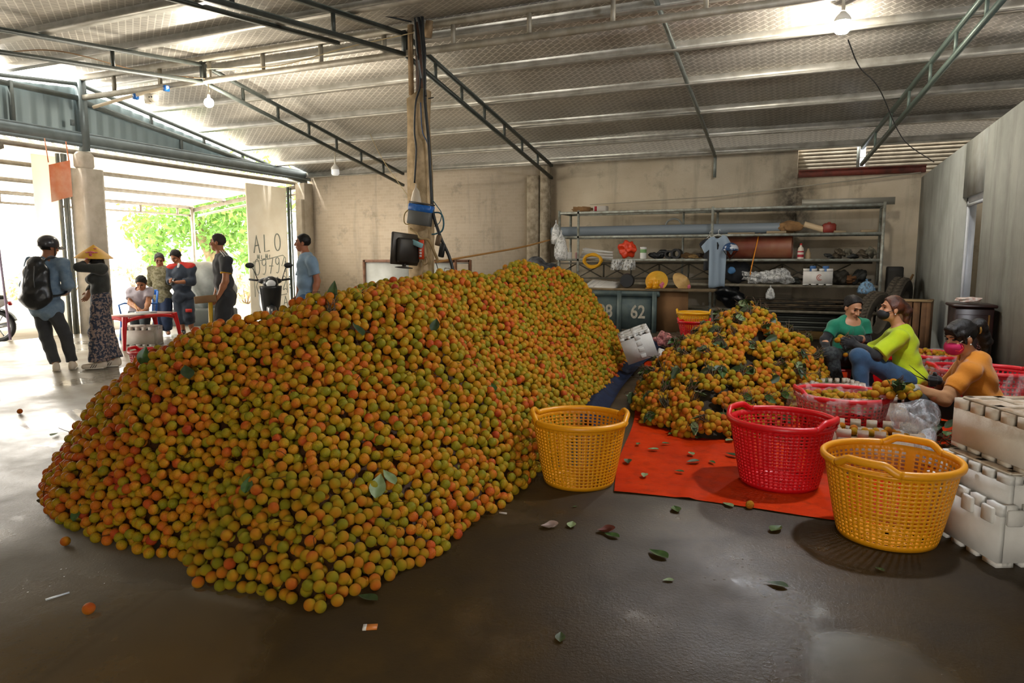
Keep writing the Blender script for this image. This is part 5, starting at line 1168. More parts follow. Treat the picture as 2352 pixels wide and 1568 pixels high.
# red baskets at the right
q = atk(2140, 850, 7.1); filled_basket('red basket heaped with lychees, behind the woman in lime', (q[0], q[1], .0), .5, .29, .22, .42, 34, 'lychees in the basket behind the woman in lime', 'lychee in the heaped red basket behind the woman in lime', .98, 6, 4)
q = atk(2203, 862, 6.45); filled_basket('red basket with dark leaves, behind the woman in orange', (q[0], q[1], .0), .3, .26, .2, .38, 6, 'lychees among leaves behind the woman in orange', 'lychee in the leafy basket behind the woman in orange', .8, 6, 5)
q = np.array([1.42, 6.75, 0]); basket('red basket wrapped in torn film, at the right wall', (q[0], q[1], .0), .2, .27, .22, .48, M_RED2, 48, 12); hanging('torn_film', (q[0] + .08, q[1] - .29, .5), .4, .26, M_FILM, 'torn clear film hanging off the red basket at the right wall', 'plastic film', 9, .05)
q = atk(1998, 780, 7.9); mb = MB(); mb.box((q[0], q[1], .3), (.5, .34, .06), b=.01); mb.box((q[0], q[1], .14), (.4, .28, .27), b=.01); tag(mb.build('red_tray', M_RED), 'red plastic tray beside the woman in green', 'tray')
# twigs, bags at the right front
q = atk(2180, 1005, 4.75); mb = MB(); gt = np.random.default_rng(2)
for k in range(170):
    a = gt.random() * 6.28; r = .3 * gt.random() ** .6; c0 = np.array([q[0] + r * math.cos(a), q[1] + r * math.sin(a), .03 + .26 * (1 - r / .3) * gt.random()]); d = nrm(gt.normal(size=3) * (1, 1, .5)); mb.tube([c0 - d * .08, c0 + gt.normal(size=3) * .01, c0 + d * .1], .0028, 4)
tag(mb.build('twig_pile', mat('twig_mix', '#4a3b1f', .85, col2='#2f3a1c', vscale=20)), 'pile of stripped twigs left of the dirty foam box', 'twigs', kind='stuff')
for k in range(16):
    a = gt.random() * 6.28; r = .24 * gt.random() ** .5; leaf((q[0] + r * math.cos(a), q[1] + r * math.sin(a), .12 + .16 * (1 - r / .3)), gt.random() * 6, .9, 'dark green leaf in the pile of stripped twigs', 'leaves in the twig pile', m=[M_LEAF1, M_LEAFD][k % 2], tilt=(gt.normal() * .5, gt.normal() * .5))
q = atk(2112, 955, 4.6); mb = MB()
ctr = catmull([atk(2085, 1000, 4.5) , atk(2110, 962, 4.5), atk(2130, 990, 4.4), atk(2125, 1030, 4.3), atk(2170, 1062, 4.05)], 10)
mb.tube(ctr, [.03 + .10 * math.exp(-((i - 8) / 9) ** 2) + .035 * abs(math.sin(i * .9)) * .6 for i in range(len(ctr))], 18, cap=False)
V = np.vstack(mb.V); V += .012 * np.sin(V @ np.array([[31, 9, 17], [12, 37, 5], [7, 21, 41]]))
V[:, 2] = np.maximum(V[:, 2], .02); mb.V = [V]; tag(mb.build('plastic_bag', M_FILM2, smooth=True), 'crumpled clear plastic bag hanging between the worktable box and the dirty foam boxes', 'plastic bag')
# ------------------------------------------------------------------ CENTRAL POST AND WHAT HANGS ON IT
CX, CY = -5.24, YR
mb = MB(); V0 = [(CX - .15, CY - .12), (CX + .15, CY - .12), (CX + .15, CY + .12), (CX - .15, CY + .12)]
zs = [0, .9, 1.8, 2.6, 3.3, 3.62]; rr = np.random.default_rng(3); V = []
for k, z in enumerate(zs):
    for x, y in V0: V.append((CX + (x - CX) * (1.0 - .02 * k) + .014 * rr.normal() + .0, y + .012 * rr.normal(), z + (.12 * (x > CX) if k == 5 else 0)))
V = np.array(V); F = [[(i * 4 + j, i * 4 + (j + 1) % 4, (i + 1) * 4 + (j + 1) % 4, (i + 1) * 4 + j) for i in range(5) for j in range(4)] + [(20, 21, 22, 23)]]
mb.add(V, F); struct(mb.build('pillar', mat('weathered_post', '#c4ab86', .9, col2='#96815f', vscale=7, bump=.7, bscale=14), recenter=False), 'weathered tan post standing in the heap under the ridge', 'pillar')
mb = MB(); mb.box((CX + .03, CY, 4.1), (.09, .09, 1.1)); struct(mb.build('trim_12', mat('dark_brown_steel', '#3a2d22', .7, col2='#5a3a26', vscale=10), recenter=False), 'dark steel stub joining the central post to the ridge', 'post')
mb = MB(); mb.box((CX - .09, CY - .05, 4.15), (.07, .03, .95)); mb.box((CX + .2, CY - .04, 4.53), (.1, .05, .22), rotm(0, .2, 0)); struct(mb.build('trim_13', mat('old_board', '#a98f6c', .85, col2='#8c7354', vscale=9), recenter=False), 'pale board nailed beside the steel stub', 'board')
CF = CY - .16
def cp(px_, py_, dy=0.0): return ony(px_, py_, CF + dy)
def cable(pts, r, m, label, n=8, name='cable', dy=0): 
    mb = MB(); mb.tube(catmull([cp(*q) for q in pts], n), r, 6); return tag(mb.build(name, m, smooth=True), label, 'cable')
M_CAB = mat('black_cable', '#14181a', .5); M_CAB2 = mat('teal_cable', '#2a5a66', .5); M_CABP = mat('pale_cable', '#b49a6c', .6)
cable([(950, 0), (965, 60), (975, 160), (976, 230), (985, 330), (990, 430), (995, 490), (1012, 545), (1032, 590), (1045, 640)], .022, M_CAB, 'thick black cable running down the right side of the central post')
cable([(952, 30), (958, 110), (965, 190), (955, 235), (952, 300), (956, 345), (952, 420)], .013, M_CAB, 'black cable looping down the face of the central post')
cable([(968, 5), (972, 80), (976, 130), (974, 175), (977, 222)], .02, M_CAB, 'black cable doubled beside the steel stub')
cable([(953, 40), (956, 100), (963, 150), (968, 180)], .012, mat('grey_cable', '#8b8f90', .5), 'grey cable beside the steel stub')
cable([(966, 235), (970, 300), (982, 330), (989, 380), (990, 470)], .007, mat('blue_cable', '#3d5c86', .5), 'thin blue cable on the right face of the central post')
cable([(942, 525), (955, 535), (965, 548), (985, 552), (998, 580), (1006, 600)], .02, M_CABP, 'tan flexible conduit crossing the post below the breaker box')
cable([(990, 488), (1012, 490), (1019, 510), (1015, 530), (1000, 537), (992, 538)], .012, M_CAB2, 'teal cable loop right of the breaker box')
cable([(994, 460), (1005, 475), (1014, 490), (1010, 510), (998, 520)], .006, M_CAB2, 'thin teal wire loop above the teal cable')
cable([(942, 478), (930, 490), (928, 508), (934, 515), (945, 512)], .008, mat('yellow_wire', '#a8925a', .6), 'tan wire loop left of the breaker box')
cable([(948, 550), (956, 590), (955, 605)], .006, M_CAB, 'thin black lead hanging behind the television'); cable([(968, 596), (975, 608), (985, 600), (978, 590), (970, 612), (968, 630)], .008, M_CABP, 'tan lead coiled low on the post')
cable([(1000, 600), (1005, 615), (1010, 640)], .006, M_CAB, 'thin lead dangling right of the post'); cable([(984, 226), (996, 224)], .008, M_CAB, 'snapped wire end sticking out above the tan post')
c = cp(966, 492, -.06); R = rotm(0, .18, .12)
bk = thing('breaker_box', 'grey breaker box with blue film over its top, on the central post', 'breaker box', c, rot=(0, .16, .12))
mb = MB(); mb.box((0, 0, -.05), (.33, .14, .2), b=.008); mb.build('box', mat('grey_case', '#565754', .5), bk); mb = MB(); mb.box((0, -.002, .085), (.345, .155, .1), b=.012); mb.build('film', mat('blue_tape', '#1c5fae', .3, col2='#4d87c4', vscale=25, stops=(.55, .7)), bk); mb = MB(); mb.box((0, .0, .15), (.33, .16, .02)); mb.build('top_plate', mat('dark_case', '#3f3b34', .6), bk)
bag('plastic_bag', cp(955, 422, -.03), .17, .36, mat('cloudy_bag', '#cdbfa8', .45, bump=.5, bscale=30), 'cloudy white plastic bag tied above the breaker box', 'plastic bag', 12)
c = cp(930, 572, -.25); tv = thing('television', 'dark television tilted against the central post, seen from behind', 'television', c, rot=(.05, .06, 1.42))
mb = MB(); mb.box((0, 0, 0), (.56, .05, .44), b=.015); mb.build('bezel', mat('tv_edge', '#3a342c', .4), tv); mb = MB(); mb.box((0, -.06, -.02), (.44, .1, .34), b=.03); mb.build('back_cover', mat('tv_back', '#2a2621', .5), tv); mb = MB(); mb.box((0, .027, 0), (.5, .004, .38)); mb.build('screen', mat('tv_screen', '#0c0d10', .15), tv); mb = MB(); mb.lathe([(0, -.27), (.12, -.265), (.13, -.25), (.03, -.24), (.03, -.2)], 20); mb.build('stand', mat('tv_edge', '#3a342c'), tv, smooth=True)
c = cp(968, 573, -.1); mt = thing('socket_strip', 'orange-red socket strip strapped to the central post', 'socket strip', c, rot=(0, 0, .3)); mb = MB(); mb.box((0, 0, 0), (.075, .05, .27), b=.008); mb.build('case', mat('orange_case', '#c9401a', .4), mt)
mb = MB(); 
for k in range(3): mb.box((-.01, -.027, -.01 - .04 * k), (.035, .006, .028)); 
mb.build('socket', mat('white_plastic', '#d9d8d2'), mt)
c = cp(958, 560, -.19); mb = MB(); mb.box(c, (.17, .05, .07), rotm(0, .4, .2), b=.01); o = tag(mb.build('adapter', mat('pale_blue_case', '#86b3b8', .5)), 'pale blue adapter strapped across the orange socket strip', 'adapter'); 
c = cp(1015, 575, -.05); mb = MB(); mb.box(c, (.08, .05, .19), rotm(0, .2, 0), b=.01); tag(mb.build('adapter', mat('black_case', '#1b1d1e', .5)), 'black adapter hanging right of the central post', 'adapter')
c = cp(1007, 552, -.04); mb = MB(); mb.box(c, (.07, .05, .15), rotm(0, .25, 0), b=.01); tag(mb.build('adapter', mat('brown_case', '#6e5a44', .6)), 'brown adapter just above the black adapter', 'adapter')
# rusty-framed white cabinet behind the heap
fz = thing('freezer_cabinet', 'white cabinet in a rust-brown frame behind the central post', 'cabinet', (-7.05, 11.6, 0)); M_RF = mat('rust_frame', '#8a6248', .7, col2='#6f4b35', vscale=12); W0 = 2.0
for x in (-W0 / 2, W0 / 2):
    for y in (-.3, .3): mb = MB(); mb.box((x, y, .68), (.05, .05, 1.36)); mb.build('post', M_RF, fz)
for z in (1.34, .3):
    for y in (-.3, .3): mb = MB(); mb.box((0, y, z), (W0, .05, .05)); mb.build('rail', M_RF, fz)
for x, w_ in ((-.5, .98), (.5, .94)): mb = MB(); mb.box((x, -.29, .82), (w_, .02, 1.0)); mb.build('panel', mat('white_panel', '#d5d8d3', .35, col2='#c1c4bd', vscale=4), fz)
mb = MB(); mb.box((0, 0, 1.30), (W0 - .06, .58, .02)); mb.build('top', mat('white_panel', '#d5d8d3'), fz)
mb = MB(); mb.tube(catmull([ony(1000, 602, 9.6), ony(1100, 585, 11), ony(1200, 567, 12.6), ony(1262, 551, 13.9)], 8), .018, 6); tag(mb.build('cord', mat('orange_cord', '#b5854a', .7), smooth=True), 'tan cord stretched from the central post to the rack', 'cord')
mb = MB(); mb.tube([ony(1640, 452, 14.75), ony(1840, 428, 14.75), ony(2115, 396, 14.75)], .012, 6); mb.tube([ony(1355, 470, 14.75), ony(1540, 458, 14.75), ony(1640, 452, 14.75)], .008, 6); tag(mb.build('wire', mat('grey_wire', '#8f897a', .6)), 'long grey wire strung along the back wall above the rack', 'wire')
lump('sack', ony(1245, 600, 13.6) * (1, 1, 0) + (0, 0, .95), (.6, .3, .42), mat('grey_sack', '#5e6064', .7, col2='#2b2c2e', vscale=9), 'dark and grey sack left of the rack behind the far heap', 'sack', 81, .35)
mb = MB(); mb.box(ony(1245, 600, 13.6) * (1, 1, 0) + (0, 0, .47), (.7, .4, .94), b=.02); tag(mb.build('stool_box', mat('dim_box', '#5a5348', .8)), 'dim box under the sack left of the rack', 'box')
# ceiling wires and gadgets
def wire(P, r, m, label, name='wire'):
    mb = MB(); mb.tube(catmull(P, 10), r, 5); tag(mb.build(name, m, smooth=True), label, 'wire')
wire([ony(1948, 92, 9.15), ony(1975, 155, 10), ony(2020, 205, 11.2), ony(2075, 320, 13.2), ony(2145, 372, 14.3)], .008, M_CAB, 'thin black wire drooping from the bright bulb to the right wall')
wire([ony(785, 5, 8), ony(860, 30, 8.2), ony(945, 50, 8.6)], .012, M_CAB, 'black wire arriving at the central post from the left')
wire([ony(0, 120, 6.6), ony(140, 118, 7), ony(330, 165, 8.2), ony(470, 180, 8.6)], .009, mat('tan_wire', '#8a6a48', .6), 'tan wire slung from the near left truss to the ridge')
wire([ony(475, 158, 8.65), ony(640, 150, 8.65), ony(800, 108, 8.65), ony(950, 75, 8.65)], .008, mat('pale_wire', '#c6b48a', .6), 'pale wire tied along the ridge beam')
wire([ony(820, 235, 13), ony(870, 350, 12), ony(945, 462, 8.7)], .005, mat('yellow_wire', '#a8925a'), 'thin yellow wire slanting down to the breaker box')
a, b = ony(215, 246, YR - .1), ony(385, 200, YR - .1)
mb = MB(); mb.tube(catmull([a, a + (b - a) * .4 + (0, 0, .01), b], 8), .03, 8); o = tag(mb.build('conduit', mat('cream_conduit', '#cdbfa6', .5), smooth=True), 'cream conduit with blue tape under the ridge beam at the left', 'conduit')
lo = np.array(o.location)
for px_ in (312, 382): c = ony(px_, 222 if px_ == 312 else 203, YR - .1) - lo; mb = MB(); mb.box(c, (.06, .08, .09)); mb.build('tape', mat('blue_tape', '#1c5fae'), o)
c = ony(350, 226, YR - .16); cm = thing('security_camera', 'white camera fixed under the ridge beam at the left', 'camera', c, 0); mb = MB(); mb.box((-.07, 0, 0), (.14, .1, .16), b=.01); mb.build('body', mat('cream_plastic', '#d3ccbc', .4), cm); mb = MB(); mb.ball((.06, -.02, 0), .075); mb.build('dome', mat('cream_plastic', '#d3ccbc'), cm, smooth=True)
mb = MB()
for k in range(2): mb.ball((.04 + .05 * k, -.09, .0), .014, sub=1)
mb.build('lens', M_BLACK, cm)
# ------------------------------------------------------------------ BY THE OPENING AND OUTSIDE
a, b = onx(112, 385, XL + .35), onx(165, 450, XL + .35)
mb = MB(); mb.sheet(lambda u, v: (XL + .35 + .02 * math.sin(8 * u), a[1] + (b[1] - a[1]) * u, 3.08 - .12 * (1 - u) - .62 * v), 10, 10); mb.tube([(XL + .35, a[1], 3.0), (XL + .3, a[1], 3.4)], .01, 6); mb.tube([(XL + .35, b[1], 3.0), (XL + .3, b[1], 3.4)], .01, 6); tag(mb.build('banner', mat('orange_banner', '#d9743f', .5, col2='#e8b79a', vscale=2.2), smooth=True), 'orange banner hung at the top of the opening, left of the pillar', 'banner')
mb = MB(); mb.tube([(XL - .2, 7.26, 1.95), (XL - .15, 7.3, .02)], .02, 8); mb.tube([(XL - .2, 7.26, 1.95), (XL - .28, 7.2, 3.3)], .02, 8); tag(mb.build('thin_pole', mat('violet_pole', '#8d7f96', .5)), 'thin pole at the far left edge of the opening', 'pole')
q = atk(352, 810, 8.1); basket('red basket behind the heap\'s left shoulder, only its rim showing', (q[0], q[1], .0), .4, .25, .2, .32, M_RED, 40, 10)
# red table, chair, foam box under it
M_RTAB = mat('red_table_plastic', '#c9141c', .3); tc = (onz(292, 800) + onz(402, 770)) / 2
tp = [onz(268, 800), onz(292, 804), onz(380, 790), onz(404, 787)]
tb = thing('plastic_table', 'low red plastic table with papers on it', 'table', (tc[0] + .0, tc[1], 0), 0); hz = .52
q = [np.array([-.42, -.62]), np.array([.14, -.78]), np.array([.42, .55]), np.array([-.18, .72])]
q = [tp[1][:2] - tc[:2], tp[3][:2] - tc[:2]]; e1 = q[1] - q[0]; nn = np.array([-e1[1], e1[0]]); nn = nn / np.linalg.norm(nn) * .42
cs = [q[0], q[1], q[1] + nn, q[0] + nn]
if (nn @ np.array([-1, 0])) < 0: cs = [q[0], q[1], q[1] - nn, q[0] - nn]
mid = sum(cs) / 4
mb = MB(); P = [mid + (c_ - mid) * .96 for c_ in cs]
ar_ = (P[1] - P[0])[0] * (P[2] - P[1])[1] - (P[1] - P[0])[1] * (P[2] - P[1])[0]
mb.prism([(x, y, hz - .03) for x, y in P], (0, 0, .03)); mb.build('tabletop', mat('pink_white_top', '#d9a9a4', .35, col2='#e6cfc8', vscale=3), tb)
for i in range(4): 
    mb = MB(); a_, b_ = cs[i], cs[(i + 1) % 4]; pts = [(*(a_ + (b_ - a_) * u), hz - .035 - .05 * (abs(u - .5) * 2) ** 3) for u in np.linspace(.02, .98, 13)]; mb.tube(pts, .03, 6); mb.build('apron', M_RTAB, tb)
for c_ in cs: mb = MB(); d_ = nrm(c_ - mid); mb.tube([(*c_, hz - .02), (*(c_ + d_ * .05), .3), (*(c_ + d_ * .09), 0)], [.045, .034, .024], 8); mb.build('leg', M_RTAB, tb, smooth=True, auto=.8)
for i, (u, v_, s) in enumerate(((.45, .45, (.3, .21, .012)), (.62, .5, (.3, .2, .02)), (.3, .3, (.2, .28, .006)))):
    w_ = tc[:2] + mid + (cs[1] - cs[0]) * (u - .5) + (cs[3] - cs[0]) * (v_ - .5); mb = MB(); mb.box((*w_, hz + s[2] / 2 + .001), s, rotz(.6 + i * .4)); tag(mb.build('notebook' if i < 2 else 'paper', mat('paper%d' % i, ['#e4e4e2', '#b9c4d2', '#efefec'][i], .6)), ['open white notebook on the red table', 'bluish ledger on the red table', 'loose white paper on the red table'][i], 'notebook' if i < 2 else 'paper')
TABLE = (tc, mid, cs, hz)
def blue_chair(loc, rz):
    m = mat('blue_chair', '#2f6fc4', .35); t_ = thing('plastic_chair', 'blue plastic chair behind the red table', 'chair', loc, rz)
    mb = MB(); mb.box((0, 0, .42), (.42, .42, .03), b=.012); mb.build('seat', m, t_)
    for x in (-.19, .19):
        for y in (-.19, .19): mb = MB(); mb.tube([(x, y, .42), (x * 1.15, y * 1.2, 0)], [.024, .018], 8); mb.build('leg', m, t_)
    mb = MB()
    for x in (-.2, .2): mb.tube([(x, -.19, .42), (x * 1.05, -.27, .82)], .018, 8)
    mb.box((0, -.272, .8), (.42, .03, .09), rotm(.2, 0, 0), b=.01); 
    for k in range(5): mb.bar((-.13 + .065 * k, -.2, .43), (-.13 + .065 * k, -.262, .78), .022, .012)
    mb.build('backrest', m, t_)
    for x in (-.22, .22): mb = MB(); mb.tube([(x, -.21, .6), (x * 1.08, .0, .62), (x * 1.05, .19, .6), (x * .9, .19, .42)], .015, 8); mb.build('armrest', m, t_)
    return t_
c = onz(322, 797); foam_box('white foam box under the red table', (c[0] - .25, c[1] + .25, 0), .5, .5, .36, .3, True, M_FOAM)
# motorbikes
def motorbike(loc, rz, m, label, m2=None):
    t_ = thing('motorbike', label, 'motorbike', loc, rz); m2 = m2 or M_BLACK; met = mat('chrome', '#b8babc', .25, .9)
    for x in (.62, -.62):
        mb = MB(); P = [(x + .25 * math.cos(a), 0, .29 + .25 * math.sin(a)) for a in np.linspace(0, 2 * PI, 33)]; mb.tube(P, .042, 10, cap=False); w_ = mb.build('wheel', M_BLACK, t_, smooth=True)
        mb = MB(); P = [(x + .21 * math.cos(a), 0, .29 + .21 * math.sin(a)) for a in np.linspace(0, 2 * PI, 25)]; mb.tube(P, .014, 6, cap=False)
        for a in np.linspace(0, 2 * PI, 7)[:-1]: mb.bar((x, 0, .29), (x + .21 * math.cos(a), 0, .29 + .21 * math.sin(a)), .016)
        mb.build('spokes', met, w_)
    mb = MB(); mb.sheet(lambda u, v: (.62 + (.31) * math.cos(.5 + 2.1 * u), (v - .5) * .14, .29 + .31 * math.sin(.5 + 2.1 * u) - .05 * (abs(v - .5) * 2) ** 2), 16, 6); mb.build('front_fender', m, t_, smooth=True, solid=.008)
    mb = MB(); mb.sheet(lambda u, v: (.60 - .20 * u ** 1.4 + .10 * (1 - (2 * v - 1) ** 2), (v - .5) * (.36 - .12 * u), .92 - .62 * u), 16, 10); mb.build('leg_shield', m, t_, smooth=True, solid=.015)
    mb = MB(); mb.ball((.56, 0, .97), (.13, .13, .12)); mb.ball((.50, 0, 1.0), (.10, .2, .07)); hd = mb.build('handlebar_cover', m, t_, smooth=True); mb = MB(); mb.ball((.655, 0, .96), (.05, .08, .07)); mb.build('headlight', mat('lamp_glass', '#dfe3e6', .1), hd, smooth=True)
    for s in (-1, 1):
        mb = MB(); mb.tube([(.5, .1 * s, 1.0), (.42, .34 * s, 1.03)], .018, 8); mb.build('grip', M_BLACK, t_)
        mb = MB(); mb.tube([(.48, .2 * s, 1.02), (.46, .26 * s, 1.2), (.45, .3 * s, 1.24)], .007, 6); mi = mb.build('mirror_stem', M_BLACK, t_); mb = MB(); mb.ball((.45, .32 * s, 1.27), (.02, .075, .05)); mb.build('mirror', M_BLACK, mi, smooth=True)
    mb = MB(); mb.tube([(.62, .06, .29), (.56, .05, .6), (.5, 0, .95)], .03, 8); mb.tube([(.62, -.06, .29), (.56, -.05, .6), (.5, 0, .95)], .03, 8); mb.build('fork', met, t_)
    mb = MB(); mb.tube([(.42, 0, .4), (.1, 0, .38), (-.2, 0, .52), (-.55, 0, .68), (-.82, 0, .74)], [.09, .12, .15, .14, .06], 14); mb.build('body', m, t_, smooth=True)
    mb = MB(); mb.tube([(.12, 0, .66), (-.2, 0, .74), (-.5, 0, .78), (-.78, 0, .78)], [.07, .13, .14, .08], 12, flat=.5); mb.build('seat', m2, t_, smooth=True)
    mb = MB(); mb.box((.05, 0, .3), (.35, .18, .2), b=.04); mb.tube([(.1, -.12, .22), (-.4, -.15, .24), (-.85, -.16, .34)], [.03, .045, .05], 10); mb.build('engine', met, t_)
    mb = MB(); mb.sheet(lambda u, v: (-.62 - .31 * math.cos(.3 + 1.5 * u), (v - .5) * .13, .29 + .31 * math.sin(.3 + 1.5 * u)), 10, 4); mb.build('rear_fender', m2, t_, smooth=True, solid=.008)
    mb = MB(); mb.ball((-.85, 0, .68), (.03, .07, .04)); mb.build('tail_light', mat('red_lamp', '#a01218', .2), t_, smooth=True)
    return t_
p = atk(648, 720, 11.6); p[2] = 0; motorbike((-9.05 , 9.75, 0), -.75, mat('black_gloss', '#1e2022', .3), 'black motorbike parked behind the heap, its mirrors showing')
motorbike((-13.35, 6.95, -.06), -2.45, mat('white_gloss', '#d7d6d8', .25, col2='#a9a9ad', vscale=3), 'white motorbike outside, partly behind the man with the backpack')
lump('tarped_pile', atk(468, 720, 15.5) * (1, 1, 0) + (0, 0, -.06), (1.6, 1.3, 1.05), mat('grey_tarp', '#9aa0a0', .4, col2='#6f7675', vscale=2.5, bump=.6, bscale=5), 'goods heaped under a grey tarpaulin outside', 'tarped pile', 91, .22, sub=4)
mb = MB(); c = atk(470, 730, 14.6); mb.box((c[0], c[1], .14), (1.2, .6, .40), rotz(.5), b=.03); tag(mb.build('trailer_bed', mat('dark_bed', '#4d5352', .6)), 'dark low bed in front of the grey tarped pile', 'trailer bed')
# tree and pale shrubs
def foliage(name, c, rad, n, size, m, parent=None, seed=0, clumps=14, flat=.7):
    g = np.random.default_rng(seed); cc = g.normal(size=(clumps, 3)); cc /= np.linalg.norm(cc, axis=1)[:, None]; cc *= np.array(rad) * (.35 + .6 * g.random((clumps, 1)))
    i = g.integers(0, clumps, n); P = cc[i] + g.normal(size=(n, 3)) * np.array(rad) * .17 + np.array(c)
    R = rand_rots(n, g); s = size * (.6 + .8 * g.random((n, 1, 1))); base = np.array([(-.5, 0, 0), (0, -.22, .05), (.55, 0, 0), (0, .22, .05)])
    V = np.einsum('nij,vj->nvi', R, base) * s + P[:, None]; mb = MB(); mb.add(V.reshape(-1, 3), [np.arange(n * 4).reshape(-1, 4)])
    return mb.build(name, m, parent, recenter=False)
t = NT('tree_leaf'); t.b.inputs['Base Color'].default_value = lin('#46702a'); t.b.inputs['Roughness'].default_value = .6
tr_ = t.n('ShaderNodeBsdfTranslucent'); tr_.inputs[0].default_value = lin('#84a546'); mx = t.n('ShaderNodeMixShader'); mx.inputs[0].default_value = .35; t.l(t.b.outputs[0], mx.inputs[1]); t.l(tr_.outputs[0], mx.inputs[2]); t.l(mx.outputs[0], t.out.inputs[0]); M_TREE = t.m
tb_ = atk(478, 655, 27.0); tb_[2] = -.06; tree = thing('tree', 'leafy green tree with a forked trunk outside the opening', 'tree', tb_)
def tl(px_, py_, k=27.0): return atk(px_, py_, k) - tb_
mb = MB(); M_BARK = mat('bark', '#8d7a5d', .9, col2='#6d5c44', vscale=8)
mb.tube(catmull([(0, 0, 0), tl(478, 640), tl(486, 605), tl(479, 582), tl(468, 560), tl(455, 546), tl(440, 530)], 6), np.linspace(.26, .1, 37), 10); mb.tube(catmull([tl(486, 605), tl(496, 585), tl(505, 560), tl(520, 520)], 6), np.linspace(.17, .07, 19), 8); mb.tube(catmull([tl(470, 562), tl(462, 520), tl(465, 480), tl(470, 440)], 6), np.linspace(.13, .05, 19), 8); mb.build('trunk', M_BARK, tree, smooth=True)
cl = [(330, 520, .9), (380, 500, 1.3), (430, 520, 1.2), (480, 480, 1.6), (540, 500, 1.5), (500, 530, 1.0), (560, 550, .9), (420, 480, 1.3), (590, 480, 1.4), (350, 555, .5), (575, 600, .5), (530, 450, 1.4), (450, 440, 1.4), (620, 440, 1.5), (355, 590, .4), (590, 420, 1.4)]
mb = MB(); g = np.random.default_rng(6); n = 5600
ci = g.integers(0, len(cl), n); base = np.array([(-.5, 0, 0), (0, -.2, .05), (.55, 0, 0), (0, .2, .05)])
P = np.array([tl(cl[i][0], cl[i][1], 27.0 + 1.2 * g.normal()) + g.normal(size=3) * cl[i][2] * .42 for i in ci]); V = np.einsum('nij,vj->nvi', rand_rots(n, g), base) * (.30 * (.6 + .7 * g.random((n, 1, 1)))) + P[:, None]
mb.add(V.reshape(-1, 3), [np.arange(n * 4).reshape(-1, 4)]); mb.build('crown', M_TREE, tree)
M_SHR = mat('pale_shrub', '#b5b98a', .8, col2='#cbb69a', vscale=3)
for i, (px_, py_, k, r, lb) in enumerate(((60, 640, 24, 1.3, 'pale shrub far outside behind the man with the backpack'), (165, 625, 30, 1.2, 'pale shrub outside seen past the pale door leaf'), (560, 655, 22, .8, 'small shrub outside beside the white sliding door'), (300, 600, 33, 1.0, 'sunlit shrub outside above the seated writer'))):
    c = atk(px_, py_, k); t_ = thing('shrub', lb, 'shrub', (c[0], c[1], -.06)); foliage('foliage', (0, 0, c[2] * .6 + .2), (r, r, max(.5, c[2] * .7)), 420, .26, M_SHR, t_, 20 + i); mb = MB()
    for q_ in range(4): mb.tube([(.05 * q_, 0, 0), (.25 * (q_ - 1.5), .1 * q_, c[2])], [.03, .012], 6)
    mb.build('stem', M_BARK, t_)
# ------------------------------------------------------------------ PEOPLE: smooth-blended solids turned into one surface
def nets(D, o, h):
    s = D < 0; nx, ny, nz = D.shape; cnt = np.zeros((nx - 1, ny - 1, nz - 1), np.uint8)
    for a in (0, 1):
        for b in (0, 1):
            for c in (0, 1): cnt += s[a:nx - 1 + a, b:ny - 1 + b, c:nz - 1 + c]
    act = (cnt > 0) & (cnt < 8); I = np.argwhere(act); vid = np.full(act.shape, -1, np.int32); vid[act] = np.arange(len(I))
    cor = np.array([(a, b, c) for a in (0, 1) for b in (0, 1) for c in (0, 1)]); val = np.stack([D[I[:, 0] + a, I[:, 1] + b, I[:, 2] + c] for a, b, c in cor], 1)
    P = np.zeros((len(I), 3)); W = np.zeros(len(I))
    for i in range(8):
        for j in range(i + 1, 8):
            if np.abs(cor[i] - cor[j]).sum() != 1: continue
            va, vb = val[:, i], val[:, j]; m = (va < 0) != (vb < 0); t_ = np.where(m, va / np.where(m, va - vb, 1), 0)
            P += np.where(m[:, None], cor[i] + (cor[j] - cor[i]) * t_[:, None], 0); W += m
    V = (P / W[:, None] + I) * h + o; F = []
    for ax in range(3):
        sl0 = [slice(1, -1)] * 3; sl1 = [slice(1, -1)] * 3; sl0[ax] = slice(0, -1); sl1[ax] = slice(1, None)
        A = s[tuple(sl0)]; e = A != s[tuple(sl1)]; q = np.argwhere(e); inside = A[e]; g_ = q.copy()
        u, v = (ax + 1) % 3, (ax + 2) % 3; g_[:, u] += 1; g_[:, v] += 1
        def cell(du, dv): c = g_.copy(); c[:, u] += du; c[:, v] += dv; return vid[c[:, 0], c[:, 1], c[:, 2]]
        Q = np.stack([cell(-1, -1), cell(0, -1), cell(0, 0), cell(-1, 0)], 1); Q[~inside] = Q[~inside][:, ::-1]; F.append(Q)
    F = np.vstack(F); return V, F[(F >= 0).all(1)]
def d_rc(p, a, b, ra, rb):
    ba = b - a; l2 = ba @ ba; pa = p - a; t_ = np.clip((pa @ ba) / max(l2, 1e-9), 0, 1); return np.linalg.norm(pa - t_[..., None] * ba, axis=-1) - (ra + (rb - ra) * t_)
def d_el(p, c, r, R):
    q = (p - c) @ R; k0 = np.linalg.norm(q / r, axis=-1); k1 = np.linalg.norm(q / (r * r), axis=-1); return np.where(k1 > 1e-9, k0 * (k0 - 1) / np.maximum(k1, 1e-9), -r.min())
def RC(a, b, ra, rb=None, k=None, clip=(), op='u'): return ('rc', np.asarray(a, float), np.asarray(b, float), ra, ra if rb is None else rb, k, clip, op)
def EL(c, r, R=np.eye(3), k=None, clip=(), op='u'): return ('el', np.asarray(c, float), np.asarray(r, float), np.asarray(R, float), None, k, clip, op)
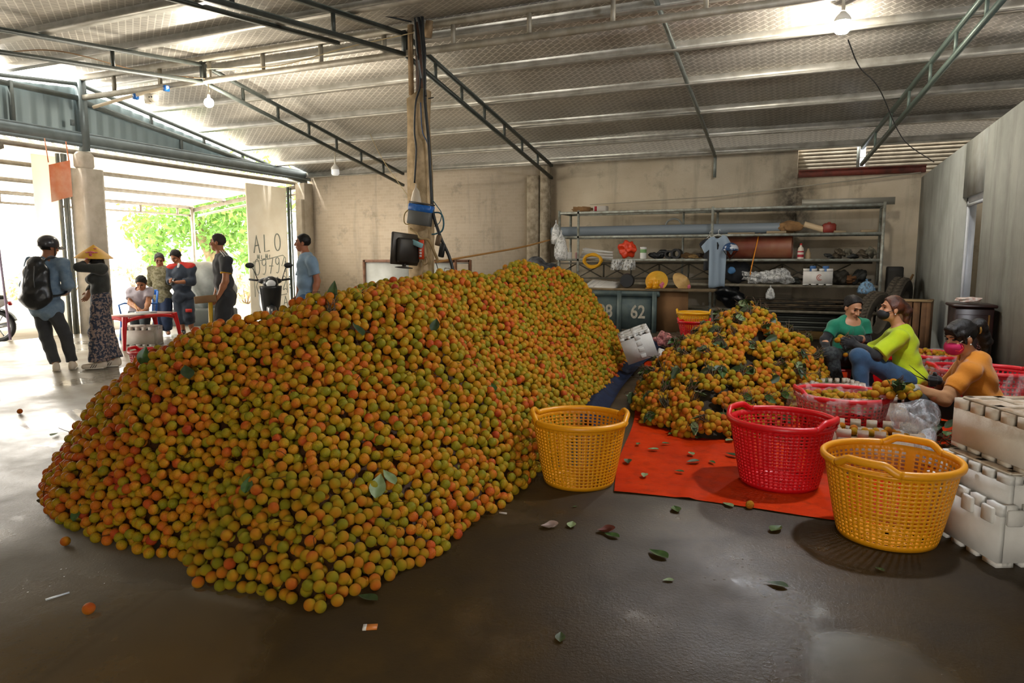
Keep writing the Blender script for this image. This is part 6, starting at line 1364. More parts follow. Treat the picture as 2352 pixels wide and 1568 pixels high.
def solid(prims, k=.03, h=.007, noise=0.0, nf=28, clips=(), seed=0):
    lo = np.full(3, 1e9); hi = -lo
    for q in prims:
        if q[7] != 'u': continue
        if q[0] == 'rc': r = max(q[3], q[4]); a = np.minimum(q[1], q[2]) - r; b = np.maximum(q[1], q[2]) + r
        else: r = np.abs(q[3] * q[2]).sum(1); a = q[1] - r; b = q[1] + r
        lo = np.minimum(lo, a); hi = np.maximum(hi, b)
    lo -= 4 * h + .01 + noise; hi += 4 * h + .01 + noise; n = np.ceil((hi - lo) / h).astype(int) + 1; D = np.full(n, 1.0, np.float32)
    for q in prims:
        kk = k if q[5] is None else q[5]; mg = kk + 4 * h + .01
        if q[0] == 'rc': r = max(q[3], q[4]); a = np.minimum(q[1], q[2]) - r - mg; b = np.maximum(q[1], q[2]) + r + mg
        else: r = np.abs(q[3] * q[2]).sum(1); a = q[1] - r - mg; b = q[1] + r + mg
        i0 = np.maximum(np.floor((a - lo) / h).astype(int), 0); i1 = np.minimum(np.ceil((b - lo) / h).astype(int) + 1, n)
        if (i1 <= i0).any(): continue
        g_ = np.stack(np.meshgrid(*[lo[i] + h * np.arange(i0[i], i1[i]) for i in range(3)], indexing='ij'), -1)
        d = d_rc(g_, q[1], q[2], q[3], q[4]) if q[0] == 'rc' else d_el(g_, q[1], q[2], q[3])
        for pt, nn in q[6]: d = np.maximum(d, (g_ - pt) @ nn)
        S = D[i0[0]:i1[0], i0[1]:i1[1], i0[2]:i1[2]]
        if q[7] == 'u': t_ = np.clip(.5 + .5 * (d - S) / kk, 0, 1); S[...] = d * (1 - t_) + S * t_ - kk * t_ * (1 - t_)
        else: t_ = np.clip(.5 - .5 * (S + d) / kk, 0, 1); S[...] = S * (1 - t_) - d * t_ + kk * t_ * (1 - t_)
    if noise or clips:
        g_ = np.stack(np.meshgrid(*[lo[i] + h * np.arange(n[i]) for i in range(3)], indexing='ij'), -1).astype(np.float32)
        if noise:
            r = np.random.default_rng(seed); A = r.normal(size=(3, 5)).astype(np.float32) * nf * .7; ph = r.random(5) * 6; D += noise * (np.sin(g_ @ A + ph).sum(-1) * .35 + .5 * np.sin(g_[..., 2] * nf * 1.6 + 2 * np.sin(g_[..., 0] * nf * .6 + g_[..., 1] * nf * .5))).astype(np.float32)
        for pt, nn in clips: D = np.maximum(D, ((g_ - np.asarray(pt, np.float32)) @ np.asarray(nn, np.float32)).astype(np.float32))
    return nets(D, lo, h)
def put(name, VF, m, root, col=None, label=None):
    V, F = VF; mb = MB(); mb.add(V - np.array(root.location), [F], None); 
    if col is not None: mb.C = [col]
    o = mb.build(name, m, root, smooth=True)
    if label: o['label'] = label
    return o
t = NT('skin'); at_ = t.n('ShaderNodeAttribute', attribute_name='Col'); t.l(at_.outputs['Color'], t.b.inputs['Base Color']); t.b.inputs['Roughness'].default_value = .5; t.b.inputs['Subsurface Weight'].default_value = .12; t.b.inputs['Subsurface Radius'].default_value = (.012, .005, .003); M_SKIN = t.m
def cloth(name, c, c2=None, vs=8, bump=.35, rough=.85, **kw): return mat(name, c, rough, col2=c2, vscale=vs, bump=bump, bscale=26, sheen=.15, **kw)
M_HAIR = mat('black_hair', '#0d0b0a', .5, col2='#181310', vscale=60, bump=.5, bscale=90, spec=.3); M_GLOVE = cloth('grey_glove', '#8d8a84', '#77736b'); M_SHOEW = mat('cream_shoe', '#d5cab6', .6)
def hand_prims(w, d, nrmv, side, curl=.5, s=1.0, spread=1.0):
    """w wrist, d finger direction, nrmv palm facing, side: towards the thumb"""
    d = nrm(d); sd = nrm(np.asarray(side, float) - d * (np.asarray(side) @ d)); nn = nrm(np.cross(d, sd)); nn = nn if nn @ np.asarray(nrmv) > 0 else -nn; R = np.stack([sd, d, nn], 1)
    P = [EL(w + d * .048 * s, np.array([.040, .052, .017]) * s, R, k=.014), RC(w - d * .01, w + d * .03, .026 * s, .026 * s, k=.02)]
    for i, (o, L_, r) in enumerate(((.030, .068, .0088), (.010, .078, .0092), (-.011, .072, .0088), (-.030, .056, .008))):
        b = w + d * (.088 - .006 * abs(i - 1)) * s + sd * o * s; a1 = curl * .9; a2 = curl * 2.0; dd = nrm(d + sd * o * 2.2 * spread)
        m1 = b + (dd * math.cos(a1) + nn * math.sin(a1)) * L_ * .5 * s; m2 = m1 + (dd * math.cos(a2) + nn * math.sin(a2)) * L_ * .5 * s
        P += [RC(b - d * .02 * s, b, r * s, r * s, k=.006), RC(b, m1, r * s, r * .95 * s, k=.005), RC(m1, m2, r * .95 * s, r * .78 * s, k=.005)]
    tb_ = w + d * .022 * s + sd * .028 * s; t1 = tb_ + (d * .62 + sd * .72 + nn * .25 * curl) * .036 * s; t2 = t1 + (d * .85 + sd * .25 + nn * .5 * curl) * .032 * s
    P += [RC(tb_, t1, .0125 * s, .010 * s, k=.008), RC(t1, t2, .010 * s, .008 * s, k=.005)]
    return P
def head_frame(fwd, up=(0, 0, 1)):
    f = nrm(fwd); r = nrm(np.cross(f, up)); u = np.cross(r, f); return r, f, u
def person(label, base, J, fwd_h, up_h=(0, 0, 1), skin='#a9744f', sex='m', s=1.0, hands=None, arms_w=1.0, sex_w=None, build=1.0):
    root = thing('person', label, 'person', (base[0], base[1], 0))
    J = {k_: np.asarray(v_, float) for k_, v_ in J.items()}
    up = nrm(J['neck'] - J['pelvis']); right = J['shR'] - J['shL']; right = nrm(right - up * (right @ up)); fwd = np.cross(up, right); RB = np.stack([right, fwd, up], 1)
    w_ = (1.0 if sex == 'm' else .9) * build; tl_ = np.linalg.norm(J['neck'] - J['pelvis']); L = lambda f, fo=0: J['pelvis'] + up * tl_ * f + fwd * fo
    torso = [EL(L(.02), (.158 * w_, .112 * w_, .125), RB), EL(L(.36, .005), (.138 * w_, .10 * w_, .15), RB), EL(L(.70), (.155 * w_, .108 * w_, .165), RB), RC(J['shL'] - up * .01, L(.93), .062 * w_, .07), RC(J['shR'] - up * .01, L(.93), .062 * w_, .07)]
    if sex == 'f': torso += [EL(L(.68, .085) + right * .065, (.06, .055, .06), RB), EL(L(.68, .085) - right * .065, (.06, .055, .06), RB)]
    hr, hf, hu = head_frame(fwd_h, up_h); RH = np.stack([hr, hf, hu], 1); H = J['head']; HP = lambda x, y, z: H + (hr * x + hf * y + hu * z) * s
    hk = dict(k=.016)
    head = [EL(HP(0, -.012, .03), np.array([.074, .092, .088]) * s, RH, k=.02), EL(HP(0, .026, -.045), np.array([.056, .066, .068]) * s, RH, k=.03), EL(HP(0, .05, -.085), np.array([.028, .028, .022]) * s, RH, k=.025),
            RC(HP(0, .088, .012), HP(0, .107, -.028), .0085 * s, .0135 * s, k=.01), EL(HP(.014, .094, -.031), np.array([.009, .01, .008]) * s, RH, k=.006), EL(HP(-.014, .094, -.031), np.array([.009, .01, .008]) * s, RH, k=.006),
            EL(HP(.034, .078, .012), np.array([.016, .014, .011]) * s, RH, k=.012, op='s'), EL(HP(-.034, .078, .012), np.array([.016, .014, .011]) * s, RH, k=.012, op='s'),
            EL(HP(0, .082, .034), np.array([.048, .012, .008]) * s, RH, k=.012), EL(HP(.042, .066, -.02), np.array([.02, .02, .016]) * s, RH, k=.015), EL(HP(-.042, .066, -.02), np.array([.02, .02, .016]) * s, RH, k=.015),
            EL(HP(0, .089, -.054), np.array([.024, .010, .006]) * s, RH, k=.005), EL(HP(0, .087, -.065), np.array([.021, .010, .007]) * s, RH, k=.005)]
    for x in (-1, 1): head += [EL(HP(.077 * x, -.008, -.008), np.array([.010, .020, .032]) * s, RH, k=.006)]
    neck = [RC(L(.96, .0), H - hu * .05 * s - hf * .012, .056 * w_, .052 * w_)]
    A = {}; limbs = []
    for sd in 'LR':
        sh, el, wr = J['sh' + sd], J['el' + sd], J['wr' + sd]; limbs += [RC(sh, el, .052 * w_, .040 * w_), RC(el, el + (wr - el) * .35, .041 * w_, .041 * w_), RC(el + (wr - el) * .35, wr, .041 * w_, .027 * w_)]
        hp, kn, an = J['hip' + sd], J['kn' + sd], J['an' + sd]; limbs += [RC(hp, kn, .083 * w_, .056 * w_), RC(kn, kn + (an - kn) * .35, .055 * w_, .056 * w_), RC(kn + (an - kn) * .35, an, .056 * w_, .036 * w_)]
        toe = J['toe' + sd]; limbs += [RC(an - (0, 0, .03), toe, .034, .026)]
        hd = (hands or {}).get(sd, {})
        d = hd.get('d', nrm(wr - el)); nv = hd.get('n', -right * (1 if sd == 'R' else -1)); th = hd.get('t', fwd)
        A[sd] = hand_prims(wr, d, nv, th, hd.get('curl', .45), hd.get('s', 1.0) * (1 if sex == 'm' else .92)); limbs += A[sd]
    V, F = solid(torso + limbs + neck + head, .03, .0065)
    col = np.tile(np.array(lin(skin)[:3]), (len(V), 1)); q = (V - H) @ RH / s
    def paint(m, c, a=1.0): col[m] = col[m] * (1 - a) + np.array(lin(c)[:3]) * a
    paint((np.abs(q[:, 0]) < .026) & (q[:, 2] < -.047) & (q[:, 2] > -.072) & (q[:, 1] > .078), '#7d3f37', .6)
    rg = (np.abs(np.abs(q[:, 0]) - .045) < .022) & (np.abs(q[:, 2] + .022) < .02) & (q[:, 1] > .06); paint(rg, '#b56a4e', .25)
    put('body', (V, F), M_SKIN, root, col)
    for x in (-1, 1):
        VF = ICO(2); V2 = VF[0] * np.array([.0145, .009, .0062]) * s @ RH.T + HP(.034 * x, .0785, .0125); put('eye', (V2, VF[1]), mat('dark_eye', '#120d0b', .2), root)
        mb = MB(); mb.tube([HP(.016 * x, .094, .034), HP(.034 * x, .092, .040), HP(.054 * x, .077, .034)], [.003 * s, .0042 * s, .002 * s], 6); mb.V = [v - np.array(root.location) for v in mb.V]; mb.build('eyebrow', M_HAIR, root, smooth=True)
    P = dict(root=root, J=J, up=up, right=right, fwd=fwd, RB=RB, L=L, w=w_, tl=tl_, H=H, RH=RH, HP=HP, hr=hr, hf=hf, hu=hu, s=s, hands=A, sex=sex)
    return P
def hair_short(P, thick=.009, m=None, low=-.035, front=.0):
    s = P['s']; HP, RH = P['HP'], P['RH']; hf, hu = P['hf'], P['hu']
    pr = [EL(HP(0, -.014, .034), np.array([.076 + thick, .094 + thick, .090 + thick]) * s, RH)]
    cl = [(HP(0, .052 + front, .055), nrm(hf * .95 - hu * .55)), (HP(0, 0, low), -hu)]
    put('hair', solid(pr, .01, .0055, .002, 70, cl), m or M_HAIR, P['root'])
def shirt(P, m, off=.014, sleeve=.55, hem=-.12, name='shirt', noise=.006, long_=False, collar=False, bell=0.0, neckdrop=0.0, sr=.012, seed=0, k=.03, label=None):
    J, L, RB, w_, up, fwd, right = P['J'], P['L'], P['RB'], P['w'], P['up'], P['fwd'], P['right']
    pr = [EL(L(.0), (.163 * w_ + off + bell, .118 * w_ + off + bell, .16), RB), EL(L(.36, .005), (.146 * w_ + off, .108 * w_ + off, .17), RB), EL(L(.70), (.158 * w_ + off, .112 * w_ + off, .17 + off), RB)]
    if P['sex'] == 'f': pr += [EL(L(.68, .085) + right * .062, (.063 + off * .6,) * 3, RB), EL(L(.68, .085) - right * .062, (.063 + off * .6,) * 3, RB)]
    for sd in 'LR':
        sh, el, wr = J['sh' + sd], J['el' + sd], J['wr' + sd]; pr.append(RC(sh - up * .01, L(.92), .064 * w_ + off, .068 + off * .5))
        if sleeve <= 1: e = sh + (el - sh) * (sleeve + .12); c = [(sh + (el - sh) * sleeve, nrm(el - sh))]; pr.append(RC(sh, e, .056 * w_ + off, .048 * w_ + off + sr, clip=c))
        else: f = sleeve - 1; e = el + (wr - el) * min(f + .1, 1.0); c = [(el + (wr - el) * f, nrm(wr - el))]; pr += [RC(sh, el, .055 * w_ + off, .045 * w_ + off), RC(el, e, .045 * w_ + off, .036 * w_ + off, clip=c)]
    cl = [(J['pelvis'] + up * hem, -up)]
    nk = L(1.0 + .0) + fwd * .02; pr.append(EL(nk + up * .03 - up * neckdrop + fwd * neckdrop * .5, (.066 + neckdrop * .4, .072 + neckdrop * .5, .07), RB, k=.012, op='s'))
    if collar: pr += [RC(L(.955) + right * .05, L(.99) + right * .035 - fwd * .04, .02), RC(L(.955) - right * .05, L(.99) - right * .035 - fwd * .04, .02), RC(L(.99) + right * .035 - fwd * .04, L(.99) - right * .035 - fwd * .04, .022), RC(L(.9, .075), L(.955) + right * .05, .016), RC(L(.9, .075), L(.955) - right * .05, .016)]
    return put(name, solid(pr, k, .0075, noise, 26, cl, seed), m, P['root'], label=label)
def trousers(P, m, off=.016, end=1.0, name='trousers', noise=.006, wide=0.0, top=.06, seed=1, k=.035, label=None):
    J, L, RB, w_, up = P['J'], P['L'], P['RB'], P['w'], P['up']; pr = [EL(L(.02), (.160 * w_ + off, .116 * w_ + off, .15), RB, clip=[(J['pelvis'] + up * top, up)])]
    for sd in 'LR':
        hp, kn, an = J['hip' + sd], J['kn' + sd], J['an' + sd]; f = end
        if f <= .5: e = hp + (kn - hp) * f * 2; pr.append(RC(hp, e, .088 * w_ + off, .07 * w_ + off + wide))
        else:
            ff = (f - .5) * 2; e = kn + (an - kn) * ff; d = nrm(an - kn); pr += [RC(hp, kn, .088 * w_ + off, .062 * w_ + off + wide * .6), RC(kn, e + d * .03, .062 * w_ + off + wide * .6, .050 * w_ + off + wide, clip=[(e, d)])]
    return put(name, solid(pr, k, .0075, noise, 24, (), seed), m, P['root'], label=label)
def shoes(P, m, h=.05, name='shoe', L_=.0, sole=None):
    for sd in 'LR':
        an, toe = P['J']['an' + sd], P['J']['toe' + sd]; d = nrm((toe - an) * (1, 1, 0)); a = np.array([an[0], an[1], 0]) - d * .045; b = a + d * .21; z = .0
        pr = [RC(a + (0, 0, .042), b + (0, 0, .034), .041, .036), RC(a + (0, 0, .085), a + d * .07 + (0, 0, .07), .036, .03)]
        if toe[2] > .12: zz = toe[2] - .03; pr = [RC(q[1] + (0, 0, zz), q[2] + (0, 0, zz), q[3], q[4]) for q in pr]; z = zz
        o = put(name, solid(pr, .03, .006, 0, 1, [((0, 0, .006 + z), (0, 0, -1))]), m, P['root'])
        if sole:
            mb = MB(); mb.tube([a + (0, 0, .012 + z), b + (0, 0, .012 + z)], [.045, .040], 14, flat=.3, up=(0, 0, 1)); mb.V = [v - np.array(P['root'].location) for v in mb.V]; mb.build('sole', sole, o)
def W(px_, py_, k): return atk(px_, py_, k)
def joints(k, **kw): return {n: W(v[0], v[1], k + (v[2] if len(v) > 2 else 0)) for n, v in kw.items()}
LEFT = -RT; AWAY = nrm(FW * (1, 1, 0)); CAMW = -AWAY; DN = np.array([0, 0, -1.0])
def ground(J, lift=.075):
    for sd in 'LR': J['an' + sd][2] = lift; J['toe' + sd][2] = .035
    return J
def part_mb(P, mb, name, m, **kw): mb.V = [v - np.array(P['root'].location) for v in mb.V]; return mb.build(name, m, P['root'], **kw)

# man with backpack and helmet
k = 8.6; J = joints(k, pelvis=(107, 706), neck=(108, 592), head=(112, 568), shL=(74, 606), shR=(143, 606), elL=(60, 655, .02), wrL=(78, 678, .26), elR=(156, 652, .02), wrR=(150, 672, .25), hipL=(95, 712), hipR=(122, 712), knL=(106, 772, .06), knR=(150, 768, .05), anL=(129, 838), anR=(166, 830, .15), toeL=(131, 846, .18), toeR=(172, 838, .33)); ground(J)
P = person('man in a denim jacket and dark helmet carrying a black backpack, seen from behind', (J['anL'] + J['anR']) / 2, J, AWAY + RT * .5 + DN * .1, skin='#9a6646')
hair_short(P, .006)
shirt(P, cloth('denim', '#7d93a6', '#5f7890', 12), .022, 1.62, -.17, 'denim_jacket', .009, collar=True, bell=.02, seed=3); trousers(P, cloth('charcoal_cotton', '#2f3134', '#3a3c3e'), .010, .96, noise=.006, wide=.004, k=.014); shoes(P, M_SHOEW, sole=mat('shoe_sole', '#e6e0d2', .6))
H = P['HP']; put('helmet', solid([EL(H(0, -.008, .045), (.105, .125, .108), P['RH'])], .01, .007, 0, 1, [(H(0, 0, .0), -P['hu'])]), mat('dark_helmet', '#3d3c40', .25), P['root']); mb = MB(); mb.sheet(lambda u, v: H(.10 * math.sin((u - .5) * 2.2), .06 + .08 * math.cos((u - .5) * 2.2) + .05 * v, .02 - .03 * v), 10, 4); part_mb(P, mb, 'helmet_visor', mat('dark_helmet', '#3d3c40'), smooth=True, solid=.006); mb = MB(); mb.tube([H(.08, .03, 0), H(.05, .05, -.1), H(0, .06, -.125), H(-.05, .05, -.1), H(-.08, .03, 0)], .006, 6); part_mb(P, mb, 'chin_strap', M_BLACK)
B = P['L'](.52, -.2); R = P['RB']; bpk = solid([EL(B - P['up'] * .17, (.20, .11, .19), R), EL(B + P['up'] * .03, (.165, .10, .22), R), EL(B + P['up'] * .2, (.10, .07, .10), R), EL(B - P['up'] * .14 - P['fwd'] * .05, (.12, .08, .19), R)], .04, .008, .006, 22)
tb2 = thing('backpack', 'glossy black backpack worn by the man in the denim jacket', 'backpack', tuple(B)); M_BP = mat('black_nylon', '#17191c', .32, col2='#24272a', vscale=6, bump=.6, bscale=10); put('bag', bpk, M_BP, tb2)
for x in (-1, 1):
    mb = MB(); r_, u_, f_ = P['right'] * x, P['up'], P['fwd']; mb.tube(catmull([B + u_ * .17 + r_ * .05 - f_ * .02, P['L'](.95, -.13) + r_ * .08, P['L'](1.0, -.02) + r_ * .115, P['L'](.9, .13) + r_ * .12, P['L'](.6, .15) + r_ * .14, P['L'](.3, .06) + r_ * .19, B - u_ * .2 + r_ * .13], 6), .024, 8, flat=.5); mb.V = [v - B for v in mb.V]; mb.build('strap', M_BP, tb2, smooth=True)
    mb = MB(); mb.tube([B + u_ * .16 + r_ * .05 - f_ * .1, B + u_ * .0 + r_ * .06 - f_ * .125, B - u_ * .16 + r_ * .07 - f_ * .11], .006, 6); mb.V = [v - B for v in mb.V]; mb.build('zipper', mat('grey_zip', '#5b5f63', .4), tb2)
# woman with conical hat
k = 8.9; J = joints(k, pelvis=(232, 692), neck=(228, 618), head=(218, 606, -.02), shL=(233, 617, -.16), shR=(226, 616, .15), elL=(180, 614, -.24), wrL=(197, 603, -.14), elR=(217, 650, .24), wrR=(204, 671, .12), hipL=(230, 702, -.09), hipR=(231, 702, .09), knL=(226, 765, -.1), knR=(242, 765, .08), anL=(228, 828, -.1), anR=(262, 825, .08), toeL=(206, 834, -.14), toeR=(243, 830, .05)); ground(J)
P = person('woman in a yellow conical hat and patterned wide trousers, one hand raised to the brim', (J['anL'] + J['anR']) / 2, J, LEFT + AWAY * .25 + DN * .05, skin='#b07c5c', sex='f', hands={'L': dict(d=RT * .6 + np.array([0, 0, .7]), n=-LEFT, t=AWAY), 'R': dict(d=DN + LEFT * .5, n=RT, t=LEFT)})
hair_short(P, .014, low=-.06); H = P['HP']; put('long_hair', solid([RC(H(0, -.07, .02), H(0, -.12, -.16), .06, .04), RC(H(0, -.12, -.16), H(.0, -.15, -.32), .04, .018)], .03, .007, .004, 40), M_HAIR, P['root'])
shirt(P, cloth('dark_green_knit', '#3a3d3a', '#2c2f2c'), .012, 1.9, -.06, 'knit_top', .005, seed=5); trousers(P, mat('patterned_cotton', '#2b3446', .85, col2='#8f7d74', vscale=34, stops=(.49, .54), bump=.3), .02, .97, noise=.008, wide=.05, top=.12); shoes(P, M_SHOEW, sole=mat('shoe_sole', '#e6e0d2'))
for sd in 'LR':
    an, toe = J['an' + sd], J['toe' + sd]; d = nrm((toe - an) * (1, 1, 0)); n_ = np.cross(d, (0, 0, 1)); mb = MB()
    for q in (.05, .075, .1): 
        for s_ in (1, -1): mb.bar(np.array([an[0], an[1], .02]) + d * q + n_ * .041 * s_, np.array([an[0], an[1], .06]) + d * (q - .025) + n_ * .036 * s_, .008, .006)
    part_mb(P, mb, 'shoe_stripe', M_BLACK)
mb = MB(); mb.tube([H(.07, .05, -.03), H(.03, .09, -.1), H(-.05, .08, -.1), H(-.075, .02, -.02)], .018, 8, flat=.4); part_mb(P, mb, 'hat_ribbon', mat('pink_ribbon', '#d78a92', .7), smooth=True)
cp_ = W(216, 594, k); ht = conical((cp_[0], cp_[1], cp_[2] + .01), (.0, .05, YAW - .6), M_HAT, 'yellow conical hat with pink flowers worn by the woman beside the pillar', .225, .17, False)
mb = MB(); g = np.random.default_rng(3)
for q in range(16):
    a = YAW - PI / 2 + .35 + .2 * g.normal() - (YAW - .6); rr_ = .225 * (.62 + .12 * g.normal()); mb.ball((rr_ * math.cos(a), rr_ * math.sin(a), .17 * (1 - rr_ / .225) + .004), (.018, .018, .008), sub=1)
mb.build('flower', mat('pink_flower', '#c2305a'), ht, smooth=True)
# man writing at the table
k = 11.9; J = joints(k, pelvis=(319, 722, .1), neck=(322, 667), head=(325, 650, -.1), shR=(302, 669), shL=(344, 668), elR=(299, 696, -.08), wrR=(318, 710, -.3), elL=(341, 694, -.1), wrL=(335, 711, -.34), hipR=(311, 726, .05), hipL=(329, 726, .05), knR=(309, 732, -.38), knL=(333, 732, -.38), anR=(313, 782, -.35), anL=(334, 786, -.4), toeR=(312, 790, -.5), toeL=(336, 794, -.55)); ground(J)
P = person('man in a pale grey shirt bent over the red table, writing', J['pelvis'], J, CAMW + DN * .75 + RT * .1, skin='#a06c4a', hands={'R': dict(d=CAMW * .7 + RT * .5 + DN * .5, n=DN, t=RT, curl=.8), 'L': dict(d=CAMW * .8 - RT * .4 + DN * .3, n=DN, t=-RT, curl=.35)})
hair_short(P, .012); shirt(P, cloth('lilac_grey_shirt', '#aaa3ab', '#98919a'), .016, .62, -.1, 'shirt', .007, collar=True, seed=7); trousers(P, cloth('slate_trousers', '#3d4b52', '#2f3a40'), .016, .97); shoes(P, mat('dark_shoe', '#24211e', .5))
q = J['wrR'] + CAMW * .06 + RT * .03; mb = MB(); mb.tube([q + DN * .03, q + np.array([0, 0, .09]) - RT * .06], .006, 6); tag(mb.build('pen', mat('yellow_pen', '#c9a64a', .4)), 'yellow pen in the writing man\'s hand', 'pen')
blue_chair((J['pelvis'][0], J['pelvis'][1], 0), math.atan2(CAMW[1], CAMW[0]) - PI / 2)
# camouflage man
k = 12.7; J = joints(k, pelvis=(373, 682), neck=(369, 613), head=(366, 597, -.03), shR=(350, 620), shL=(389, 619), elR=(345, 650, .12), wrR=(364, 670, .24), elL=(394, 650, .12), wrL=(376, 671, .24), hipR=(365, 686), hipL=(382, 686), knR=(363, 728, -.02), knL=(383, 728, -.02), anR=(361, 770), anL=(386, 770, .1), toeR=(356, 776, -.15), toeL=(388, 777, -.1)); ground(J)
P = person('man in a camouflage shirt and navy trousers, hands behind his back', (J['anL'] + J['anR']) / 2, J, CAMW + RT * .5 + DN * .45, skin='#996446')
hair_short(P, .010, mat('greying_hair', '#3d3834', .6)); shirt(P, mat('camouflage', '#6f6a4c', .85, col2='#8f8a70', vscale=26, stops=(.46, .54), bump=.3), .02, 1.9, -.13, 'camouflage_shirt', .008, collar=True, seed=9); trousers(P, cloth('navy_trousers', '#263a5c', '#1d2c47'), .022, .97, noise=.007, wide=.012); shoes(P, mat('brown_sandal', '#6a5240', .6))
# man with red shoulders looking at a phone
k = 12.7; J = joints(k, pelvis=(421, 682), neck=(413, 608), head=(404, 590, -.05), shR=(394, 618, -.02), shL=(438, 615), elR=(391, 645, -.05), wrR=(395, 650, -.26), elL=(441, 646, -.02), wrL=(408, 648, -.3), hipR=(412, 686), hipL=(430, 686), knR=(414, 728, -.02), knL=(434, 727, -.02), anR=(421, 766), anL=(442, 764, .05), toeR=(418, 773, -.18), toeL=(441, 771, -.16)); ground(J)
P = person('man in a navy work jacket with red shoulders, looking down at a phone', (J['anL'] + J['anR']) / 2, J, CAMW - RT * .3 + DN * .7, skin='#a66f4e', hands={'L': dict(d=-RT * .9 + CAMW * .3, n=np.array([0, 0, 1.]), t=CAMW, curl=.6), 'R': dict(d=CAMW * .8 + np.array([0, 0, .4]), n=RT, t=np.array([0, 0, 1.]), curl=.6)})
hair_short(P, .016); M_NAVY = cloth('navy_work', '#2a3646', '#202a38'); shirt(P, M_NAVY, .028, 1.55, -.14, 'work_jacket', .009, collar=True, bell=.015, seed=11); trousers(P, M_NAVY, .03, .76, noise=.008, wide=.015); shoes(P, mat('black_trainer', '#1b1c1e', .5), sole=mat('grey_sole', '#77736d', .6))
pr = []
for x in (-1, 1): pr.append(RC(P['J']['sh' + ('R' if x > 0 else 'L')] + P['up'] * .005, P['L'](.95) + P['right'] * x * .06, .094, .082, clip=[(P['L'](.84), -P['up'])]))
put('shoulder_yoke', solid(pr, .02, .007, .004, 30), mat('red_yoke', '#b5281f', .8), P['root'])
mb = MB(); c0 = P['J']['knL'] + CAMW * .1 + np.array([0, 0, .12]); mb.box(c0 + RT * .05, (.11, .03, .06), rotz(YAW)); part_mb(P, mb, 'red_patch', mat('red_yoke', '#b5281f'))
mb = MB(); c0 = P['L'](.93, .12) - P['right'] * .02; mb.box(c0, (.04, .02, .12), rotm(.2, .35, YAW), b=.008); part_mb(P, mb, 'face_mask', mat('white_mask', '#e2e3e6', .7))
q = (J['wrL'] + J['wrR']) / 2 + CAMW * .07; mb = MB(); mb.box(q + np.array([0, 0, .02]), (.075, .012, .145), rotm(-.7, 0, YAW), b=.004); tag(mb.build('mobile_phone', mat('phone_black', '#101114', .15)), 'black mobile phone held by the man with red shoulders', 'phone')
# man in black football shirt, facing left
k = 9.6; J = joints(k, pelvis=(519, 684), neck=(508, 583), head=(500, 557), shL=(520, 598, -.17), shR=(512, 599, .18), elL=(518, 645, -.2), wrL=(503, 680, -.17), elR=(505, 645, .26), wrR=(494, 682, .2), hipL=(517, 692, -.09), hipR=(517, 692, .09), knL=(509, 748, -.09), knR=(521, 750, .09), anL=(514, 806, -.1), anR=(526, 808, .09), toeL=(492, 814, -.12), toeR=(505, 815, .07)); ground(J)
P = person('man in a black football shirt with a yellow-red sleeve band, standing in profile', (J['anL'] + J['anR']) / 2, J, LEFT + CAMW * .08, skin='#ad7350', hands={'L': dict(d=DN + LEFT * .35, n=AWAY, t=LEFT, curl=.7), 'R': dict(d=DN + LEFT * .4, n=CAMW, t=LEFT, curl=.7)})
hair_short(P, .005, mat('cropped_hair', '#332b26', .7)); shirt(P, cloth('black_jersey', '#35363a', '#2a2b2e'), .018, .62, -.14, 'football_shirt', .007, seed=13); trousers(P, cloth('black_shorts', '#222326', '#2c2d30'), .024, .47, 'shorts', wide=.012); shoes(P, mat('black_sandal', '#1d1c1b', .6))
sh, el = J['shL'], J['elL']; d = nrm(el - sh)
for f0, f1, c_, nm in ((.50, .56, '#a8202a', 'red_band'), (.56, .64, '#e0b020', 'yellow_band')):
    a, b = sh + (el - sh) * f0, sh + (el - sh) * f1; put(nm, solid([RC(a - d * .05, b + d * .05, .0725, .0715, clip=[(b, d), (a, -d)])], .01, .006), mat(nm, c_, .8), P['root'])
mb = MB(); f_ = P['fwd']
for q in (-.03, 0, .03): mb.tube([P['L'](.97) + f_ * (q - .01) - P['right'] * .075 + P['up'] * .052, sh + f_ * q + P['up'] * .078 - P['right'] * .01, sh + f_ * q - P['right'] * .06 + P['up'] * .045], .008, 5, flat=.5)
part_mb(P, mb, 'shoulder_stripe', mat('white_stripe', '#d9d9d6', .7))
q = J['wrL'] + LEFT * .12 + DN * .08; mb = MB(); mb.tube([q + np.array([0, 0, .02]), np.array([q[0], q[1], .03]) - RT * .02], .028, 8); br = mb.build('broom', mat('yellow_handle', '#d8ac2c', .5)); tag(br, 'stick with a yellow shaft and wooden head held by the man in the black shirt', 'broom'); lo = np.array(br.location); mb = MB(); mb.box(q - lo + np.array([0, 0, .04]) - RT * .06, (.3, .07, .1), rotz(YAW) @ rotm(0, -.1, 0), b=.01); mb.build('head_block', mat('brown_block', '#8a6a48', .8), br)
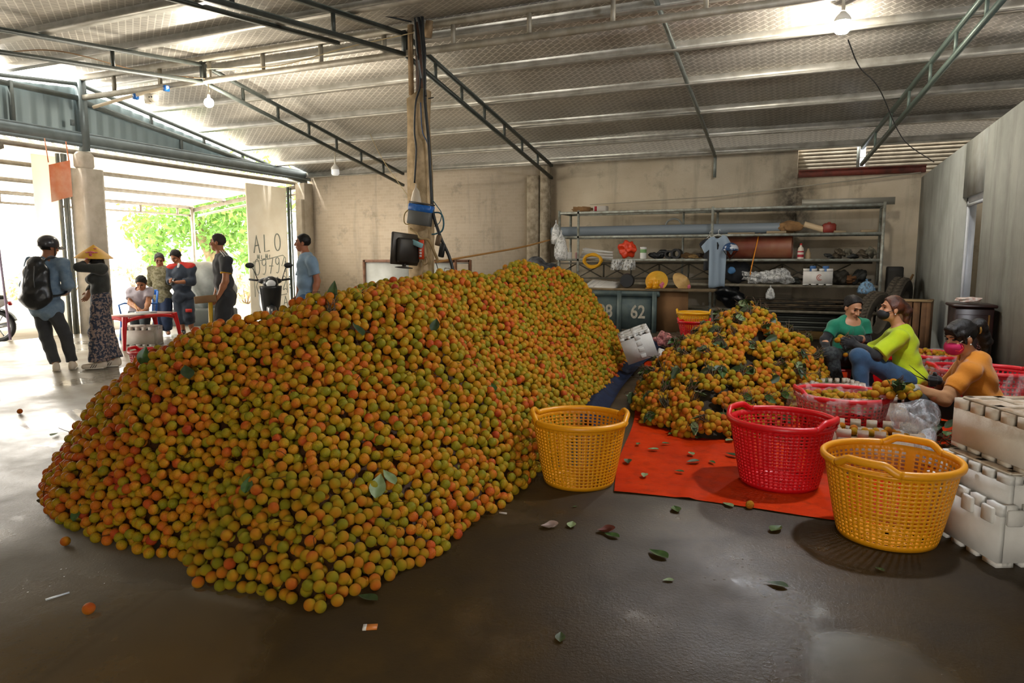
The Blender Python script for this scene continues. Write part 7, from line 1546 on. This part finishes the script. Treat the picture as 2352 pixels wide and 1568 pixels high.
# man in pale blue shirt
k = 9.6; J = joints(k, pelvis=(705, 684), neck=(703, 582), head=(695, 558), shL=(717, 600, -.15), shR=(697, 601, .18), elL=(729, 645, -.12), wrL=(721, 678, -.14), elR=(690, 646, .24), wrR=(684, 680, .18), hipL=(706, 692, -.09), hipR=(703, 692, .09), knL=(704, 748, -.09), knR=(700, 748, .09), anL=(706, 806, -.1), anR=(704, 808, .09), toeL=(684, 814, -.12), toeR=(683, 815, .07)); ground(J)
P = person('smiling man in a pale blue shirt and jeans, standing by the corner pillar', (J['anL'] + J['anR']) / 2, J, LEFT + CAMW * .2, skin='#a5694a', hands={'L': dict(d=DN + LEFT * .25, n=AWAY, t=LEFT, curl=.6)})
hair_short(P, .008); shirt(P, cloth('pale_blue_shirt', '#86a2ba', '#7390aa', 5), .018, .68, -.13, 'shirt', .008, collar=True, seed=15); trousers(P, cloth('blue_jeans', '#335b86', '#274a70'), .018, .97); shoes(P, mat('dark_shoe', '#24211e'))
put('glove', solid([RC(p_[1], p_[2], p_[3] + .004, p_[4] + .004, k=p_[5]) if p_[0] == 'rc' else EL(p_[1], p_[2] + .004, p_[3], k=p_[5]) for p_ in P['hands']['L']], .008, .005), M_GLOVE, P['root'])

# ---- seated women
def gloves(P, sides, m, cuff=None):
    for sd in sides:
        pr = [RC(p_[1], p_[2], p_[3] + .004, p_[4] + .004, k=p_[5]) if p_[0] == 'rc' else EL(p_[1], p_[2] + .004, p_[3], k=p_[5]) for p_ in P['hands'][sd]]
        wr, el = P['J']['wr' + sd], P['J']['el' + sd]; pr.append(RC(wr, wr + nrm(el - wr) * .06, .034, .036, clip=[(wr + nrm(el - wr) * .055, nrm(el - wr))])); put('glove', solid(pr, .008, .005, .0015, 60), m, P['root'])
def sleeves(P, sides, m, f0=.35, f1=.98, name='arm_sleeve'):
    for sd in sides:
        sh, el, wr = (P['J'][q + sd] for q in ('sh', 'el', 'wr')); w_ = P['w']; a = sh + (el - sh) * f0; b = el + (wr - el) * f1
        put(name, solid([RC(a, el, .052 * w_ + .008, .042 * w_ + .009), RC(el, b, .043 * w_ + .009, .030 * w_ + .008)], .02, .006, .003, 60), m, P['root'])
def stool(J, label, m):
    p = J['pelvis']; z = p[2] - .135; t_ = thing('low_stool', label, 'stool', (p[0], p[1], 0), YAW); mb = MB(); mb.box((0, 0, z - .015), (.28, .26, .03), b=.01); mb.build('seat', m, t_)
    for x in (-.1, .1):
        for y in (-.09, .09): mb = MB(); mb.tube([(x, y, z - .02), (x * 1.2, y * 1.2, 0)], [.022, .018], 8); mb.build('leg', m, t_)
# green
k = 7.5; J = joints(k, pelvis=(1940, 816, .05), neck=(1954, 733), head=(1959, 706, -.06), shR=(1916, 748), shL=(1985, 746), elR=(1894, 782, -.05), wrR=(1899, 806, -.18), elL=(1990, 780, -.02), wrL=(1950, 778, -.24), hipR=(1928, 822), hipL=(1955, 822), knR=(1908, 812, -.34), knL=(1978, 815, -.34), anR=(1925, 868, -.3), anL=(1966, 868, -.3), toeR=(1922, 880, -.42), toeL=(1968, 880, -.42)); ground(J, .085)
P = person('woman in a green t-shirt with black arm sleeves, seated and sorting lychees', J['pelvis'], J, CAMW + RT * .25 + DN * .5, skin='#b98563', sex='f', hands={'R': dict(d=DN + RT * .3 + CAMW * .3, n=RT, t=CAMW, curl=.6), 'L': dict(d=-RT * .9 + CAMW * .3, n=DN, t=CAMW, curl=.8)})
H = P['HP']; put('hair', solid([EL(H(0, -.016, .036), (.087, .105, .100), P['RH']), EL(H(0, -.09, .05), (.05, .04, .05), P['RH']), RC(H(-.03, .088, .085), H(-.078, .06, .015), .020, .010), RC(H(.02, .088, .09), H(.078, .05, .03), .016, .008)], .02, .006, .003, 60, [(H(0, .045, .065), nrm(P['hf'] * .95 - P['hu'] * .5 + P['hr'] * .12)), (H(0, 0, -.06), -P['hu'])]), M_HAIR, P['root'])
shirt(P, cloth('green_cotton', '#10785a', '#0c6a4e', 4), .012, .62, -.12, 't_shirt', .006, neckdrop=.05, seed=17); trousers(P, mat('dark_check', '#26292b', .85, col2='#3a3f3f', vscale=40, stops=(.48, .52)), .016, .97); sleeves(P, 'LR', cloth('black_sleeve', '#17181b')); gloves(P, 'R', M_GLOVE); shoes(P, mat('brown_sandal', '#6a5240')); stool(J, 'low stool under the woman in green', mat('stool_red', '#8c1c1c', .4))
hb = make_bunch(301, 'small lychee bunch held up by the woman in green', nf=13, R=.055, stem=.05, nl=0, group=None); hb.location = W(1932, 783, k - .34)
hb2 = W(1942, 815, k - .3); lychee(hb2, .05, 'single lychee below the bunch in the woman in green\'s hand', None, t=7)
# lime
k = 6.6; J = joints(k, pelvis=(2090, 868), neck=(2066, 752), head=(2048, 710, -.02), shL=(2066, 774, -.17), shR=(2050, 772, .17), elL=(2012, 818, -.16), wrL=(1964, 790, .02), elR=(2002, 806, .3), wrR=(1958, 792, .22), hipL=(2082, 876, -.1), hipR=(2082, 876, .1), knL=(1972, 818, -.1), knR=(1982, 820, .2), anL=(1982, 912, -.08), anR=(1994, 908, .2), toeL=(1955, 922, -.1), toeR=(1968, 918, .18)); ground(J, .085)
P = person('woman in a lime t-shirt, black mask and jeans, seated in profile', J['pelvis'], J, LEFT + AWAY * .12 + np.array([0, 0, .08]), skin='#b98360', sex='f', build=1.04, hands={'L': dict(d=LEFT + np.array([0, 0, .3]), n=AWAY, t=np.array([0, 0, 1.]), curl=.7), 'R': dict(d=LEFT, n=CAMW, t=np.array([0, 0, 1.]), curl=.7)})
H = P['HP']; M_BROWNH = mat('auburn_hair', '#1c110c', .5, col2='#5a2c16', vscale=14, bump=.5, bscale=80)
put('hair', solid([EL(H(0, -.014, .036), (.084, .102, .098), P['RH']), RC(H(0, -.10, .04), H(0, -.135, .0), .045, .05), RC(H(0, -.14, .0), H(0, -.15, -.11), .045, .022)], .02, .006, .003, 60, [(H(0, .055, .06), nrm(P['hf'] * .95 - P['hu'] * .5))]), M_BROWNH, P['root'])
put('face_mask', solid([EL(H(0, .066, -.05), (.068, .06, .056), P['RH'], clip=[(H(0, .02, -.02), nrm(-P['hf'])), (H(0, .1, -.012), nrm(P['hu'] * .9 - P['hf'] * .2))])], .01, .006), mat('black_mask', '#17181b', .7), P['root']); mb = MB(); mb.tube([H(.062, .07, -.03), H(.082, -.01, .0)], .003, 5); mb.tube([H(-.062, .07, -.03), H(-.082, -.01, .0)], .003, 5); part_mb(P, mb, 'mask_loop', M_BLACK)
mb = MB(); mb.ball(H(-.083, -.005, -.042), .006, sub=1); mb.ball(H(.083, -.005, -.042), .006, sub=1); part_mb(P, mb, 'earring', mat('pearl', '#d8d4cc', .2))
shirt(P, cloth('lime_cotton', '#b9cc0c', '#a6bd08', 4), .022, .86, -.13, 't_shirt', .009, bell=.02, seed=19, sr=.02); trousers(P, cloth('jeans_denim', '#2f5274', '#25435f', 12), .018, .90); sleeves(P, 'LR', cloth('black_sleeve', '#17181b'), .5); gloves(P, 'LR', cloth('black_glove', '#1b1b1d')); shoes(P, mat('brown_sandal', '#6a5240')); stool(J, 'low stool under the woman in lime', mat('stool_blue', '#2c4a7c', .4))
# orange
k = 5.1; J = joints(k, pelvis=(2264, 940), neck=(2234, 822), head=(2206, 776, -.02), shL=(2224, 852, -.16), shR=(2208, 850, .17), elL=(2170, 918, -.2), wrL=(2108, 893, -.1), elR=(2166, 896, .22), wrR=(2152, 872, .05), hipL=(2254, 948, -.1), hipR=(2254, 948, .1), knL=(2108, 925, -.1), knR=(2126, 915, .22), anL=(2125, 1010, -.06), anR=(2140, 1000, .22), toeL=(2090, 1022, -.08), toeR=(2105, 1012, .2)); ground(J, .085)
P = person('woman in an orange t-shirt and pink mask, seated and trimming lychees with scissors', J['pelvis'], J, LEFT + CAMW * .12 + DN * .3, skin='#b57f5c', sex='f', hands={'L': dict(d=LEFT + DN * .0, n=DN, t=CAMW + np.array([0, 0, .3]), curl=.7), 'R': dict(d=LEFT * .9 + CAMW * .4, n=DN, t=np.array([0, 0, 1.]), curl=.9)})
H = P['HP']; put('hair', solid([EL(H(0, -.014, .038), (.088, .106, .102), P['RH']), RC(H(0, .075, .085), H(-.02, .10, .045), .03, .012), RC(H(-.04, .07, .08), H(-.06, .085, .035), .024, .010), RC(H(-.075, .03, .05), H(-.08, .025, -.03), .016, .008), RC(H(0, -.105, .03), H(0, -.15, .05), .03, .04), RC(H(0, -.16, .05), H(0, -.19, -.08), .052, .042), RC(H(0, -.19, -.08), H(0, -.17, -.2), .042, .012)], .02, .006, .003, 60, [(H(0, .075, .035), nrm(P['hf'] * .9 - P['hu'] * .35)), (H(0, .02, -.04), nrm(-P['hu'] + P['hf'] * .9))]), M_HAIR, P['root'])
mb = MB(); mb.tube([H(.0 + .045 * math.cos(a), -.135, .035 + .045 * math.sin(a)) for a in np.linspace(0, 6.28, 14)], .008, 6); part_mb(P, mb, 'hair_tie', mat('gold_tie', '#a5803a', .6))
put('face_mask', solid([EL(H(0, .064, -.05), (.070, .062, .062), P['RH'], clip=[(H(0, .012, -.02), nrm(-P['hf'])), (H(0, .1, -.005), nrm(P['hu'] * .9 - P['hf'] * .2))])], .01, .006), mat('magenta_mask', '#b01050', .7, col2='#c61a5c', vscale=9), P['root']); mb = MB(); mb.tube([H(.064, .06, -.01), H(.084, -.01, .02)], .004, 5); mb.tube([H(-.064, .06, -.01), H(-.084, -.01, .02)], .004, 5); part_mb(P, mb, 'mask_loop', mat('white_stripe', '#d9d9d6')); 
mb = MB(); mb.tube([H(-.071, .055, -.03), H(-.074, .05, -.055), H(-.066, .075, -.07), H(-.055, .10, -.06)], .0035, 5); part_mb(P, mb, 'mask_print', mat('red_mask_print', '#d8302a', .7))
mb = MB(); mb.ball(H(-.083, -.005, -.042), .006, sub=1); mb.ball(H(.083, -.005, -.042), .006, sub=1); part_mb(P, mb, 'earring', mat('pearl', '#d8d4cc'))
shirt(P, cloth('amber_cotton', '#c57a0a', '#b36c08', 4), .018, .72, -.14, 't_shirt', .008, bell=.015, seed=21, sr=.014); trousers(P, cloth('black_trousers', '#141517', '#1c1d20'), .02, .95); sleeves(P, 'LR', cloth('tan_sleeve', '#a5784f', '#966a44'), .55); gloves(P, 'L', M_GLOVE); gloves(P, 'R', cloth('black_glove', '#1b1b1d')); shoes(P, mat('brown_sandal', '#6a5240')); stool(J, 'low stool under the woman in orange', mat('stool_red', '#8c1c1c'))
hR = J['wrR'] + LEFT * .09 + CAMW * .04; sc_ = thing('scissors', 'black-handled scissors in the gloved hand of the woman in orange', 'scissors', tuple(hR))
for s_ in (-1, 1):
    mb = MB(); mb.tube([(0, 0, 0), LEFT * .1 + np.array([0, 0, .06 + .02 * s_]), LEFT * .15 + np.array([0, 0, .10 + .02 * s_])], [.008, .006, .002], 6, flat=.5); mb.build('blade', mat('blade_steel', '#3b3f42', .3, .7), sc_); mb = MB(); mb.tube([RT * .03 + np.array([0, 0, -.02 * s_]) + .022 * (RT * math.cos(a) + np.array([0, 0, 1]) * math.sin(a)) for a in np.linspace(0, 6.28, 14)], .006, 6); mb.build('handle', M_BLACK, sc_)
hb = make_bunch(305, 'large lychee bunch held by the woman in orange over the worktable box', nf=40, R=.115, spread=1.3, stem=.12, nl=8, group=None); hb.location = W(2052, 905, k - .12)
hb.rotation_euler = (0, 0, 1.1)
SC.view_settings.view_transform = 'Standard'; SC.view_settings.look = 'None'; SC.view_settings.exposure = 0.35
SC.cycles.use_denoising = True
SC.cycles.max_bounces = 8; SC.cycles.diffuse_bounces = 4; SC.cycles.glossy_bounces = 4; SC.cycles.transparent_max_bounces = 12
SC.cycles.sample_clamp_indirect = 6.0
SC.cycles.max_bounces = 7; SC.cycles.diffuse_bounces = 3; SC.cycles.glossy_bounces = 3
SC.cycles.use_adaptive_sampling = True; SC.cycles.adaptive_threshold = 0.03
